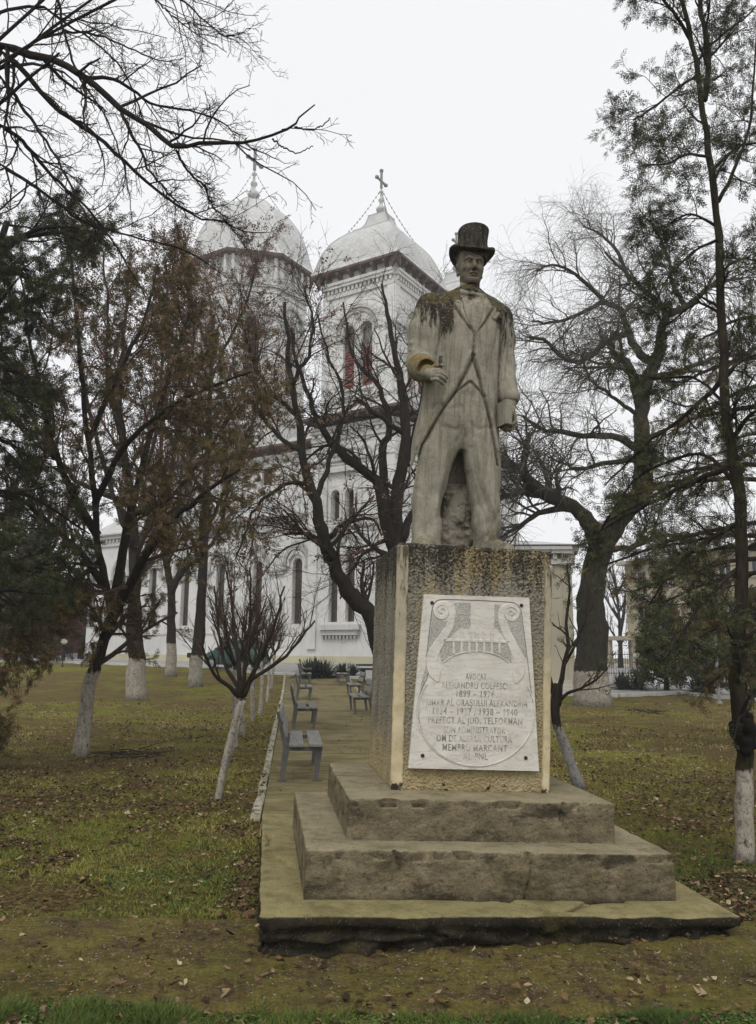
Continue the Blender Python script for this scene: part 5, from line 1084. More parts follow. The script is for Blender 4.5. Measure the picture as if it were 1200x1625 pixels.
def build_church():
    MAT['plaster'] = wall_mat('white_lime_plaster', (0.60, 0.597, 0.58)); MAT['trim'] = wall_mat('moulding_plaster', (0.52, 0.515, 0.495), 0.5); MAT['trim_grey'] = wall_mat('grey_moulding_plaster', (0.36, 0.36, 0.34), 0.4)
    MAT['plinth'] = wall_mat('yellow_plinth_paint', (0.50, 0.47, 0.33), 0.3); MAT['win_frame'] = simple('brown_window_frame', (0.11, 0.068, 0.045)); MAT['glass_dark'] = NB('old_glass', 0.12, 0.5).color((0.045, 0.040, 0.038)).m
    MAT['louvre'] = simple('red_brown_louvres', (0.30, 0.095, 0.075), 0.8, 0.25, 3); MAT['louvre_top'] = simple('grey_louvre_back', (0.17, 0.155, 0.14)); MAT['eave_wood'] = simple('dark_eave_boards', (0.095, 0.065, 0.055), 0.85, 0.2, 2)
    MAT['zinc'] = simple('zinc_sheet', (0.42, 0.42, 0.41), 0.5, 0.12, 2, 0.1); MAT['zinc_dark'] = simple('weathered_zinc', (0.20, 0.20, 0.20), 0.6); MAT['scales'] = scale_mat()
    MAT['brown_roof'] = simple('red_brown_sheet_roof', (0.13, 0.075, 0.06), 0.7, 0.25, 1.5)
    ch = thing('church', tuple(CH), 'white orthodox church with scale-clad domed towers and tall arched windows beyond the trees', 'church', rz=CH_RZ)
    # west block under the towers (x -6.6..1.0), aisle to the left of it
    X0, X1 = -5.55, 1.0; YB = -1.5; YA = -0.85; ZB = 15.45; XL = -27.6; ZA = 9.75; YF = 18.4
    W = MB(); T = facemap((X0, YB, 0), (1, 0), (0, -1))
    wb = [(1.95, 0.34, 2.6, 6.75), (3.25, 0.34, 2.6, 6.75)]; wu = [(2.10, 0.32, 9.05, 10.75), (3.20, 0.32, 9.05, 10.75)]
    wallwin(W, T, 0, X1 - X0, 0, 8.2, wb, 0.4); wallwin(W, T, 0, X1 - X0, 8.2, ZB, wu, 0.4)
    W.box((X0 + 0.002, YB + 0.5, 0), (X0 + 0.1, YF, ZB)); W.add(T(np.array([(0, 0, 0), (0, ZB, 0), (0, ZB, -2.0), (0, 0, -2.0)])), [(0, 1, 2, 3)])
    TW = facemap((X1, YB, 0), (0, 1), (1, 0)); Lw = YF - YB
    wf = [(3.0, 0.42, 2.7, 6.75), (4.6, 0.42, 2.7, 6.75), (Lw - 3.0, 0.42, 2.7, 6.75), (Lw - 4.6, 0.42, 2.7, 6.75), (Lw / 2, 1.5, 0.6, 4.6)]
    wallwin(W, TW, 0, Lw, 0, 8.2, wf, 0.5); wallwin(W, TW, 0, Lw, 8.2, ZB, [(3.2, 0.36, 9.05, 10.75), (4.5, 0.36, 9.05, 10.75), (Lw / 2, 1.2, 9.0, 11.2), (Lw - 3.2, 0.36, 9.05, 10.75), (Lw - 4.5, 0.36, 9.05, 10.75)], 0.5)
    W.build('wall', MAT['plaster'], ch, local=True)
    for c, w, a, b_ in wb + wu: add_window(ch, T, c, w, a, b_, 0.38, MAT['glass_dark'])
    for c, w, a, b_ in wf + [(Lw / 2, 1.2, 9.0, 11.2)]: add_window(ch, TW, c, w, a, b_, 0.48, MAT['glass_dark'])
    m = MB(); arch_band(m, T, 2.60, 1.35, 1.62, 7.15, 0.002, 0.22, 0.9, 20, 0.28); m.build('bay_arch_moulding', MAT['trim'], ch, local=True)
    m = MB(); arch_band(m, T, 2.60, 1.06, 1.24, 7.15, 0.002, 0.14, 0.0, 20, 0.2); m.build('bay_arch_moulding', MAT['trim_grey'], ch, local=True)
    for c in (1.95, 3.25): m = MB(); arch_band(m, T, c, 0.36, 0.56, 6.75, 0.003, 0.12, 0.3); m.build('window_moulding', MAT['trim'], ch, local=True)
    m = MB(); m.lathe([(0, 0), (0.34, 0), (0.34, 0.12), (0.22, 0.14), (0.2, 0.04), (0, 0.04)], 18, T=lambda V: T(np.stack([V[:, 0] + 2.60, V[:, 1] + 7.85, V[:, 2] + 0.003], 1)), cap=False); m.build('roundel', MAT['trim_grey'], ch, local=True)
    m = MB(); m.box((1.05, 2.10, 0.002), (4.15, 2.42, 0.42), T); m.box((1.20, 1.78, 0.002), (4.0, 2.098, 0.26), T); sl = m.build('window_sill', MAT['trim'], ch, local=True)
    q = MB(); [q.box((x, 1.55, 0.003), (x + 0.13, 1.777, 0.22), T) for x in np.arange(1.27, 3.9, 0.27)]; k = q.build('sill_dentils', MAT['trim_grey'], sl, local=True); k['kind'] = 'stuff'
    for c, w, a, b_ in wu: m = MB(); arch_band(m, T, c, 0.34, 0.52, 10.75, 0.003, 0.14, 1.6, 14, 0.3); m.build('window_moulding', MAT['trim'], ch, local=True)
    for sx in (1.15, 3.85): m = MB(); m.box((sx, 8.9, 0.002), (sx + 0.28, 12.2, 0.16), T); m.build('pilaster', MAT['trim'], ch, local=True)
    m = MB(); m.box((0.95, 12.22, 0.002), (4.35, 12.5, 0.3), T); m.build('bay_moulding', MAT['trim'], ch, local=True)
    for sx in (0.0, X1 - X0 - 0.7): MB().box((sx, 0.9, 0.002), (sx + 0.7, ZB - 1.8, 0.14), T).build('pilaster', MAT['plaster'], ch, local=True)
    for TT, L in ((T, X1 - X0), (TW, Lw)):
        cornice(ch, TT, 0, L, 8.30, 0.45, 0.24, True); cornice(ch, TT, 0, L, 12.75, 0.35, 0.2, False); cornice(ch, TT, 0, L, ZB - 1.0, 0.9, 0.32, True, pitch=0.5)
        fr = MB(); [arch_band(fr, TT, c, 0.28, 0.38, ZB - 2.0, 0.002, 0.09, 0.25, 8) for c in np.arange(0.6, L - 0.3, 0.95)]; o = fr.build('blind_arcade', MAT['trim_grey'], ch, local=True); o['kind'] = 'stuff'
        MB().box((0, 0, 0.003), (L, 0.48, 0.14), TT).build('plinth', MAT['plinth'], ch, local=True)
    e = 0.9; m = MB(); m.box((X0 - 0.3, YB - e, ZB + 0.35), (X1 + e, YF + e, ZB + 0.52)); ev = m.build('eaves', MAT['eave_wood'], ch, local=True)
    for k, x in enumerate(np.arange(X0 + 0.2, X1 + 0.6, 0.78)): MB().box((x, YB - e + 0.06, ZB + 0.12), (x + 0.16, YB + 0.02, ZB + 0.348)).build('rafter_end', MAT['eave_wood'], ev, local=True)
    for k, y in enumerate(np.arange(YB + 0.3, YF, 0.9)): MB().box((X1 - 0.02, y, ZB + 0.12), (X1 + e - 0.06, y + 0.16, ZB + 0.348)).build('rafter_end', MAT['eave_wood'], ev, local=True)
    V = [(X0 - 0.3, YB - e, ZB + 0.52), (X1 + e, YB - e, ZB + 0.52), (X1 + e, YF + e, ZB + 0.52), (X0 - 0.3, YF + e, ZB + 0.52), (X0 + 0.3, 0.2, ZB + 1.5), (X1 - 1.0, 0.2, ZB + 1.5), (X1 - 1.0, YF - 1.7, ZB + 1.5), (X0 + 0.3, YF - 1.7, ZB + 1.5)]
    MB().add(V, [(0, 1, 5, 4), (1, 2, 6, 5), (2, 3, 7, 6), (3, 0, 4, 7), (4, 5, 6, 7)]).build('lower_roof', MAT['zinc'], ch, local=True)
    # long aisle wall with tall single windows
    W = MB(); TA = facemap((XL, YA, 0), (1, 0), (0, -1)); LA = X0 - XL
    wa = [(LA - 1.45 - 3.45 * k, 0.40, 2.55, 6.55) for k in range(8)] [:7]
    wallwin(W, TA, 0, LA, 0, ZA + 0.3, wa, 0.4); W.box((XL, YA + 0.6, 0), (XL + 0.2, YF - 1.0, ZA + 0.3)); W.add(TA(np.array([(0, 0, 0), (0, ZA, 0), (0, ZA, -1.0), (0, 0, -1.0)])), [(0, 1, 2, 3)]); W.build('wall', MAT['plaster'], ch, local=True)
    for k, (c, w, a, b_) in enumerate(wa):
        add_window(ch, TA, c, w, a, b_, 0.38, MAT['glass_dark'])
        m = MB(); arch_band(m, TA, c, 0.60, 0.80, b_ + 0.05, 0.002, 0.15, 0.25, 16, 0.22); m.build('arch_moulding', MAT['trim'], ch, local=True)
        m = MB(); arch_band(m, TA, c, 0.84, 1.08, b_ + 0.15, 0.002, 0.22, 0.5, 16, 0.28); m.build('arch_moulding', MAT['trim_grey'], ch, local=True)
        m = MB(); m.box((c + 1.09, b_ - 0.65, 0.002), (c + 3.45 - 1.09 if k else LA - 0.0, b_ - 0.50, 0.16), TA); m.box((c + 1.09, b_ - 0.48, 0.002), (c + 3.45 - 1.09 if k else LA, b_ - 0.36, 0.20), TA); m.build('impost_band', MAT['trim_grey'], ch, local=True)
    cornice(ch, TA, 0, LA, ZA - 0.85, 0.95, 0.42, True, pitch=0.42); MB().box((0, 0, 0.003), (LA, 0.48, 0.12), TA).build('plinth', MAT['plinth'], ch, local=True); MB().box((0, 1.9, 0.002), (LA, 2.0, 0.05), TA).build('string_course', MAT['trim'], ch, local=True)
    V = [(XL - 0.3, YA - 0.55, ZA + 0.12), (X0, YA - 0.55, ZA + 0.12), (X0, YA + 3.6, ZA + 2.6), (XL - 0.3, YA + 3.6, ZA + 2.6), (XL - 0.3, YA - 0.55, ZA + 0.0), (X0, YA - 0.55, ZA + 0.0)]
    MB().add(V, [(0, 1, 2, 3), (0, 4, 5, 1)]).build('aisle_roof', MAT['zinc'], ch, local=True)
    # clerestory and nave roof
    W = MB(); TN = facemap((XL + 1, YA + 3.4, 0), (1, 0), (0, -1)); LN = X0 - XL - 1
    wn = [(LN - 3.0 - 4.2 * k, 0.5, ZA + 3.4, ZA + 4.6) for k in range(5)]; wallwin(W, TN, 0, LN, ZA + 1.0, ZB, wn, 0.3); W.box((XL + 1, YA + 4.0, 0), (XL + 1.2, YF - 4, ZB)); W.build('wall', MAT['plaster'], ch, local=True)
    for c, w, a, b_ in wn: add_window(ch, TN, c, w, a, b_, 0.28, MAT['glass_dark'])
    cornice(ch, TN, 0, LN, ZB - 1.0, 0.9, 0.32, True, pitch=0.5)
    m = MB(); m.box((XL + 0.4, YA + 2.5, ZB + 0.35), (X0 - 0.3, YF - 2.0, ZB + 0.52)); m.build('eaves', MAT['eave_wood'], ch, local=True)
    V = [(XL + 0.4, YA + 2.5, ZB + 0.52), (X0 + 0.5, YA + 2.5, ZB + 0.52), (X0 + 0.5, 7.94, ZB + 3.0), (XL + 0.4, 7.94, ZB + 3.0), (X0 + 0.5, YF - 2.0, ZB + 0.52), (XL + 0.4, YF - 2.0, ZB + 0.52)]
    MB().add(V, [(0, 1, 2, 3), (3, 2, 4, 5), (0, 3, 5)]).build('nave_roof', MAT['zinc'], ch, local=True)
    # two belfries and the great dome on its octagonal drum
    tower(ch, -2.94, 2.94, 2.94, ZB + 0.6, 26.55); tower(ch, -2.2, 14.0, 2.94, ZB + 0.6, 26.55, True)
    cx, cy = -20.0, 7.94; R8 = 5.25; z0, z1 = ZB + 1.2, 33.2; W = MB(); ph = R_(22.5)
    for k in range(8):
        a0 = ph + k * math.pi / 4; a1 = a0 + math.pi / 4; p1 = (cx + R8 * math.cos(a0), cy + R8 * math.sin(a0), 0); p0 = (cx + R8 * math.cos(a1), cy + R8 * math.sin(a1), 0); am = (a0 + a1) / 2
        p0, p1 = p1, p0
        L = math.dist(p0, p1); xd = ((p1[0] - p0[0]) / L, (p1[1] - p0[1]) / L); nd = (math.cos(am), math.sin(am)); TT = facemap(p0, xd, nd)
        wallwin(W, TT, 0, L, z0, z1 + 0.5, [(L / 2, 0.62, z0 + 5.5, z1 - 5.3)], 0.4)
        if nd[1] < 0.5:
            add_window(ch, TT, L / 2, 0.62, z0 + 5.5, z1 - 5.3, 0.38, MAT['louvre_top'])
            m = MB(); arch_band(m, TT, L / 2, 0.80, 1.05, z1 - 5.2, 0.003, 0.2, 3.0, 16); m.build('arch_moulding', MAT['trim'], ch, local=True)
            m = MB(); arch_band(m, TT, L / 2, 1.25, 1.5, z1 - 4.6, 0.003, 0.26, 0.6, 16); m.build('arch_moulding', MAT['trim_grey'], ch, local=True)
            cornice(ch, TT, 0, L, z1 - 2.6, 0.8, 0.3, False); cornice(ch, TT, 0, L, z0 + 4.2, 0.5, 0.25, False)
            for s in np.linspace(0.1, L - 0.35, 5): MB().box((s, z1 - 1.6, 0.003), (s + 0.25, z1 + 0.45, 0.40), TT).build('console', MAT['trim'], ch, local=True)
    W.build('drum_wall', MAT['plaster'], ch, local=True)
    MB().lathe([(R8 * 0.5, z1 + 0.5), (6.05, z1 + 0.52), (6.1, z1 + 0.75), (R8 * 0.5, z1 + 0.9)], 8, (cx, cy, 0), ph, cap=False).build('eaves', MAT['eave_wood'], ch, local=True)
    prof = [(6.1, 0.0), (5.75, 0.45), (5.55, 1.1), (5.30, 2.1), (4.95, 3.2), (4.40, 4.4), (3.65, 5.5), (2.75, 6.4), (1.80, 7.1), (0.9, 7.55), (0.55, 7.75)]
    poly_roof(ch, 'dome', 8, ph, prof, (cx, cy, z1 + 0.76), MAT['scales'], 0.5)
    cross_finial(ch, cx, cy, z1 + 8.3, 1.15)
    for k in (0, 2, 4, 6): a = ph + k * math.pi / 4 + 0.2; light_string(ch, (cx, cy, z1 + 8.3 + 3.4), (cx + 4.4 * math.cos(a), cy + 4.4 * math.sin(a), z1 + 5.4))
    return ch
# ------------------------------------------------------------------ trees
def bark_mat(name, c, white=None, k=1.0, moss=0.0, wc=(0.40, 0.365, 0.30)):
    b = NB(name, 0.95, 0.1); P = b.world(); st = b.noise(1, 6, 0.75, b.map(P, (26, 26, 5))); f = b.noise(45, 4, 0.7, P)
    col_ = b.ramp(st, [(0.30, tuple(v * 0.35 for v in c)), (0.5, c), (0.72, tuple(v * 1.7 for v in c))])
    if moss: col_ = b.mix(b.rangemap(b.noise(3.5, 5, 0.7, P), 0.48, 0.62, 0, moss), col_, (0.050, 0.058, 0.016))
    if white is not None:
        z = b.sep(P)[2]; zz = b.math('ADD', z, b.math('MULTIPLY', b.math('SUBTRACT', b.noise(9, 4, 0.7, P), 0.5), 0.22))
        w = b.rangemap(zz, white + 0.02, white - 0.02); crack = b.math('MAXIMUM', b.rangemap(st, 0.44, 0.36), b.rangemap(f, 0.40, 0.33)); w2 = b.math('MULTIPLY', w, b.math('SUBTRACT', 1.0, b.math('MULTIPLY', crack, 0.8)))
        wcol = b.ramp(b.noise(6, 5, 0.7, P), [(0.3, tuple(v * 0.55 for v in wc)), (0.7, wc)]); w2 = b.math('MULTIPLY', w2, b.rangemap(b.noise(22, 5, 0.8, P), 0.36, 0.50, 0.35, 1.0)); col_ = b.mix(w2, col_, wcol)
    b.color(col_); n = b.bump(st, 0.9, 0.03 * k); b.bump(f, 0.5, 0.01, n); return b.m
def foliage_mat(name, stops):
    b = NB(name, 0.75, 0.2); t = b.n('Attribute', attribute_name='tone').outputs['Fac']; b.color(b.ramp(t, stops)); return b.m
def unit(v): return v / (np.linalg.norm(v, axis=-1, keepdims=True) + 1e-9)
def shoots(g, P, R, n, t0=0.15, t1=1.0, ang=0.8, angs=0.2, lmin=0.3, lmax=0.6, K=5, wig=0.25, grav=0.0, up=0.0, rf=0.55, rmin=0.002, rel=False, tip=0.35, flat=0.0, tside=None):
    """grow n side shoots from every line of P (N,K,3); returns their lines and radii"""
    N, K0, _ = P.shape; M = N * n; t = (np.tile((np.arange(n) + 0.5) / n, N) + g.uniform(-0.5, 0.5, M) / n) * (t1 - t0) + t0
    idx = np.repeat(np.arange(N), n); u = np.clip(t, 0, 0.9999) * (K0 - 1); i = u.astype(int); f = (u - i)[:, None]
    S = P[idx, i] * (1 - f) + P[idx, i + 1] * f; T = unit(P[idx, i + 1] - P[idx, i]); r = R[idx, i] * (1 - f[:, 0]) + R[idx, i + 1] * f[:, 0]
    a = g.normal(0, 1, (M, 3)); a[:, 2] *= (1 - flat); a -= (a * T).sum(1, keepdims=True) * T; a = unit(a)
    an = g.normal(ang, angs, M)[:, None]; D = unit(np.cos(an) * T + np.sin(an) * a + np.array([0, 0, up]))
    L = g.uniform(lmin, lmax, M)
    if rel: L = L * np.linalg.norm(P[idx, -1] - P[idx, 0], axis=1) * (1.15 - 0.7 * t)
    else: L = L * (1.15 - 0.45 * t)
    Q = np.empty((M, K, 3)); Q[:, 0] = S; d = D; st = (L / (K - 1))[:, None]
    for k in range(1, K):
        d = unit(d + g.normal(0, wig, (M, 3)) + np.array([0, 0, grav - 0.0])); Q[:, k] = Q[:, k - 1] + d * st
    r0 = np.clip(r * rf, rmin, None); RR = r0[:, None] * np.linspace(1, tip, K)[None]; RR = np.maximum(RR, rmin * 0.6)
    return Q, RR
def sprays(g, P, n, size, nl=6, droop=0.3, spread=0.7, tones=(0.5, 0.2), wid=0.10, tsub=(0.2, 1.0)):
    """flat scale-leaf sprays set along twigs P"""
    N, K0, _ = P.shape; M = N * n; t = g.uniform(tsub[0], tsub[1], M); idx = np.repeat(np.arange(N), n); u = np.clip(t, 0, 0.9999) * (K0 - 1); i = u.astype(int); f = (u - i)[:, None]
    S = P[idx, i] * (1 - f) + P[idx, i + 1] * f; T = unit(P[idx, i + 1] - P[idx, i]); D = unit(T * 0.8 + g.normal(0, spread, (M, 3)) + np.array([0, 0, -droop]))
    B = g.normal(0, 1, (M, 3)); B -= (B * D).sum(1, keepdims=True) * D; B = unit(B); L = g.uniform(0.6, 1.3, M)[:, None] * size
    j = np.arange(nl); sg = np.where(j % 2, 1, -1) * 1.0; pos = (j / nl)[None, :, None]; ln = (1.0 - 0.55 * j / nl); sg[-1] = 0.12
    A = S[:, None] + D[:, None] * pos * L[:, None]; dirs = unit(D[:, None] * 0.75 + B[:, None] * sg[None, :, None] * 0.75 + g.normal(0, 0.16, (M, nl, 3)))
    E = A + dirs * (L[:, None] * 0.62 * ln[None, :, None]); Nn = unit(np.cross(D, B))[:, None]; side = unit(np.cross(dirs, Nn)) * (L[:, None] * wid * 1.15); Mi = A * 0.7 + E * 0.3
    V = np.stack([Mi + side, E, Mi - side], 2).reshape(-1, 3); F = np.arange(M * nl * 3).reshape(-1, 3)
    tn = np.repeat(np.clip(g.normal(tones[0], tones[1], M) + 0.0, 0, 1), nl * 3); return V, F, tn
def knobbly(g, mb, P, R, sides=9, amp=0.10, seed=0):
    m = MB().tubes(P[None], R[None], sides, cap=True); V = m.V[0]; c = np.repeat(P, sides, 0); n = unit(V - c); rr = np.repeat(R, sides)[:, None]
    V = V + n * rr * amp * 2 * fbm(V * (0.45 / max(R.mean(), 0.02)), seed, 3)[:, None]; m.V[0] = V
    for F, mm in m.F: mb.F.append((F + mb.n, mm))
    mb.V.append(V); mb.n += len(V)
def limb(pts, Y, dY=(0, 0), r=(0.2, 0.05), n=None, g=None, wob=0.0):
    """a limb drawn through seen points, at its own distances"""
    k = len(pts); L = np.cumsum([0] + [math.dist(pts[i], pts[i + 1]) for i in range(k - 1)]); L /= L[-1]
    P = np.array([at(p[0], p[1], Y + dY[0] + (dY[1] - dY[0]) * l) for p, l in zip(pts, L)]); n = n or max(8, 3 * k); C = catmull(P, n)
    if g is not None and wob: w = g.normal(0, wob, (n, 3)); w[0] = w[-1] = 0; C += w
    return C, np.linspace(0, 1, n) ** 0.85 * (r[1] - r[0]) + r[0]
def resample(C, R, K):
    t = np.linspace(0, len(C) - 1, K); i = np.minimum(t.astype(int), len(C) - 2); f = (t - i)[:, None]; return C[i] * (1 - f) + C[i + 1] * f, R[i] * (1 - f[:, 0]) + R[i + 1] * f[:, 0]
def stack(ls, K=14):
    q = [resample(C, R, K) for C, R in ls]; return np.array([a for a, b in q]), np.array([b for a, b in q])
def plant_tree(name, label, cat, base, limbs, bark, levels, seed, group=None, leaf=None, leafmat=None, twigmat=None, leaf_on=-1, flare=0.14, sides=9, crown='crown', leafname='foliage'):
    g = rng_(seed); root = thing(name, tuple(base), label, cat, group); tr = MB()
    for k, (C, R) in enumerate(limbs):
        R = R.copy()
        if k == 0: d = np.linalg.norm(C - C[0], axis=1); R *= 1 + flare * np.exp(-d / (R[0] * 1.5))
        knobbly(g, tr, C, R, sides if R[0] > 0.04 else 6, 0.12, seed + k)
    tr.build('trunk', bark, root, smooth=True)
    P, R = stack(limbs); cr = MB(); last = None; kept = []
    for q, lv in enumerate(levels):
        lv = dict(lv); sd_ = lv.pop('sides', 4); sel = lv.pop('sel', None); src = lv.pop('src', None)
        if src is not None: P, R = kept[src]
        Pq, Rq = (P, R) if sel is None else (P[sel], R[sel])
        P, R = shoots(g, Pq, Rq, **lv); cr.tubes(P, R, sd_); kept.append((P, R))
    cr.build(crown, twigmat or bark, root)
    tris = cr.tris()
    if leaf:
        lf = MB(); tn = []
        for kw in leaf:
            kw = dict(kw); src = kw.pop('src', leaf_on); V, F, t = sprays(g, kept[src][0], **kw); lf.add(V, F); tn.append(t)
        o = lf.build(leafname, leafmat, root); set_tone(o, np.concatenate(tn)); tris += lf.tris()
    TR[name + ':' + label[:20]] = tris
    return root
TR = {}
DARK = (0.022, 0.018, 0.014)
def build_trees():
    g = rng_(99)
    twig = bark_mat('twig_bark', (0.034, 0.028, 0.023)); twig_r = bark_mat('reddish_twigs', (0.066, 0.045, 0.034)); twig_w = bark_mat('willow_twigs', (0.085, 0.076, 0.060))
    thuja = foliage_mat('thuja_scales', [(0.0, (0.022, 0.024, 0.009)), (0.35, (0.056, 0.056, 0.018)), (0.60, (0.105, 0.088, 0.030)), (0.80, (0.165, 0.112, 0.046)), (1.0, (0.22, 0.115, 0.062))])
    thuja_d = foliage_mat('dark_thuja_scales', [(0.0, (0.018, 0.022, 0.011)), (0.4, (0.040, 0.050, 0.021)), (0.75, (0.075, 0.084, 0.032)), (1.0, (0.120, 0.112, 0.044))])
    brown = foliage_mat('dead_brown_leaves', [(0.0, (0.040, 0.022, 0.014)), (0.4, (0.10, 0.052, 0.030)), (0.75, (0.17, 0.085, 0.048)), (1.0, (0.22, 0.13, 0.075))])
    m = lambda px, Y: px * Y / 1260.0
    # --- overhanging bare tree at the upper left (its trunk stands outside the picture)
    Y = 7.6; base = np.array([-5.6, 7.4, 0.0])
    trunk = catmull([base, base + [0.05, 0, 1.6], base + [0.0, 0.1, 3.3], base + [0.15, 0.1, 5.0], base + [0.3, 0.0, 7.0]], 20)
    L = [(trunk, np.linspace(0.21, 0.10, 20))]
    def ov(pts, dY, r, root=None):
        C, R = limb(pts, Y, dY, (m(r[0], Y), m(r[1], Y)), 26, g, 0.006)
        if root is not None: s = catmull([trunk[root], (trunk[root] + C[0]) / 2 + [0, 0, 0.15], C[0]], 8)[:-1]; C = np.vstack([s, C]); R = np.concatenate([np.linspace(R[0] * 1.3, R[0], 7), R])
        return C, R
    L += [ov([(0, 72), (40, 85), (90, 97), (130, 121), (166, 148), (198, 178), (234, 198), (270, 229), (288, 234), (315, 228), (360, 227), (392, 225), (432, 216), (468, 198), (477, 184), (500, 166)], (0, -0.6), (7.5, 1.0), 13),
          ov([(0, 81), (27, 103), (67, 148), (99, 180), (135, 202), (175, 234), (207, 265), (243, 297), (279, 324), (315, 344), (351, 351), (387, 367), (423, 369)], (0, 0.5), (5.5, 0.8), 13),
          ov([(130, 121), (180, 126), (211, 144), (243, 166), (288, 173), (315, 180), (351, 193), (373, 211), (391, 215)], (-0.15, 0.6), (3.4, 0.8)),
          ov([(193, 180), (216, 225), (238, 270), (270, 310), (292, 324)], (-0.25, -0.5), (3.2, 1.0)), ov([(279, 238), (297, 270), (324, 297), (337, 324), (360, 351), (392, 396)], (-0.35, 0.3), (2.4, 0.8)),
          ov([(468, 202), (500, 205), (524, 187)], (-0.55, -0.8), (1.6, 0.8)), ov([(432, 220), (450, 234), (472, 243), (497, 232)], (-0.5, -0.2), (1.6, 0.8)),
          ov([(200, -40), (247, 0), (270, 22), (306, 50), (360, 83)], (0.2, 0.8), (2.4, 0.8), 17), ov([(240, -30), (288, 0), (324, 31), (360, 58), (398, 45)], (0.0, 0.3), (2.4, 0.8), 18),
          ov([(0, 198), (36, 225), (67, 261), (112, 306), (148, 342), (193, 405), (230, 470)], (0.3, 1.2), (4.5, 1.0), 10), ov([(0, 120), (50, 190), (90, 250), (130, 330), (180, 380)], (0.4, -0.4), (3.5, 0.8), 11),
          ov([(0, 20), (60, 10), (110, 40), (160, 75), (200, 120), (230, 200), (250, 280)], (0.0, 0.7), (3.0, 0.8), 15), ov([(60, 60), (130, 50), (190, 70), (250, 95), (290, 92)], (0, 0.9), (2.6, 0.8)),
          ov([(0, 260), (60, 300), (130, 350), (210, 375), (300, 400), (360, 440)], (1.0, 1.6), (4.0, 0.9), 9), ov([(90, -20), (100, 40), (120, 110), (170, 190), (200, 280), (210, 360)], (-0.3, 0.6), (2.8, 0.8), 17)]
    lv = [dict(sel=[0, 1, 2, 3, 4, 5, 8, 9, 10, 11, 12, 13, 14, 15], n=14, t0=0.10, t1=0.88, ang=0.75, angs=0.25, lmin=0.10, lmax=0.34, rel=True, K=7, wig=0.17, grav=-0.02, rf=0.55, rmin=0.0045, tip=0.4, sides=5), dict(n=6, t0=0.15, ang=0.85, lmin=0.12, lmax=0.36, K=5, wig=0.22, grav=0.02, rf=0.6, rmin=0.003, tip=0.5, sides=4), dict(n=4, t0=0.25, ang=0.9, lmin=0.04, lmax=0.13, K=3, wig=0.2, rf=0.75, rmin=0.0024, tip=0.7, sides=3)]
    plant_tree('bare_tree', 'leafless tree whose forked black branches hang across the upper left sky', 'tree', base, L, bark_mat('dark_bark', DARK), lv, 5)
    # --- young pollarded tree by the nearest bench
    b0 = onground(345, 1273); Y = b0[1]
    L = [limb([(345, 1276), (352, 1235), (362, 1190), (372, 1150), (383, 1108)], Y, (0, 0.1), (m(5.5, Y), m(5.5, Y)), 14), limb([(383, 1112), (392, 1085), (412, 1070), (450, 1045), (480, 1010), (500, 985)], Y, (0.1, 0.5), (m(4.5, Y), m(1.4, Y)), 14, g, 0.006),
         limb([(383, 1108), (372, 1080), (352, 1040), (345, 980), (340, 930)], Y, (0.1, 0.3), (m(4.5, Y), m(1.2, Y)), 12, g, 0.008), limb([(384, 1106), (388, 1070), (392, 1020), (398, 960), (396, 900)], Y, (0.1, -0.2), (m(4.5, Y), m(1.2, Y)), 12, g, 0.008),
         limb([(383, 1108), (362, 1088), (345, 1075), (330, 1050), (318, 1020)], Y, (0.1, -0.3), (m(4.5, Y), m(1.2, Y)), 10, g, 0.006), limb([(386, 1104), (400, 1070), (420, 1030), (440, 980), (452, 930)], Y, (0.1, 0.0), (m(5, Y), m(1.4, Y)), 12, g, 0.008), limb([(384, 1106), (378, 1060), (372, 1000), (366, 940), (355, 890)], Y, (0.1, 0.5), (m(5, Y), m(1.2, Y)), 12, g, 0.008)]
    C0, R0 = limb([(346, 1276), (354, 1235), (367, 1190), (378, 1150), (388, 1108)], Y, (0.06, 0.1), (m(4, Y), m(4, Y)), 14); L.append((C0, R0))
    lvy = [dict(n=5, t0=0.35, ang=0.50, angs=0.2, lmin=0.35, lmax=0.85, K=6, wig=0.13, up=0.35, grav=0.06, rf=0.6, rmin=0.004, sides=5), dict(n=5, t0=0.2, ang=0.55, lmin=0.12, lmax=0.42, K=4, wig=0.14, up=0.2, rf=0.5, rmin=0.0020, tip=0.5, sides=3)]
    lvy[0]['sel'] = slice(1, 7)
    plant_tree('young_tree', 'young pollarded tree with leaning whitewashed trunk, nearest the closest bench', 'tree', b0, L, bark_mat('young_bark_1', (0.032, 0.026, 0.020), float(at(385, 1112, Y)[2])), lvy, 7, 'young whitewashed trees along the path', twigmat=twig_r)
    # --- the row of young trees behind it
    info = [((372, 1190), 'second young whitewashed tree of the row, right behind the nearest one'), ((385, 1167), 'third young whitewashed tree along the left of the path'), ((402, 1146), 'fourth young whitewashed tree along the left of the path, thin and upright'), ((413, 1135), 'fifth young whitewashed tree of the row beside the path'), ((424, 1115), 'slim whitewashed tree next to last in the row by the path'), ((430, 1094), 'farthest young whitewashed tree of the row, near the yuccas')]
    for k, (p, lb) in enumerate(info):
        bb = onground(*p); gg = rng_(200 + k); hgt = gg.uniform(1.25, 1.5); tw = bb + [gg.normal(0, 0.06), gg.normal(0, 0.06), hgt]
        L = [(catmull([bb - [0, 0, 0.05], (bb + tw) / 2 + [gg.normal(0, 0.02), 0, 0], tw], 10), np.linspace(0.060, 0.045, 10))]
        for q in range(6):
            a = q * 1.05 + gg.uniform(0, 0.5); d = np.array([math.cos(a), math.sin(a), 0]); e = tw + d * gg.uniform(0.35, 0.6) + [0, 0, gg.uniform(0.8, 1.4)]; L.append((catmull([tw - [0, 0, 0.05], tw + d * 0.25 + [0, 0, 0.35], e], 9), np.linspace(0.030, 0.009, 9)))
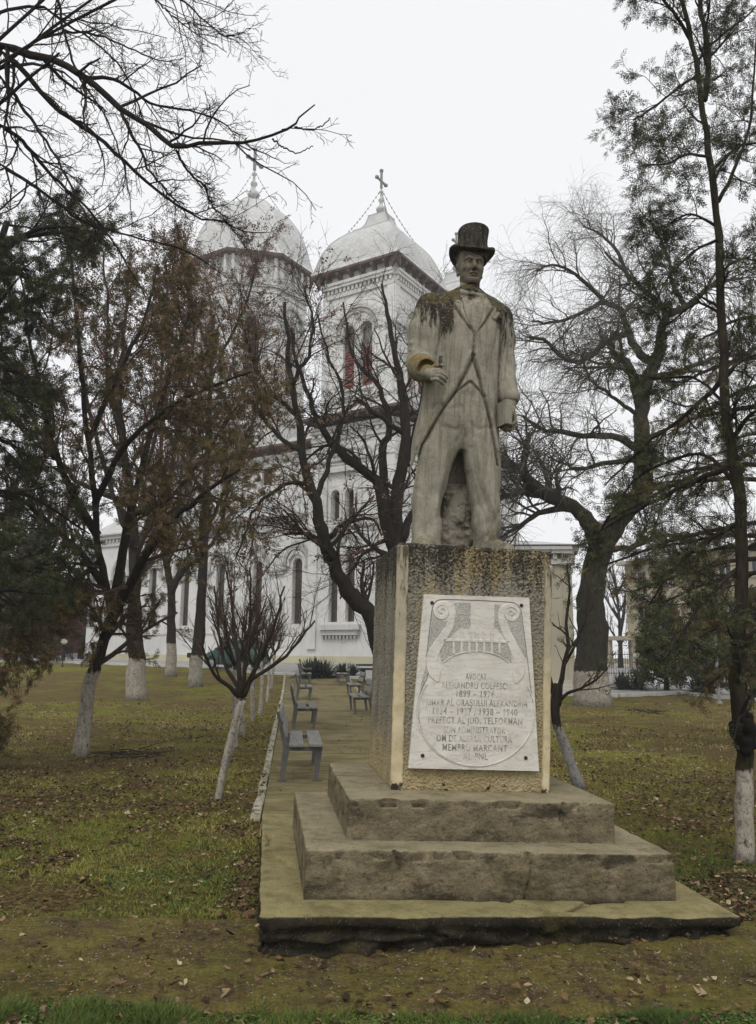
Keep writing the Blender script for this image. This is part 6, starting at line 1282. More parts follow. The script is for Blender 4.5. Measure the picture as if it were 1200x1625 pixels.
        plant_tree('young_tree', lb, 'tree', bb, L, bark_mat('young_bark', (0.036, 0.028, 0.022), bb[2] + hgt - 0.1), [dict(n=6, t0=0.3, ang=0.55, lmin=0.35, lmax=0.8, K=5, wig=0.14, up=0.35, rf=0.6, rmin=0.006, sides=4, sel=slice(1, 9)), dict(n=6, t0=0.2, ang=0.6, lmin=0.15, lmax=0.45, K=4, wig=0.15, up=0.2, rf=0.6, rmin=0.0038, sides=3)], 300 + k, 'young whitewashed trees along the path', twigmat=twig_r, sides=7)
    # --- thuja with a twisted trunk at the left
    b0 = onground(127, 1200); Y = b0[1]
    L = [limb([(127, 1203), (133, 1150), (142, 1090), (150, 1060), (160, 1030), (170, 1000), (178, 975), (168, 930), (158, 880), (150, 800), (140, 700), (130, 600), (120, 500)], Y, (0, 0.3), (m(12.5, Y), m(3, Y)), 34, g, 0.012),
         limb([(172, 995), (192, 955), (215, 910), (245, 860), (285, 815), (330, 780), (380, 745)], Y, (0.0, -1.4), (m(10, Y), m(2, Y)), 20, g, 0.01), limb([(178, 975), (190, 900), (205, 820), (225, 740), (255, 640), (280, 560), (300, 500)], Y, (0.1, 1.2), (m(9, Y), m(2, Y)), 20, g, 0.01),
         limb([(165, 930), (130, 880), (90, 840), (40, 800), (-20, 780)], Y, (0.2, -0.8), (m(7, Y), m(2, Y)), 16, g, 0.01), limb([(155, 850), (110, 770), (80, 690), (60, 600), (40, 500)], Y, (0.2, -0.5), (m(7, Y), m(2, Y)), 16, g, 0.01), limb([(150, 800), (190, 720), (250, 660), (320, 620), (400, 590)], Y, (0.2, -0.9), (m(6, Y), m(1.6, Y)), 16, g, 0.01),
         limb([(140, 700), (175, 620), (215, 540), (240, 470), (250, 420)], Y, (0.3, 0.8), (m(5, Y), m(1.6, Y)), 16, g, 0.01), limb([(205, 820), (270, 790), (340, 700), (380, 640)], Y, (0.3, 2.0), (m(5, Y), m(1.6, Y)), 14, g, 0.01), limb([(160, 890), (120, 920), (70, 960), (20, 1000)], Y, (0.2, -1.2), (m(5, Y), m(1.5, Y)), 12, g, 0.01)]
    lvt = [dict(n=14, t0=0.25, ang=0.85, angs=0.25, lmin=0.7, lmax=1.6, K=6, wig=0.16, grav=-0.03, rf=0.5, rmin=0.008, sides=5), dict(n=8, t0=0.2, ang=0.8, lmin=0.3, lmax=0.8, K=5, wig=0.20, grav=-0.03, rf=0.6, rmin=0.005, sides=4), dict(n=3, t0=0.25, ang=0.8, lmin=0.12, lmax=0.35, K=3, wig=0.2, rf=0.7, rmin=0.0035, sides=3)]
    plant_tree('thuja_tree', 'shaggy brown-green thuja on a twisted half-whitewashed trunk at the left', 'tree', b0, L, bark_mat('thuja_bark_1', DARK, float(at(145, 1066, Y)[2]), moss=0.2), lvt, 11, 'thuja trees', leaf=[dict(n=16, size=0.072, nl=7, droop=0.35, tones=(0.52, 0.28), src=2, wid=0.08), dict(n=8, size=0.085, nl=6, droop=0.5, tones=(0.72, 0.26), src=1, wid=0.07)], leafmat=thuja, twigmat=twig_r)
    # --- darker thuja whose stem stands just outside the left edge
    base = np.array([-6.1, 10.4, 0]); tk = catmull([base, base + [0.1, 0, 2], base + [0.2, 0.1, 4.2], base + [0.5, 0, 6.2], base + [0.8, 0, 7.6]], 20); L = [(tk, np.linspace(0.20, 0.04, 20))]
    gg = rng_(33)
    for k in range(30):
        i = int(5 + 14 * k / 30); a = k * 2.4; d = np.array([math.cos(a), math.sin(a), 0]); ln = gg.uniform(1.3, 2.4) * (1 - 0.35 * k / 30); e = tk[i] + d * ln + [0, 0, gg.uniform(-0.3, 0.6)]; L.append((catmull([tk[i], tk[i] + d * ln * 0.5 + [0, 0, 0.25], e], 10), np.linspace(0.045, 0.010, 10)))
    plant_tree('thuja_tree', 'dense dark thuja filling the left edge of the view with its boughs', 'tree', base, L, bark_mat('thuja_bark_2', DARK), [dict(n=9, t0=0.2, ang=0.8, lmin=0.4, lmax=1.0, K=5, wig=0.16, grav=-0.04, rf=0.5, rmin=0.006, sides=4), dict(n=6, t0=0.2, ang=0.8, lmin=0.2, lmax=0.5, K=4, wig=0.18, rf=0.6, rmin=0.004, sides=3)], 12, 'thuja trees', leaf=[dict(n=32, size=0.078, nl=7, droop=0.35, tones=(0.45, 0.24), src=1, wid=0.07), dict(n=8, size=0.10, nl=6, droop=0.4, tones=(0.6, 0.24), src=0, wid=0.07)], leafmat=thuja_d, twigmat=twig)
    # --- low thuja bush at the left edge
    base = onground(-60, 1225); L = []; gg = rng_(44)
    for k in range(16):
        a = gg.uniform(0, 6.28); d = np.array([math.cos(a), math.sin(a), 0]); h = gg.uniform(0.25, 0.75); L.append((catmull([base + [0, 0, -0.02], base + d * 0.2 + [0, 0, h * 0.5], base + d * gg.uniform(0.3, 0.65) + [0, 0, h]], 9), np.linspace(0.02, 0.006, 9)))
    plant_tree('thuja_bush', 'low olive thuja bush cut off by the left edge of the lawn', 'bush', base, L, twig, [dict(n=9, t0=0.15, ang=0.7, lmin=0.15, lmax=0.4, K=4, wig=0.18, rf=0.6, rmin=0.004, sides=3)], 13, None, leaf=[dict(n=14, size=0.085, nl=6, droop=0.1, tones=(0.55, 0.2), src=0)], leafmat=thuja, twigmat=twig)
    # --- big old trunk, whitewashed at the foot
    b0 = onground(215, 1111); Y = b0[1]
    L = [limb([(215, 1114), (214, 1060), (215, 1000), (214, 930), (212, 860), (206, 780), (196, 700), (190, 620), (196, 540), (205, 470)], Y, (0, 0.5), (m(16, Y), m(1.8, Y)), 30, g, 0.03),
         limb([(214, 930), (235, 870), (262, 800), (280, 700), (300, 600), (308, 540), (305, 480)], Y, (0, 1.5), (m(5.5, Y), m(1.4, Y)), 20, g, 0.03), limb([(212, 870), (180, 790), (150, 690), (130, 580), (120, 480), (112, 400)], Y, (0, -1), (m(5, Y), m(1.4, Y)), 20, g, 0.03), limb([(206, 790), (240, 720), (255, 620), (262, 520), (265, 450)], Y, (0.2, -0.8), (m(4, Y), m(1.6, Y)), 16, g, 0.03),
         limb([(196, 700), (170, 600), (172, 500), (165, 400)], Y, (0.2, 1.0), (m(5, Y), m(1.5, Y)), 16, g, 0.03), limb([(206, 800), (120, 760), (60, 680), (20, 600)], Y, (0.2, 1.6), (m(5, Y), m(1.5, Y)), 16, g, 0.03)]
    lvu = [dict(n=11, t0=0.30, ang=0.55, angs=0.2, lmin=1.0, lmax=2.3, K=7, wig=0.10, up=0.45, grav=0.05, rf=0.5, rmin=0.016, sides=5), dict(n=8, t0=0.15, ang=0.5, lmin=0.6, lmax=1.6, K=5, wig=0.12, up=0.3, grav=0.04, rf=0.6, rmin=0.008, sides=3), dict(n=6, t0=0.2, ang=0.55, lmin=0.25, lmax=0.7, K=4, wig=0.14, up=0.2, rf=0.7, rmin=0.0065, sides=3)]
    plant_tree('old_tree', 'thickest leafless tree of the left lawn, its foot whitewashed', 'tree', b0, L, bark_mat('old_bark_1', DARK, float(at(215, 1045, Y)[2])), lvu, 15, 'leafless trees on the left lawn', twigmat=twig_r, leaf=[dict(n=2, size=0.22, nl=4, droop=0.5, tones=(0.45, 0.25), src=2, wid=0.16)], leafmat=brown, leafname='clinging_leaves')
    # --- two more behind it
    b0 = onground(272, 1074); Y = b0[1]
    L = [limb([(271, 1076), (272, 1030), (273, 980), (271, 940), (262, 880), (258, 820), (255, 740), (262, 640), (270, 540)], Y, (0, 0.5), (m(9, Y), m(1.8, Y)), 26, g, 0.03), limb([(272, 948), (290, 905), (318, 884), (345, 850), (360, 790), (370, 720)], Y, (0, -1.5), (m(5, Y), m(1.3, Y)), 18, g, 0.03), limb([(262, 880), (280, 820), (290, 740), (300, 660), (320, 580)], Y, (0, 1.5), (m(4, Y), m(1.2, Y)), 16, g, 0.03), limb([(262, 880), (235, 820), (225, 740), (230, 650)], Y, (0, 1), (m(4, Y), m(1.2, Y)), 16, g, 0.03)]
    lvf = [dict(n=10, t0=0.35, ang=0.6, lmin=1.5, lmax=3.5, K=6, wig=0.12, up=0.35, rf=0.5, rmin=0.022, sides=4), dict(n=7, t0=0.2, ang=0.6, lmin=0.7, lmax=1.7, K=5, wig=0.14, up=0.2, rf=0.6, rmin=0.010, sides=3), dict(n=5, t0=0.2, ang=0.6, lmin=0.3, lmax=0.8, K=3, wig=0.14, rf=0.7, rmin=0.009, sides=3)]
    plant_tree('old_tree', 'forked whitewashed tree farthest back on the left lawn, before the church wall', 'tree', b0, L, bark_mat('old_bark_2', DARK, float(at(272, 1021, Y)[2])), lvf, 16, 'leafless trees on the left lawn', twigmat=twig)
    b0 = onground(311, 1090); Y = b0[1]
    L = [limb([(310, 1092), (314, 1040), (318, 980), (321, 920), (324, 840), (327, 760), (331, 680), (334, 620), (337, 560), (340, 500)], Y, (0, 0), (m(11, Y), m(1.8, Y)), 30, g, 0.02)] + \
        [limb([(x0, y0), (x0 + dx * 0.4, y0 - 50), (x0 + dx, y0 - 120), (x0 + dx * 1.35, y0 - 190)], Y, (0, dz), (m(3.6, Y), m(1.1, Y)), 14, g, 0.03) for x0, y0, dx, dz in ((322, 900, -55, 1.5), (324, 850, 60, -1.5), (326, 790, -70, -1.2), (329, 720, 70, 1.6), (332, 660, -55, 1.0), (336, 600, 55, -1.0), (337, 580, -40, 0.7))]
    plant_tree('old_tree', 'tall straight whitewashed tree standing against the church windows', 'tree', b0, L, bark_mat('old_bark_3', DARK, float(at(313, 1040, Y)[2])), lvf, 17, 'leafless trees on the left lawn', twigmat=twig_r, leaf=[dict(n=2, size=0.22, nl=4, droop=0.5, tones=(0.5, 0.25), src=2, wid=0.16)], leafmat=brown, leafname='clinging_leaves')
    # --- leaning tree behind the pedestal
    Y = 17.5; b0 = onground(640, 1160); Y = b0[1]
    L = [limb([(640, 1162), (625, 1100), (606, 1030), (590, 979), (559, 946), (537, 910), (515, 855), (504, 811), (489, 767), (480, 719), (472, 660), (462, 600), (455, 540), (452, 480)], Y, (0, 0), (m(18, Y), m(2.5, Y)), 40, g, 0.02),
         limb([(511, 862), (498, 852), (485, 847), (450, 848)], Y, (0, -0.8), (m(5, Y), m(2.2, Y)), 12, g, 0.01), limb([(524, 852), (540, 835), (560, 827), (592, 825), (606, 850)], Y, (0, 0.9), (m(5, Y), m(1.6, Y)), 14, g, 0.01),
         limb([(489, 767), (455, 770), (420, 790), (395, 830), (375, 880)], Y, (0, -1.6), (m(4, Y), m(1.2, Y)), 16, g, 0.02), limb([(480, 719), (440, 690), (400, 640), (370, 590)], Y, (0, 1.2), (m(5, Y), m(1.5, Y)), 16, g, 0.02), limb([(500, 800), (520, 740), (540, 680), (545, 620), (520, 560), (505, 500)], Y, (0, 1.6), (m(5, Y), m(1.5, Y)), 18, g, 0.02),
         limb([(472, 660), (430, 620), (395, 560), (380, 500)], Y, (0, -0.8), (m(4, Y), m(1.3, Y)), 14, g, 0.02), limb([(465, 610), (490, 560), (495, 500), (480, 450)], Y, (0, 0.5), (m(4, Y), m(1.2, Y)), 14, g, 0.02)]
    lvm = [dict(n=11, t0=0.22, ang=0.75, angs=0.25, lmin=0.9, lmax=2.3, K=7, wig=0.20, up=0.15, rf=0.42, rmin=0.010, sides=5), dict(n=8, t0=0.12, ang=0.75, lmin=0.4, lmax=1.2, K=5, wig=0.22, up=0.05, rf=0.55, rmin=0.006, sides=3), dict(n=5, t0=0.15, ang=0.75, lmin=0.15, lmax=0.55, K=4, wig=0.22, rf=0.6, rmin=0.0034, sides=3)]
    plant_tree('leaning_tree', 'dark leafless tree leaning left out from behind the pedestal', 'tree', b0, L, bark_mat('leaning_bark', (0.022, 0.018, 0.014), moss=0.15), lvm, 18, 'leafless trees behind the statue', twigmat=twig, leaf=[dict(n=1, size=0.16, nl=4, droop=0.5, tones=(0.6, 0.25), src=1, wid=0.16)], leafmat=brown, leafname='clinging_leaves')
    # --- many-stemmed tree behind the statue
    b0 = onground(668, 1140); Y = b0[1]
    L = [limb([(668, 1143), (655, 1040), (640, 940), (628, 869), (628, 825), (632, 767), (643, 712), (643, 657), (636, 600), (625, 556), (615, 500), (606, 450)], Y, (0, 0), (m(19, Y), m(2, Y)), 36, g, 0.02),
         limb([(630, 880), (612, 825), (599, 767), (573, 745), (537, 715), (515, 686), (500, 657), (489, 627), (470, 570), (462, 520)], Y, (0, -1.2), (m(11, Y), m(2, Y)), 26, g, 0.02), limb([(612, 825), (610, 774), (606, 715), (617, 686), (612, 640), (590, 600), (562, 570), (553, 530), (545, 480)], Y, (0, 1.3), (m(9, Y), m(1.6, Y)), 24, g, 0.02),
         limb([(632, 767), (655, 700), (668, 640), (672, 560), (665, 490)], Y, (0, 1), (m(7, Y), m(1.6, Y)), 18, g, 0.02), limb([(636, 860), (660, 800), (690, 740), (710, 660), (700, 560)], Y, (0, 1.6), (m(8, Y), m(1.6, Y)), 20, g, 0.02), limb([(643, 690), (600, 660), (570, 640), (545, 660), (520, 720)], Y, (0, -1), (m(5, Y), m(1.4, Y)), 16, g, 0.02),
         limb([(630, 850), (590, 870), (560, 900), (540, 950)], Y, (0, -1), (m(4, Y), m(1.2, Y)), 14, g, 0.02)]
    plant_tree('many_stemmed_tree', 'many-stemmed leafless tree spreading over the church behind the statue', 'tree', b0, L, bark_mat('stem_bark', (0.024, 0.019, 0.015)), lvm, 19, 'leafless trees behind the statue', twigmat=twig)
    # --- the great willow at the right
    b0 = onground(940, 1120); Y = b0[1]
    L = [limb([(941, 1124), (940, 1060), (938, 1000), (936, 950), (945, 900), (962, 855), (990, 815), (1015, 780), (1022, 740), (1020, 690), (1018, 646), (1030, 600), (1045, 560), (1052, 530)], Y, (0, 0), (m(26, Y), m(9, Y)), 40, g, 0.03),
         limb([(955, 880), (937, 835), (913, 807), (867, 786), (832, 758), (834, 720), (838, 690)], Y, (0, -2.5), (m(16, Y), m(3, Y)), 26, g, 0.02), limb([(867, 786), (830, 782), (795, 790), (760, 800)], Y, (-1.3, -2.2), (m(7, Y), m(2, Y)), 14, g, 0.02), limb([(905, 808), (860, 812), (820, 838), (790, 856)], Y, (-1.0, -1.2), (m(6, Y), m(2, Y)), 14, g, 0.02),
         limb([(1018, 650), (1005, 600), (990, 572), (978, 568), (972, 560)], Y, (0, 0.6), (m(10, Y), m(4, Y)), 14, g, 0.02), limb([(1040, 580), (1015, 560), (995, 520), (985, 490), (960, 480), (955, 470)], Y, (0, 1.5), (m(8, Y), m(3, Y)), 18, g, 0.02), limb([(995, 530), (960, 545), (930, 570), (895, 570), (865, 540), (840, 535)], Y, (1.0, -2.0), (m(6, Y), m(2, Y)), 18, g, 0.02),
         limb([(985, 492), (955, 480), (920, 500), (880, 512), (845, 510)], Y, (1.5, -0.5), (m(5, Y), m(1.8, Y)), 16, g, 0.02), limb([(1048, 560), (1050, 520), (1058, 500), (1045, 480), (1020, 460), (1005, 445), (985, 425), (960, 400)], Y, (0.2, 1.8), (m(8, Y), m(2, Y)), 20, g, 0.02), limb([(1058, 500), (1090, 485), (1120, 460), (1150, 445), (1180, 440)], Y, (0.5, -0.5), (m(7, Y), m(2, Y)), 16, g, 0.02),
         limb([(1088, 486), (1070, 455), (1062, 420), (1050, 380), (1030, 350)], Y, (0.5, 1.5), (m(5, Y), m(1.6, Y)), 16, g, 0.02), limb([(1012, 712), (980, 695), (930, 690), (880, 685), (860, 680), (830, 660)], Y, (0, -2.4), (m(7, Y), m(1.8, Y)), 18, g, 0.02), limb([(1010, 730), (960, 735), (915, 745), (895, 735), (870, 725)], Y, (0, 1.6), (m(5, Y), m(1.6, Y)), 16, g, 0.02),
         limb([(1015, 660), (985, 640), (960, 620), (935, 600), (925, 560)], Y, (0, -1.6), (m(4, Y), m(1.5, Y)), 16, g, 0.02), limb([(1030, 600), (1080, 590), (1130, 570), (1190, 560)], Y, (0, 2), (m(6, Y), m(2, Y)), 16, g, 0.02), limb([(960, 870), (1000, 870), (1050, 850), (1100, 860)], Y, (0, 2), (m(6, Y), m(2, Y)), 16, g, 0.02),
         limb([(960, 480), (920, 440), (880, 420), (850, 430)], Y, (1.5, 0.0), (m(4, Y), m(1.4, Y)), 14, g, 0.02), limb([(1000, 445), (980, 400), (950, 370), (925, 360)], Y, (1.2, 2.5), (m(4, Y), m(1.4, Y)), 14, g, 0.02)]
    lvw = [dict(n=12, t0=0.30, ang=0.75, angs=0.25, lmin=1.0, lmax=2.5, K=7, wig=0.20, up=0.25, rf=0.5, rmin=0.014, sides=4, sel=slice(1, 18)), dict(n=7, t0=0.15, ang=0.8, lmin=0.8, lmax=1.9, K=6, wig=0.15, up=0.10, grav=-0.13, rf=0.55, rmin=0.0065, sides=3), dict(n=7, t0=0.15, ang=0.8, lmin=0.35, lmax=1.2, K=4, wig=0.17, grav=-0.24, rf=0.7, rmin=0.0040, sides=3)]
    plant_tree('willow_tree', 'great bare willow with whitewashed foot and a haze of drooping twigs', 'tree', b0, L, bark_mat('willow_bark', (0.030, 0.026, 0.019), float(at(940, 1065, Y)[2]), moss=0.35), lvw, 20, None, twigmat=twig_w, sides=11)
    # --- tall sparse thuja at the right edge
    b0 = onground(1181, 1368); Y = b0[1]
    L = [limb([(1180, 1372), (1181, 1300), (1182, 1220), (1176, 1150), (1170, 1080), (1172, 1000), (1176, 900), (1175, 800), (1163, 720), (1152, 660), (1148, 560), (1144, 450), (1138, 340), (1125, 240), (1112, 150), (1098, 70), (1085, 10), (1060, -60)], Y, (0, 0.5), (m(14.5, Y), m(3.6, Y)), 52, g, 0.006),
         limb([(1118, 160), (1124, 110), (1122, 60), (1112, 10), (1110, -50)], Y, (0.5, 0.7), (m(6, Y), m(4, Y)), 14, g, 0.005), limb([(1128, 250), (1090, 245), (1060, 260), (1030, 262)], Y, (0.4, -0.3), (m(3, Y), m(1.2, Y)), 12, g, 0.004), limb([(1108, 118), (1070, 145), (1030, 175), (1005, 190)], Y, (0.5, 0.0), (m(3, Y), m(1.2, Y)), 12, g, 0.004),
         limb([(1100, 70), (1070, 20), (1045, -10), (1030, -30)], Y, (0.5, 0.2), (m(4, Y), m(1.5, Y)), 12, g, 0.004), limb([(1130, 270), (1170, 235), (1200, 228), (1240, 230)], Y, (0.4, 0.8), (m(4, Y), m(1.5, Y)), 12, g, 0.004), limb([(1140, 320), (1165, 270), (1190, 200), (1196, 120), (1200, 60)], Y, (0.4, 0.9), (m(4, Y), m(1.5, Y)), 14, g, 0.004),
         limb([(1138, 360), (1100, 340), (1070, 350), (1045, 370)], Y, (0.4, 1.0), (m(3, Y), m(1.2, Y)), 12, g, 0.004), limb([(1150, 600), (1110, 640), (1060, 680), (1010, 720), (960, 770)], Y, (0.3, 1.2), (m(5, Y), m(1.5, Y)), 16, g, 0.006), limb([(1165, 740), (1110, 760), (1050, 790), (990, 820), (940, 850)], Y, (0.3, 1.6), (m(6, Y), m(1.5, Y)), 16, g, 0.006),
         limb([(1175, 830), (1120, 860), (1070, 900), (1030, 960)], Y, (0.3, 0.8), (m(5, Y), m(1.4, Y)), 14, g, 0.006), limb([(1174, 900), (1130, 940), (1090, 990), (1060, 1040)], Y, (0.2, -0.5), (m(4, Y), m(1.3, Y)), 14, g, 0.006), limb([(1160, 700), (1190, 660), (1230, 640)], Y, (0.3, -0.2), (m(5, Y), m(2, Y)), 10, g, 0.006), limb([(1150, 600), (1185, 560), (1230, 540)], Y, (0.3, 0.6), (m(4, Y), m(2, Y)), 10, g, 0.006),
         limb([(1146, 500), (1110, 480), (1080, 500), (1050, 520)], Y, (0.3, 0.8), (m(3, Y), m(1.2, Y)), 10, g, 0.006), limb([(1144, 430), (1180, 410), (1220, 420)], Y, (0.3, 0.8), (m(3, Y), m(1.2, Y)), 10, g, 0.006), limb([(1150, 640), (1100, 600), (1040, 600), (990, 590)], Y, (0.3, 1.8), (m(3, Y), m(1.1, Y)), 12, g, 0.006), limb([(1160, 760), (1120, 720), (1070, 730), (1010, 760), (960, 830), (930, 900)], Y, (0.3, 2.2), (m(4, Y), m(1.2, Y)), 14, g, 0.006), limb([(1176, 880), (1210, 860), (1260, 880)], Y, (0.3, 0.4), (m(4, Y), m(1.2, Y)), 10, g, 0.006),
         limb([(1140, 380), (1100, 400), (1060, 440), (1040, 480)], Y, (0.3, 1.3), (m(3, Y), m(1.2, Y)), 10, g, 0.006), limb([(1104, 100), (1140, 60), (1180, 30), (1210, 0)], Y, (0.5, 0.9), (m(3, Y), m(1.2, Y)), 10, g, 0.006)]
    lvr = [dict(n=14, t0=0.15, ang=0.85, angs=0.25, lmin=0.25, lmax=0.60, K=6, wig=0.16, rf=0.5, rmin=0.004, sides=4, sel=slice(0, 21)), dict(n=5, t0=0.15, ang=0.8, lmin=0.12, lmax=0.34, K=5, wig=0.2, rf=0.6, rmin=0.0026, sides=3), dict(n=3, t0=0.2, ang=0.7, lmin=0.05, lmax=0.16, K=3, wig=0.2, rf=0.7, rmin=0.002, sides=3)]
    root = plant_tree('thuja_tree', 'tall sparse thuja close at the right edge, foot whitewashed below a black band', 'tree', b0, L, bark_mat('thuja_bark_3', (0.026, 0.021, 0.015), float(at(1181, 1222, Y)[2]), moss=0.25), lvr, 22, 'thuja trees', leaf=[dict(n=5, size=0.055, nl=7, droop=0.15, tones=(0.42, 0.24), src=2, wid=0.07), dict(n=4, size=0.065, nl=7, droop=0.2, tones=(0.5, 0.24), src=1, tsub=(0.5, 1.0), wid=0.07)], leafmat=thuja_d, twigmat=twig)
    gg = rng_(81); base = onground(1262, 1190); tk = catmull([base, base + [0, 0, 2], base + [-0.1, 0, 4], base + [0, 0, 6.0]], 18); L2 = [(tk, np.linspace(0.15, 0.03, 18))]; Y2 = base[1]
    for (x1, y1), (x0, y0) in (((1010, 700), (1240, 640)), ((985, 790), (1250, 760)), ((1000, 880), (1250, 850)), ((1040, 960), (1255, 900)), ((1080, 1030), (1258, 950)), ((1120, 1090), (1260, 1010)), ((960, 830), (1250, 700)), ((1060, 620), (1240, 560)), ((1110, 540), (1235, 500)), ((1040, 760), (1245, 740)), ((950, 900), (1255, 820)), ((1090, 880), (1255, 880)), ((1130, 980), (1258, 990)), ((1150, 700), (1245, 700)), ((1060, 690), (1240, 600)), ((1000, 940), (1250, 880)), ((1180, 1060), (1258, 1040))):
        L2.append(limb([(x0, y0), ((x0 + x1) / 2, (y0 + y1) / 2 - 12), (x1, y1)], Y2, (0, gg.uniform(-1.6, 1.0)), (m(5, Y2), m(1.4, Y2)), 12, g, 0.01))
    plant_tree('thuja_tree', 'bushy olive thuja behind the tall right-hand one, boughs hanging before the willow', 'tree', base, L2, bark_mat('thuja_bark_4', DARK), [dict(n=12, t0=0.25, ang=0.8, lmin=0.3, lmax=0.85, K=6, wig=0.16, grav=-0.05, rf=0.5, rmin=0.005, sides=4, sel=slice(1, 18)), dict(n=7, t0=0.15, ang=0.8, lmin=0.15, lmax=0.45, K=5, wig=0.2, grav=-0.05, rf=0.6, rmin=0.0035, sides=3)], 82, 'thuja trees', leaf=[dict(n=14, size=0.075, nl=7, droop=0.3, tones=(0.50, 0.26), src=1, wid=0.07), dict(n=6, size=0.09, nl=7, droop=0.3, tones=(0.62, 0.24), src=0, tsub=(0.5, 1.0), wid=0.07)], leafmat=thuja, twigmat=twig)
    kn = MB(); p = at(1180, 1165, Y); pts = []
    fld = Field((-0.14, -0.14, -0.22), (0.14, 0.14, 0.22), 0.012); gg = rng_(3)
    for k in range(26): a = gg.uniform(0, 6.28); fld.ell((0.055 * math.cos(a), 0.055 * math.sin(a), gg.uniform(-0.14, 0.14)), (gg.uniform(0.03, 0.055),) * 2 + (gg.uniform(0.03, 0.07),), 0.02)
    V, F = fld.mesh(); kn.add(V + p, F).build('burr', bark_mat('burr_bark', (0.012, 0.010, 0.008)), root, smooth=True)
    # --- small pruned tree to the right of the pedestal
    b0 = onground(921, 1250); Y = b0[1]
    L = [limb([(921, 1252), (908, 1215), (896, 1180), (884, 1150), (881, 1120), (886, 1085)], Y, (0, 0), (m(9, Y), m(6.5, Y)), 16, g, 0.004), limb([(886, 1120), (890, 1090), (895, 1056), (901, 1021), (898, 985), (904, 940), (900, 900)], Y, (0, 0.3), (m(5, Y), m(1.4, Y)), 18, g, 0.006), limb([(889, 1111), (905, 1098), (925, 1092), (946, 1080), (965, 1060)], Y, (0, -0.2), (m(3, Y), m(1.0, Y)), 12, g, 0.005), limb([(881, 1110), (868, 1060), (860, 1000), (862, 940)], Y, (0, 0.4), (m(4, Y), m(1.2, Y)), 12, g, 0.005), limb([(893, 1060), (915, 1020), (930, 975), (935, 930)], Y, (0.1, 0.6), (m(2.6, Y), m(1.0, Y)), 12, g, 0.005)]
    plant_tree('young_tree', 'small tree with bent whitewashed trunk just right of the pedestal', 'tree', b0, L, bark_mat('young_bark_r', (0.024, 0.019, 0.015), float(at(886, 1152, Y)[2]), wc=(0.30, 0.29, 0.27)), [dict(n=7, t0=0.2, ang=0.6, lmin=0.2, lmax=0.6, K=5, wig=0.15, up=0.25, rf=0.6, rmin=0.0036, sides=4, sel=slice(1, 5)), dict(n=5, t0=0.2, ang=0.6, lmin=0.1, lmax=0.3, K=4, wig=0.15, up=0.1, rf=0.6, rmin=0.0024, sides=3)], 23, None, leaf=[dict(n=1, size=0.07, nl=6, droop=0.2, tones=(0.5, 0.2), src=1)], leafmat=thuja_d, twigmat=twig)
    # --- evergreens and far trees behind
    def cone(name, label, px, py, hpx, wpx, seed, mat, dens=1.0, grp=None, n=46, size=None, cat='tree', bare=False, tn=0.42):
        b0 = onground(px, py); Y = b0[1]; H = m(hpx, Y); Wd = m(wpx, Y) / 2; gg = rng_(seed); L = [(catmull([b0, b0 + [0, 0, H * 0.5], b0 + [0, 0, H * 0.97]], 14), np.linspace(0.03 * H, 0.006 * H, 14))]
        for k in range(n):
            t = 0.06 + 0.9 * k / n; a = k * 2.39 + gg.uniform(-0.3, 0.3); r = Wd * math.sin(math.pi * min(1, 0.12 + 0.95 * t) ** 0.8) ** 0.7 * gg.uniform(0.65, 1.1); s = b0 + [0, 0, H * t * 0.9]; d = np.array([math.cos(a), math.sin(a), 0]); L.append((catmull([s, s + d * r * 0.5 + [0, 0, H * 0.05], s + d * r + [0, 0, H * gg.uniform(0.04, 0.13)]], 8), np.linspace(0.010 * H, 0.003 * H, 8)))
        sz = size or H * 0.06
        plant_tree(name, label, cat, b0, L, bark_mat('far_bark', DARK), [dict(n=7, t0=0.2, ang=0.7, lmin=H * 0.05, lmax=H * 0.14, K=4, wig=0.2, rf=0.6, rmin=0.0012 * H, sides=3)], seed, grp, leaf=None if bare else [dict(n=int(9 * dens), size=sz, nl=5, droop=0.0, tones=(tn, 0.22), src=0, wid=0.16)], leafmat=mat, twigmat=twig, sides=6)
    cone('evergreen_shrub', 'broad dark evergreen bush beside the globe lamp at the right', 1058, 1096, 145, 95, 51, thuja_d, 1.2, 'evergreens on the right lawn')
    cone('evergreen_shrub', 'dark evergreen bush right behind the slim grey post', 1130, 1104, 160, 80, 52, thuja_d, 1.1, 'evergreens on the right lawn')
    cone('evergreen_shrub', 'dark evergreen bush cut by the right edge behind the tall thuja trunk', 1205, 1110, 170, 80, 53, thuja_d, 1.1, 'evergreens on the right lawn')
    cone('evergreen_shrub', 'upright dark evergreen near the left corner of the church', 128, 1046, 150, 52, 54, thuja_d, 1.2, 'evergreens beyond the left lawn')
    cone('evergreen_shrub', 'dark evergreen at the far left behind the lawn', 40, 1052, 210, 90, 55, thuja_d, 1.2, 'evergreens beyond the left lawn')
    cone('evergreen_shrub', 'slender evergreen beside the red-leaved bush', 68, 1048, 120, 44, 57, thuja_d, 1.2, 'evergreens beyond the left lawn')
    red = foliage_mat('red_leaves', [(0.0, (0.035, 0.012, 0.008)), (0.5, (0.11, 0.030, 0.018)), (1.0, (0.17, 0.055, 0.03))])
    cone('red_bush', 'rust-red leafy bush left of the church corner', 100, 1049, 95, 50, 56, red, 1.2, None, cat='bush', tn=0.5)
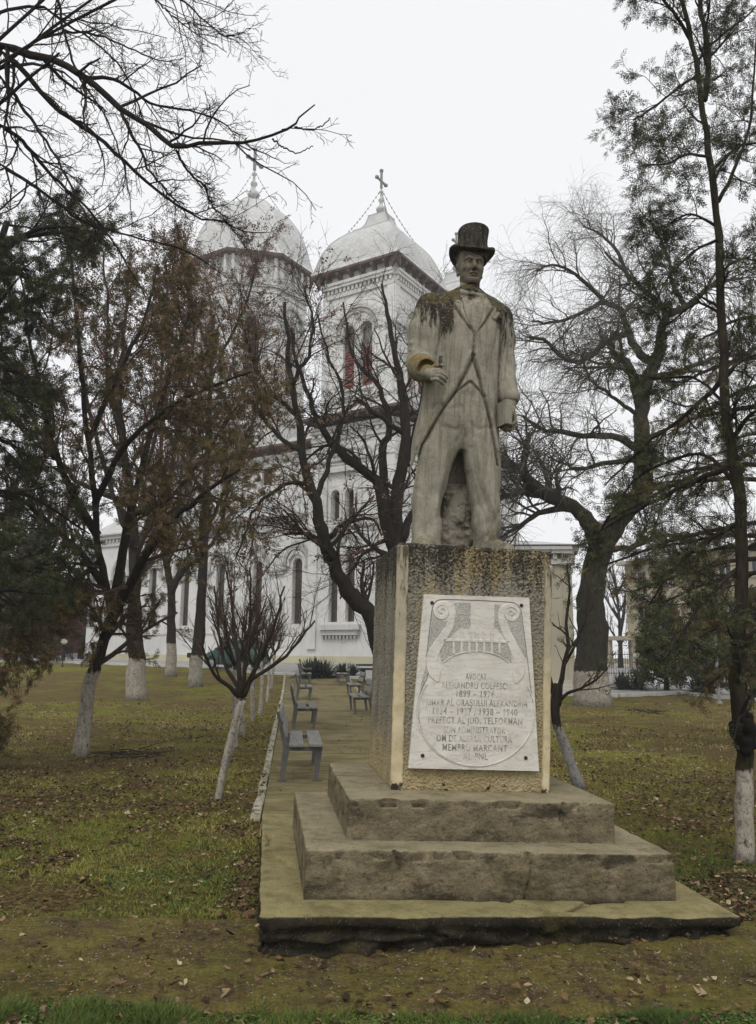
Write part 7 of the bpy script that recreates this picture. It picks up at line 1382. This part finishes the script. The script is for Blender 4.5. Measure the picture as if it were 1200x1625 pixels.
    def far(px, py, hpx, wpx, seed, label, tm=twig_r):
        b0 = onground(px, py) if py > 1056 else at(px, py, 72); b0[2] = gz(b0[0], b0[1]); Y = b0[1]; H = m(hpx, Y); W2 = m(wpx, Y) / 2; gg = rng_(seed); L = [(catmull([b0, b0 + [0.1, 0, H * 0.35], b0 + [gg.normal(0, 0.2), 0, H * 0.75]], 12), np.linspace(0.022 * H, 0.006 * H, 12))]
        for k in range(9): a = k * 2.4; d = np.array([math.cos(a), math.sin(a), 0]); s = L[0][0][3 + int(k * 0.8)]; L.append((catmull([s, s + d * W2 * 0.4 + [0, 0, H * 0.16], s + d * W2 * 0.8 + [0, 0, H * 0.40]], 9), np.linspace(0.010 * H, 0.003 * H, 9)))
        plant_tree('far_tree', label, 'tree', b0, L, bark_mat('far_bark', DARK), [dict(n=8, t0=0.2, ang=0.5, lmin=H * 0.10, lmax=H * 0.26, K=5, wig=0.12, up=0.35, rf=0.6, rmin=0.0016 * H, sides=3), dict(n=6, t0=0.2, ang=0.5, lmin=H * 0.04, lmax=H * 0.12, K=4, wig=0.12, up=0.25, rf=0.7, rmin=0.0010 * H, sides=3)], seed, 'bare trees in the distance', twigmat=tm, sides=6)
    far(985, 1060, 190, 95, 61, 'distant bare tree seen between the willow trunk and the beige house'); far(1075, 1058, 230, 120, 62, 'distant bare tree in front of the beige house'); far(1165, 1060, 250, 120, 63, 'distant bare tree at the right end of the beige house')
    far(60, 1052, 330, 150, 64, 'distant bare tree beyond the evergreens at the far left'); far(-10, 1052, 380, 160, 65, 'distant bare tree at the extreme left behind the thuja')
# ------------------------------------------------------------------ benches, car, lamps, buildings and other things
def build_bench():
    wb = NB('grey_painted_planks', 0.75, 0.2); wn = wb.noise(1, 6, 0.75, wb.map(scale=(30, 4, 30))); wc = wb.ramp(wb.noise(7, 5), [(0.3, (0.13, 0.13, 0.12)), (0.7, (0.22, 0.22, 0.205))]); wb.color(wb.mix(wb.rangemap(wn, 0.56, 0.64), wc, (0.085, 0.062, 0.042))); wb.bump(wn, 0.6, 0.006); wood = wb.m; met = simple('grey_painted_steel', (0.088, 0.086, 0.080), 0.6, 0.18, 9, 0.2, 0.002)
    root = thing('park_bench', (0, 0, 0), 'x', 'bench', 'grey slatted benches along the path'); Lh = 0.86
    for x0, x1 in ((0.06, 0.235), (0.30, 0.475)): MB().bevbox((x0, -Lh, 0.415), (x1, Lh, 0.455), 0.006).build('seat_slat', wood, root, local=True)
    def tilt(V):
        V = V.copy(); V[:, 0] -= (V[:, 2] - 0.44) * 0.26; return V
    for z0, z1 in ((0.54, 0.68), (0.73, 0.865)): MB().bevbox((0.025, -Lh, z0), (0.06, Lh, z1), 0.006, tilt).build('back_slat', wood, root, local=True)
    for y in (-0.74, 0.74):
        a, b_ = y - 0.03, y + 0.03; m = MB()
        def pl(q, m): V = np.array([(x, a, z) for x, z in q] + [(x, b_, z) for x, z in q]); n = len(q); m.add(V, [tuple(range(n)), tuple(range(2 * n - 1, n - 1, -1))] + [(i, i + n, (i + 1) % n + n, (i + 1) % n) for i in range(n)])
        m = MB(); pl([(-0.060, 0.0), (0.0, 0.0), (0.060, 0.37), (0.055, 0.42), (0.020, 0.45), (-0.075, 0.84), (-0.118, 0.84), (-0.030, 0.44), (-0.018, 0.37)], m); m.build('rear_leg', met, root, local=True)
        m = MB(); pl([(0.375, 0.0), (0.425, 0.0), (0.470, 0.36), (0.400, 0.36)], m); m.build('front_leg', met, root, local=True)
        m = MB(); pl([(0.0605, 0.362), (0.475, 0.362), (0.475, 0.412), (0.0555, 0.412)], m); m.build('seat_rail', met, root, local=True)
        for x in (-0.07, 0.37): MB().bevbox((x - 0.02, a - 0.02, 0.0), (x + 0.11, b_ + 0.02, 0.008), 0.002).build('foot_plate', met, root, local=True)
    return root
def build_benches():
    b0 = build_bench(); first = True; az = math.atan2(PATH_DIR[0], PATH_DIR[1])
    S = [((443, 1241), 0, 'nearest grey slatted bench on the left of the path, beside the monument steps'), ((463, 1158), 0, 'second grey slatted bench from the front on the left of the path'), ((470, 1112), 0, 'third grey slatted bench on the left of the path'), ((474, 1088), 0, 'fourth grey slatted bench on the left, small in the distance'), ((476, 1078), 0, 'farthest grey bench on the left side, by the yuccas'),
         ((592, 1134), 1, 'grey bench on the right of the path, half hidden by the pedestal'), ((578, 1108), 1, 'grey bench on the right of the path next beyond the half hidden one'), ((556, 1088), 1, 'farthest grey bench on the right side of the path, near the dark table')]
    for p, side, lb in S:
        o = b0 if first else copy_tree(b0); first = False; o['label'] = lb; G = onground(*p)
        o.rotation_euler = (0, 0, -az + (math.pi if side else 0)); along = 0.76
        c = G[:2] + PATH_DIR * along; off = np.array([PATH_DIR[1], -PATH_DIR[0]]) * (0.06 if not side else -0.06); c = c + off
        o.location = (c[0], c[1], float(gz(c[0], c[1])) + 0.014)
def build_car():
    paint = NB('green_car_paint', 0.28, 0.5).color((0.028, 0.072, 0.062)).m; blk = simple('black_rubber', (0.02, 0.02, 0.02), 0.85); gl = NB('car_glass', 0.08, 0.6).color((0.02, 0.024, 0.026)).m; chrome = simple('wheel_metal', (0.34, 0.34, 0.34), 0.35, metal=0.6)
    p0 = onground(336, 1061); ang = CH_RZ; c = np.array([math.cos(ang), math.sin(ang), 0]); org = p0 + c * 1.72 + np.array([0, 0, 0.02])
    car = thing('parked_car', tuple(org), 'small green hatchback parked below the church wall, behind the young tree', 'car', rz=ang)
    prof = np.array([(-1.72, 0.30), (-1.74, 0.52), (-1.66, 0.72), (-1.35, 0.86), (-1.02, 0.95), (-0.98, 0.965), (-0.50, 1.38), (-0.35, 1.45), (0.1, 1.49), (0.9, 1.47), (1.30, 1.42), (1.42, 1.36), (1.60, 0.98), (1.68, 0.75), (1.68, 0.36), (1.60, 0.22), (-1.62, 0.20)])
    F = Field((-1.84, -0.84, 0.1), (1.80, 0.84, 1.6), 0.03)
    def body(x, y, z):
        X = x + 0 * z; Z = z + 0 * x; ins = np.zeros(np.broadcast(X, Z).shape, bool); dist = np.full(ins.shape, 9.0, np.float32); n = len(prof)
        for i in range(n):
            a = prof[i]; b_ = prof[(i + 1) % n]; ba = b_ - a; t = np.clip(((X - a[0]) * ba[0] + (Z - a[1]) * ba[1]) / (ba @ ba), 0, 1); dist = np.minimum(dist, np.hypot(X - a[0] - ba[0] * t, Z - a[1] - ba[1] * t))
            c1 = (a[1] > Z) != (b_[1] > Z); ins ^= c1 & (X < (b_[0] - a[0]) * (Z - a[1]) / (b_[1] - a[1] + 1e-12) + a[0])
        d2 = np.where(ins, -dist, dist) + 0.07; w = 0.735 - 0.19 * np.clip((Z - 0.9) / 0.55, 0, 1) ** 1.3 - 0.10 * np.clip((np.abs(X) - 1.2) / 0.5, 0, 1) ** 2 - 0.03 * np.clip((0.5 - Z) / 0.3, 0, 1)
        dy = np.abs(y) - w + 0.07; q = np.maximum(d2, 0) ** 2 + np.maximum(dy, 0) ** 2; return np.sqrt(q) + np.minimum(np.maximum(d2, dy), 0) - 0.07
    F.sub((-1.9, -0.9, 0), (1.9, 0.9, 1.7), body)
    for x in (-1.08, 1.10):
        for s in (-1, 1): F.cap((x, s * 0.62, 0.30), (x, s * 0.95, 0.30), 0.335, 0.335, 0.0, 's')
    V, Fc = F.mesh(); MB().add(V, Fc).build('body', paint, car, smooth=True, local=True)
    yw = lambda z: 0.735 - 0.19 * np.clip((z - 0.9) / 0.55, 0, 1) ** 1.3 + 0.006
    for s in (-1, 1):
        for q in ([(-0.80, 0.99), (-0.42, 1.33), (0.02, 1.39), (0.02, 0.99)], [(0.10, 0.99), (0.10, 1.39), (0.75, 1.38), (0.75, 1.0)], [(0.83, 1.02), (0.83, 1.37), (1.20, 1.33), (1.35, 1.05)]):
            V = [(x, s * yw(z), z) for x, z in q]; MB().add(V + [(x, s * (yw(z) - 0.02), z) for x, z in q], [(0, 1, 2, 3), (7, 6, 5, 4)] + [(i, i + 4, (i + 1) % 4 + 4, (i + 1) % 4) for i in range(4)]).build('side_window', gl, car, local=True)
        MB().bevbox((-1.69, s * 0.58 - 0.10, 0.60), (-1.60, s * 0.58 + 0.10, 0.76), 0.02).build('headlight', chrome, car, local=True)
        MB().bevbox((-0.78, s * 0.80 - 0.06, 0.96), (-0.62, s * 0.80 + 0.06, 1.07), 0.02).build('mirror', paint, car, local=True)
    for q, nm in (([(-0.955, 1.00), (-0.53, 1.365)], 'windscreen'), ([(1.585, 1.06), (1.455, 1.33)], 'rear_window')):
        (xa, za), (xb, zb) = q; V = [(xa, -0.62, za), (xa, 0.62, za), (xb, 0.50, zb), (xb, -0.50, zb)]; o = 0.02 * (-1 if nm == 'windscreen' else 1); MB().add([(x + o, y, z + 0.012) for x, y, z in V] + [(x - o, y, z - 0.01) for x, y, z in V], [(0, 1, 2, 3), (7, 6, 5, 4)] + [(i, i + 4, (i + 1) % 4 + 4, (i + 1) % 4) for i in range(4)]).build(nm, gl, car, local=True)
    for x in (-1.08, 1.10):
        for s in (-1, 1):
            T = lambda V, x=x, s=s: np.stack([V[:, 0] + x, V[:, 2] * s + s * 0.58, V[:, 1] + 0.29], 1)
            w = MB().lathe([(0.18, 0), (0.27, 0.0), (0.295, 0.03), (0.295, 0.12), (0.27, 0.15), (0.19, 0.15)], 20, T=T, cap=False).build('wheel', blk, car, smooth=True, local=True)
            MB().lathe([(0.20, 0.145), (0.17, 0.12), (0.05, 0.13), (0.0, 0.14)], 16, T=T, cap=False).build('rim', chrome, w, local=True)
def build_things():
    blk = simple('black_iron', (0.018, 0.018, 0.018), 0.6); glob = NB('milky_globe', 0.3, 0.4).color((0.62, 0.62, 0.50)).m; conc = simple('concrete_post', (0.20, 0.20, 0.19))
    for (gp, bp, r, lb, mt) in (((1013, 1041), (1013, 1094), 0.155, 'low garden lamp with pale globe in front of the dark bush at right', glob), ((101, 1018), (99, 1058), 0.17, 'low garden lamp with milky globe on the left beside the red bush', glob), ((145, 1023), (145, 1056), 0.12, 'small black garden lamp by the left corner of the church', blk)):
        b = onground(*bp); h = at(gp[0], gp[1], b[1])[2] - b[2]; t = thing('garden_lamp', tuple(b), lb, 'lamp', 'low garden lamps')
        MB().lathe([(0.07, 0), (0.07, 0.05), (0.035, 0.08), (0.03, h - r - 0.05), (0.06, h - r - 0.03), (0.07, h - r + 0.02)], 12, tuple(b)).build('pole', blk, t, smooth=True)
        a = np.linspace(-math.pi / 2 + 0.3, math.pi / 2 - 0.01, 12); MB().lathe([(r * math.cos(q), h + r * math.sin(q)) for q in a], 18, tuple(b)).build('globe', mt, t, smooth=True)
    b = onground(1142, 1117); t = thing('post', tuple(b), 'slim grey metal post standing on the right lawn', 'post'); MB().lathe([(0.05, 0), (0.05, 2.55), (0.03, 2.6), (0.0, 2.62)], 12, tuple(b), cap=False).build('shaft', conc, t, smooth=True); MB().lathe([(0.10, 0), (0.10, 0.05), (0.05, 0.08)], 12, tuple(b), cap=False).build('foot', conc, t)
    for (p, bp, lb) in (((301, 1040), (301, 1060), 'small dark floodlight on a stake in front of the church wall'),):
        b = onground(*bp); h = at(p[0], p[1], b[1])[2] - b[2]; t = thing('floodlight', tuple(b), lb, 'floodlight')
        MB().bevbox((b[0] - 0.16, b[1] - 0.09, b[2] + h - 0.12), (b[0] + 0.16, b[1] + 0.09, b[2] + h + 0.14), 0.02).build('housing', blk, t); MB().bevbox((b[0] - 0.13, b[1] + 0.091, b[2] + h - 0.09), (b[0] + 0.13, b[1] + 0.10, b[2] + h + 0.11), 0.003).build('lens', NB('lens_glass', 0.1).color((0.3, 0.3, 0.3)).m, t); MB().box((b[0] - 0.02, b[1] - 0.02, b[2] - 0.05), (b[0] + 0.02, b[1] + 0.02, b[2] + h - 0.121)).build('stake', blk, t)
    # dark table at the end of the path
    b = onground(600, 1082); t = thing('dark_table', tuple(b), 'dark slab-topped table at the far end of the path, right side', 'table', rz=R_(10)); dw = simple('dark_stained_wood', (0.022, 0.024, 0.028), 0.6)
    MB().bevbox((-0.95, -0.4, 0.70), (0.95, 0.4, 0.78), 0.01).build('table_top', dw, t, local=True); MB().bevbox((-0.85, -0.34, 0.52), (0.85, 0.34, 0.60), 0.01).build('shelf', dw, t, local=True)
    for x in (-0.7, 0.7): MB().bevbox((x - 0.09, -0.25, 0), (x + 0.09, 0.25, 0.519), 0.01).build('support', dw, t, local=True)
    # yuccas: long sword leaves
    ym = foliage_mat('yucca_leaves', [(0.0, (0.014, 0.022, 0.014)), (0.5, (0.030, 0.042, 0.026)), (1.0, (0.060, 0.075, 0.045))])
    def yucca(px, py, hpx, wpx, seed, lb):
        b = onground(px, py); g = rng_(seed); Y = b[1]; H = hpx * Y / 1260; Wd = wpx * Y / 1260 / 2; t = thing('yucca', tuple(b), lb, 'yucca', 'yuccas in the beds'); mb = MB(); tn = []
        for hd in range(max(3, int(Wd / 0.16))):
            c = b + [g.uniform(-Wd, Wd) * 0.7, g.uniform(-0.4, 0.4), 0.05]
            for k in range(60):
                a = g.uniform(0, 6.28); el = g.uniform(0.15, 1.45); L = H * g.uniform(0.7, 1.05); d = np.array([math.cos(a) * math.cos(el), math.sin(a) * math.cos(el), math.sin(el)]); s = np.array([-math.sin(a), math.cos(a), 0]) * 0.05
                P = [c + d * L * q - np.array([0, 0, 0.30 * L * q * q * math.cos(el)]) for q in (0, 0.35, 0.7, 1.0)]; w = (0.7, 1.0, 0.7, 0.05)
                V = []; [V.extend([p - s * ww, p + np.array([0, 0, -0.008]), p + s * ww]) for p, ww in zip(P, w)]
                F = []; [F.extend([(3 * i, 3 * i + 1, 3 * i + 4, 3 * i + 3), (3 * i + 1, 3 * i + 2, 3 * i + 5, 3 * i + 4)]) for i in range(3)]; mb.add(V, np.array(F)); tn += [g.random()] * 12
        o = mb.build('sword_leaves', ym, t); set_tone(o, tn); MB().lathe([(0.12, 0), (0.09, 0.2)], 8, tuple(b)).build('stem', ym, t)
    yucca(512, 1076, 34, 75, 1, 'dark yucca clump at the far end of the path, left of the table'); yucca(548, 1075, 26, 36, 2, 'smaller yucca right of the big clump at the end of the path'); yucca(1000, 1095, 32, 55, 3, 'yucca clump by the globe lamp on the right lawn'); yucca(1105, 1102, 30, 50, 4, 'yucca clump between the evergreen bushes on the right'); yucca(1195, 1112, 26, 40, 5, 'yucca near the right edge behind the thuja trunk')
    # iron fence
    a = onground(952, 1073); a[2] = gz(a[0], a[1]); d = unit(np.array([1.0, 0.10, 0])); f = thing('iron_fence', tuple(a), 'black iron railing fence along the back of the right lawn', 'fence')
    L = 34.0; rail = MB()
    for z in (0.18, 1.28): P = np.array([a + d * L * q for q in (0, 0.25, 0.5, 0.75, 1)]); P[:, 2] = gz(P[:, 0], P[:, 1]) + z; MB().tubes(P, np.full(5, 0.022), 4).build('rail', blk, f)
    bars = MB(); q = np.arange(0, L, 0.145); B0 = a[None] + d[None] * q[:, None]; B0[:, 2] = gz(B0[:, 0], B0[:, 1]) + 0.05; B1 = B0 + [0, 0, 1.42]; bars.tubes(np.stack([B0, B1], 1), np.full((len(q), 2), 0.012), 4); o = bars.build('bars', blk, f); o['kind'] = 'stuff'
    for q in np.arange(0, L + 0.1, 3.4): p = a + d * q; p[2] = gz(p[0], p[1]); MB().bevbox((p[0] - 0.05, p[1] - 0.05, p[2]), (p[0] + 0.05, p[1] + 0.05, p[2] + 1.62), 0.01).build('post', blk, f)
    # fallen twig piles on the lawns
    tw = simple('dead_twigs', (0.030, 0.022, 0.016)); g = rng_(71)
    for (px, py, w, lb) in ((205, 1200, 0.55, 'heap of fallen twigs on the leafy lawn at left'), (1032, 1132, 0.35, 'small heap of dark twigs on the right lawn')):
        b = onground(px, py); n = 34; s = b + np.stack([g.normal(0, w * 0.5, n), g.normal(0, w * 0.5, n), g.uniform(0.01, 0.10, n)], 1); a = g.uniform(0, 6.28, n); l = g.uniform(0.2, 0.7, n); K = 5; P = s[:, None] + np.linspace(0, 1, K)[None, :, None] * (np.stack([np.cos(a), np.sin(a), g.normal(0, 0.08, n)], 1) * l[:, None])[:, None]; P = P + g.normal(0, 0.012, P.shape); P[:, :, 2] = np.maximum(P[:, :, 2], b[2] + 0.005)
        o = MB().tubes(P, np.repeat(np.linspace(0.008, 0.003, K)[None], n, 0), 4).build('twig_heap', tw, base=tuple(b)); tag(o, lb, 'twigs')
def build_houses():
    # beige block of flats beyond the fence
    c = wall_mat('beige_render', (0.40, 0.345, 0.25), 0.5); rz = math.atan2(-0.93, 0.37); org = np.array([23.4, 75.0, 0.3]); L = 34.0; H = 9.6
    h = thing('block_of_flats', tuple(org), 'long beige block of flats with flat eaves beyond the right-hand fence', 'building', rz=rz); gl = NB('flat_glass', 0.15).color((0.05, 0.055, 0.06)).m; fr = simple('pale_window_frame', (0.42, 0.41, 0.38)); tr = wall_mat('pale_band', (0.46, 0.43, 0.36), 0.3)
    T = facemap((0, 0, 0), (1, 0), (0, -1)); W = MB()
    xs = [2.2 + 3.3 * k for k in range(10)]
    for fl in range(3):
        z0 = 3.2 * fl; x = 0
        for xc in xs:
            W.add(T(np.array([(x, z0, 0), (xc - 0.7, z0, 0), (xc - 0.7, z0 + 3.2, 0), (x, z0 + 3.2, 0), (xc - 0.7, z0, 0), (xc + 0.7, z0, 0), (xc + 0.7, z0 + 0.95, 0), (xc - 0.7, z0 + 0.95, 0), (xc - 0.7, z0 + 2.4, 0), (xc + 0.7, z0 + 2.4, 0), (xc + 0.7, z0 + 3.2, 0), (xc - 0.7, z0 + 3.2, 0)])), [(0, 1, 2, 3), (4, 5, 6, 7), (8, 9, 10, 11)])
            q = [(xc - 0.7, z0 + 0.95), (xc + 0.7, z0 + 0.95), (xc + 0.7, z0 + 2.4), (xc - 0.7, z0 + 2.4)]; W.add(T(np.array([(a, b, 0) for a, b in q] + [(a, b, -0.25) for a, b in q])), [(i, (i + 1) % 4, (i + 1) % 4 + 4, i + 4) for i in range(4)]); x = xc + 0.7
            m = MB(); [m.box((xc + a, z0 + 0.95, -0.22), (xc + b_, z0 + 2.4, -0.14), T) for a, b_ in ((-0.7, -0.62), (-0.04, 0.04), (0.62, 0.7))]; m.box((xc - 0.62, z0 + 0.95, -0.22), (xc - 0.04, z0 + 1.03, -0.14), T); w = m.build('window', fr, h, local=True); MB().add(T(np.array([(a, b, -0.235) for a, b in q])), [(0, 1, 2, 3)]).build('pane', gl, w, local=True)
            MB().box((xc - 0.8, z0 + 0.86, 0.002), (xc + 0.8, z0 + 0.94, 0.12), T).build('sill', tr, h, local=True)
        W.add(T(np.array([(x, z0, 0), (L, z0, 0), (L, z0 + 3.2, 0), (x, z0 + 3.2, 0)])), [(0, 1, 2, 3)])
    W.add([(0, 0, 0), (0, 11, 0), (0, 11, H), (0, 0, H), (L, 0, 0), (L, 11, 0), (L, 11, H), (L, 0, H)], [(0, 3, 2, 1), (4, 5, 6, 7), (1, 2, 6, 5), (3, 7, 6, 2)]); W.build('wall', c, h, local=True)
    MB().bevbox((-0.5, -0.6, H + 0.003), (L + 0.5, 11.6, H + 0.35), 0.03).build('roof', tr, h, local=True)
    for k in (0, 3): # balconies and the little porch
        x = xs[k] + 1.65; m = MB(); m.box((x - 1.3, 3.15, 0.002), (x + 1.3, 3.3, 1.1), T); m.box((x - 1.3, 3.301, 1.0), (x + 1.3, 4.2, 1.1), T); m.build('balcony', tr, h, local=True)
    m = MB(); m.box((-0.6, 2.6, 0.002), (3.4, 2.95, 2.2), T); m.box((-0.4, 0, 1.7), (-0.1, 2.599, 2.0), T); m.box((2.9, 0, 1.7), (3.2, 2.599, 2.0), T); m.build('porch', c, h, local=True)
    # cream stone side building with steps, right of the pedestal
    p0 = onground(921, 1099); Y = p0[1]; W_ = 3.6; rz = R_(-4); org = np.array([p0[0] - W_, Y + 0.9, gz(p0[0], Y)]); cr = wall_mat('cream_stone', (0.40, 0.365, 0.28), 0.5); h = thing('stone_pavilion', tuple(org), 'cream stone pavilion with cornice and front steps, right behind the pedestal', 'pavilion', rz=rz); Hh = 6.0
    T = facemap((0, 0, 0), (1, 0), (0, -1)); W = MB(); wallwin(W, T, 0, W_, 0, Hh, [(W_ / 2, 0.6, 0.4, 3.2)], 0.4); T2 = facemap((0, 5, 0), (0, -1), (-1, 0)); wallwin(W, T2, 0, 5, 0, Hh, [(2.5, 0.5, 1.6, 3.6)], 0.35); W.add([(W_, 0, 0), (W_, 5, 0), (W_, 5, Hh), (W_, 0, Hh), (0, 5, 0), (0, 5, Hh)], [(0, 1, 2, 3), (1, 4, 5, 2)]); W.build('wall', cr, h, local=True)
    add_window(h, T, W_ / 2, 0.6, 0.4, 3.2, 0.38, MAT['glass_dark']); add_window(h, T2, 2.5, 0.5, 1.6, 3.6, 0.33, MAT['glass_dark'])
    for TT, L in ((T, W_), (T2, 5.0), (facemap((W_, 0, 0), (0, 1), (1, 0)), 5.0)): cornice(h, TT, 0, L, Hh - 0.8, 0.75, 0.35, True, mat='trim'); MB().box((0, 0, 0.003), (L, 0.5, 0.10), TT).build('plinth', cr, h, local=True)
    MB().add([(-0.4, -0.4, Hh), (W_ + 0.4, -0.4, Hh), (W_ + 0.4, 5.4, Hh), (-0.4, 5.4, Hh), (W_ / 2, 0.6, Hh + 0.3), (W_ / 2, 4.4, Hh + 0.3)], [(0, 1, 4), (1, 2, 5, 4), (2, 3, 5), (3, 0, 4, 5), (3, 2, 1, 0)]).build('roof', MAT['zinc'], h, local=True)
    for k in range(3): MB().bevbox((0.3 - 0.15 * (2 - k), -0.9 + 0.28 * k, 0.0), (W_ - 0.2 + 0.15 * (2 - k), -0.9 + 0.28 * (k + 1) - 0.004 if k < 2 else -0.12, 0.15 * (k + 1)), 0.01).build('step', tr, h, local=True)
    # grey wall of a house far beyond the left lawn
    p0 = onground(118, 1050); h = thing('outbuilding', (p0[0] - 18, p0[1] + 22, 0.9), 'low pale outbuilding glimpsed between the evergreens at far left', 'building', rz=R_(4)); W = MB(); T = facemap((0, 0, 0), (1, 0), (0, -1)); wallwin(W, T, 0, 17, 0, 4.0, [(3, 0.5, 1.0, 2.2), (8, 0.5, 1.0, 2.2), (13, 0.5, 1.0, 2.2)], 0.3); W.box((0, 0.5, 0), (17, 7, 3.99)); W.build('wall', wall_mat('grey_render', (0.34, 0.34, 0.33), 0.4), h, local=True)
    for c_ in (3, 8, 13): add_window(h, T, c_, 0.5, 1.0, 2.2, 0.28, MAT['glass_dark'])
    MB().add([(-0.5, -0.6, 4.0), (17.5, -0.6, 4.0), (17.5, 7.6, 4.0), (-0.5, 7.6, 4.0), (-0.5, 3.5, 6.2), (17.5, 3.5, 6.2)], [(0, 1, 5, 4), (2, 3, 4, 5), (0, 4, 3), (1, 2, 5), (3, 2, 1, 0)]).build('roof', MAT['brown_roof'], h, local=True)
def build_haze(den):
    hz = MB().box((-180, -12, -1.5), (180, 190, 60)).build('haze', None); hz.data.materials.clear(); m = bpy.data.materials.new('winter_mist'); m.use_nodes = True; t = m.node_tree; t.nodes.clear()
    v = t.nodes.new('ShaderNodeVolumePrincipled'); v.inputs['Color'].default_value = (0.97, 0.975, 0.99, 1); v.inputs['Density'].default_value = den; v.inputs['Anisotropy'].default_value = 0.2; o = t.nodes.new('ShaderNodeOutputMaterial'); t.links.new(v.outputs[0], o.inputs['Volume']); hz.data.materials.append(m); tag(hz, kind='stuff'); hz['label'] = 'thin winter mist filling the air'
# ------------------------------------------------------------------ build everything
build_ground(); build_church(); build_houses()
build_steps(); build_pedestal(); build_statue()
build_trees(); build_benches(); build_car(); build_things(); build_litter()
build_haze(0.0013)
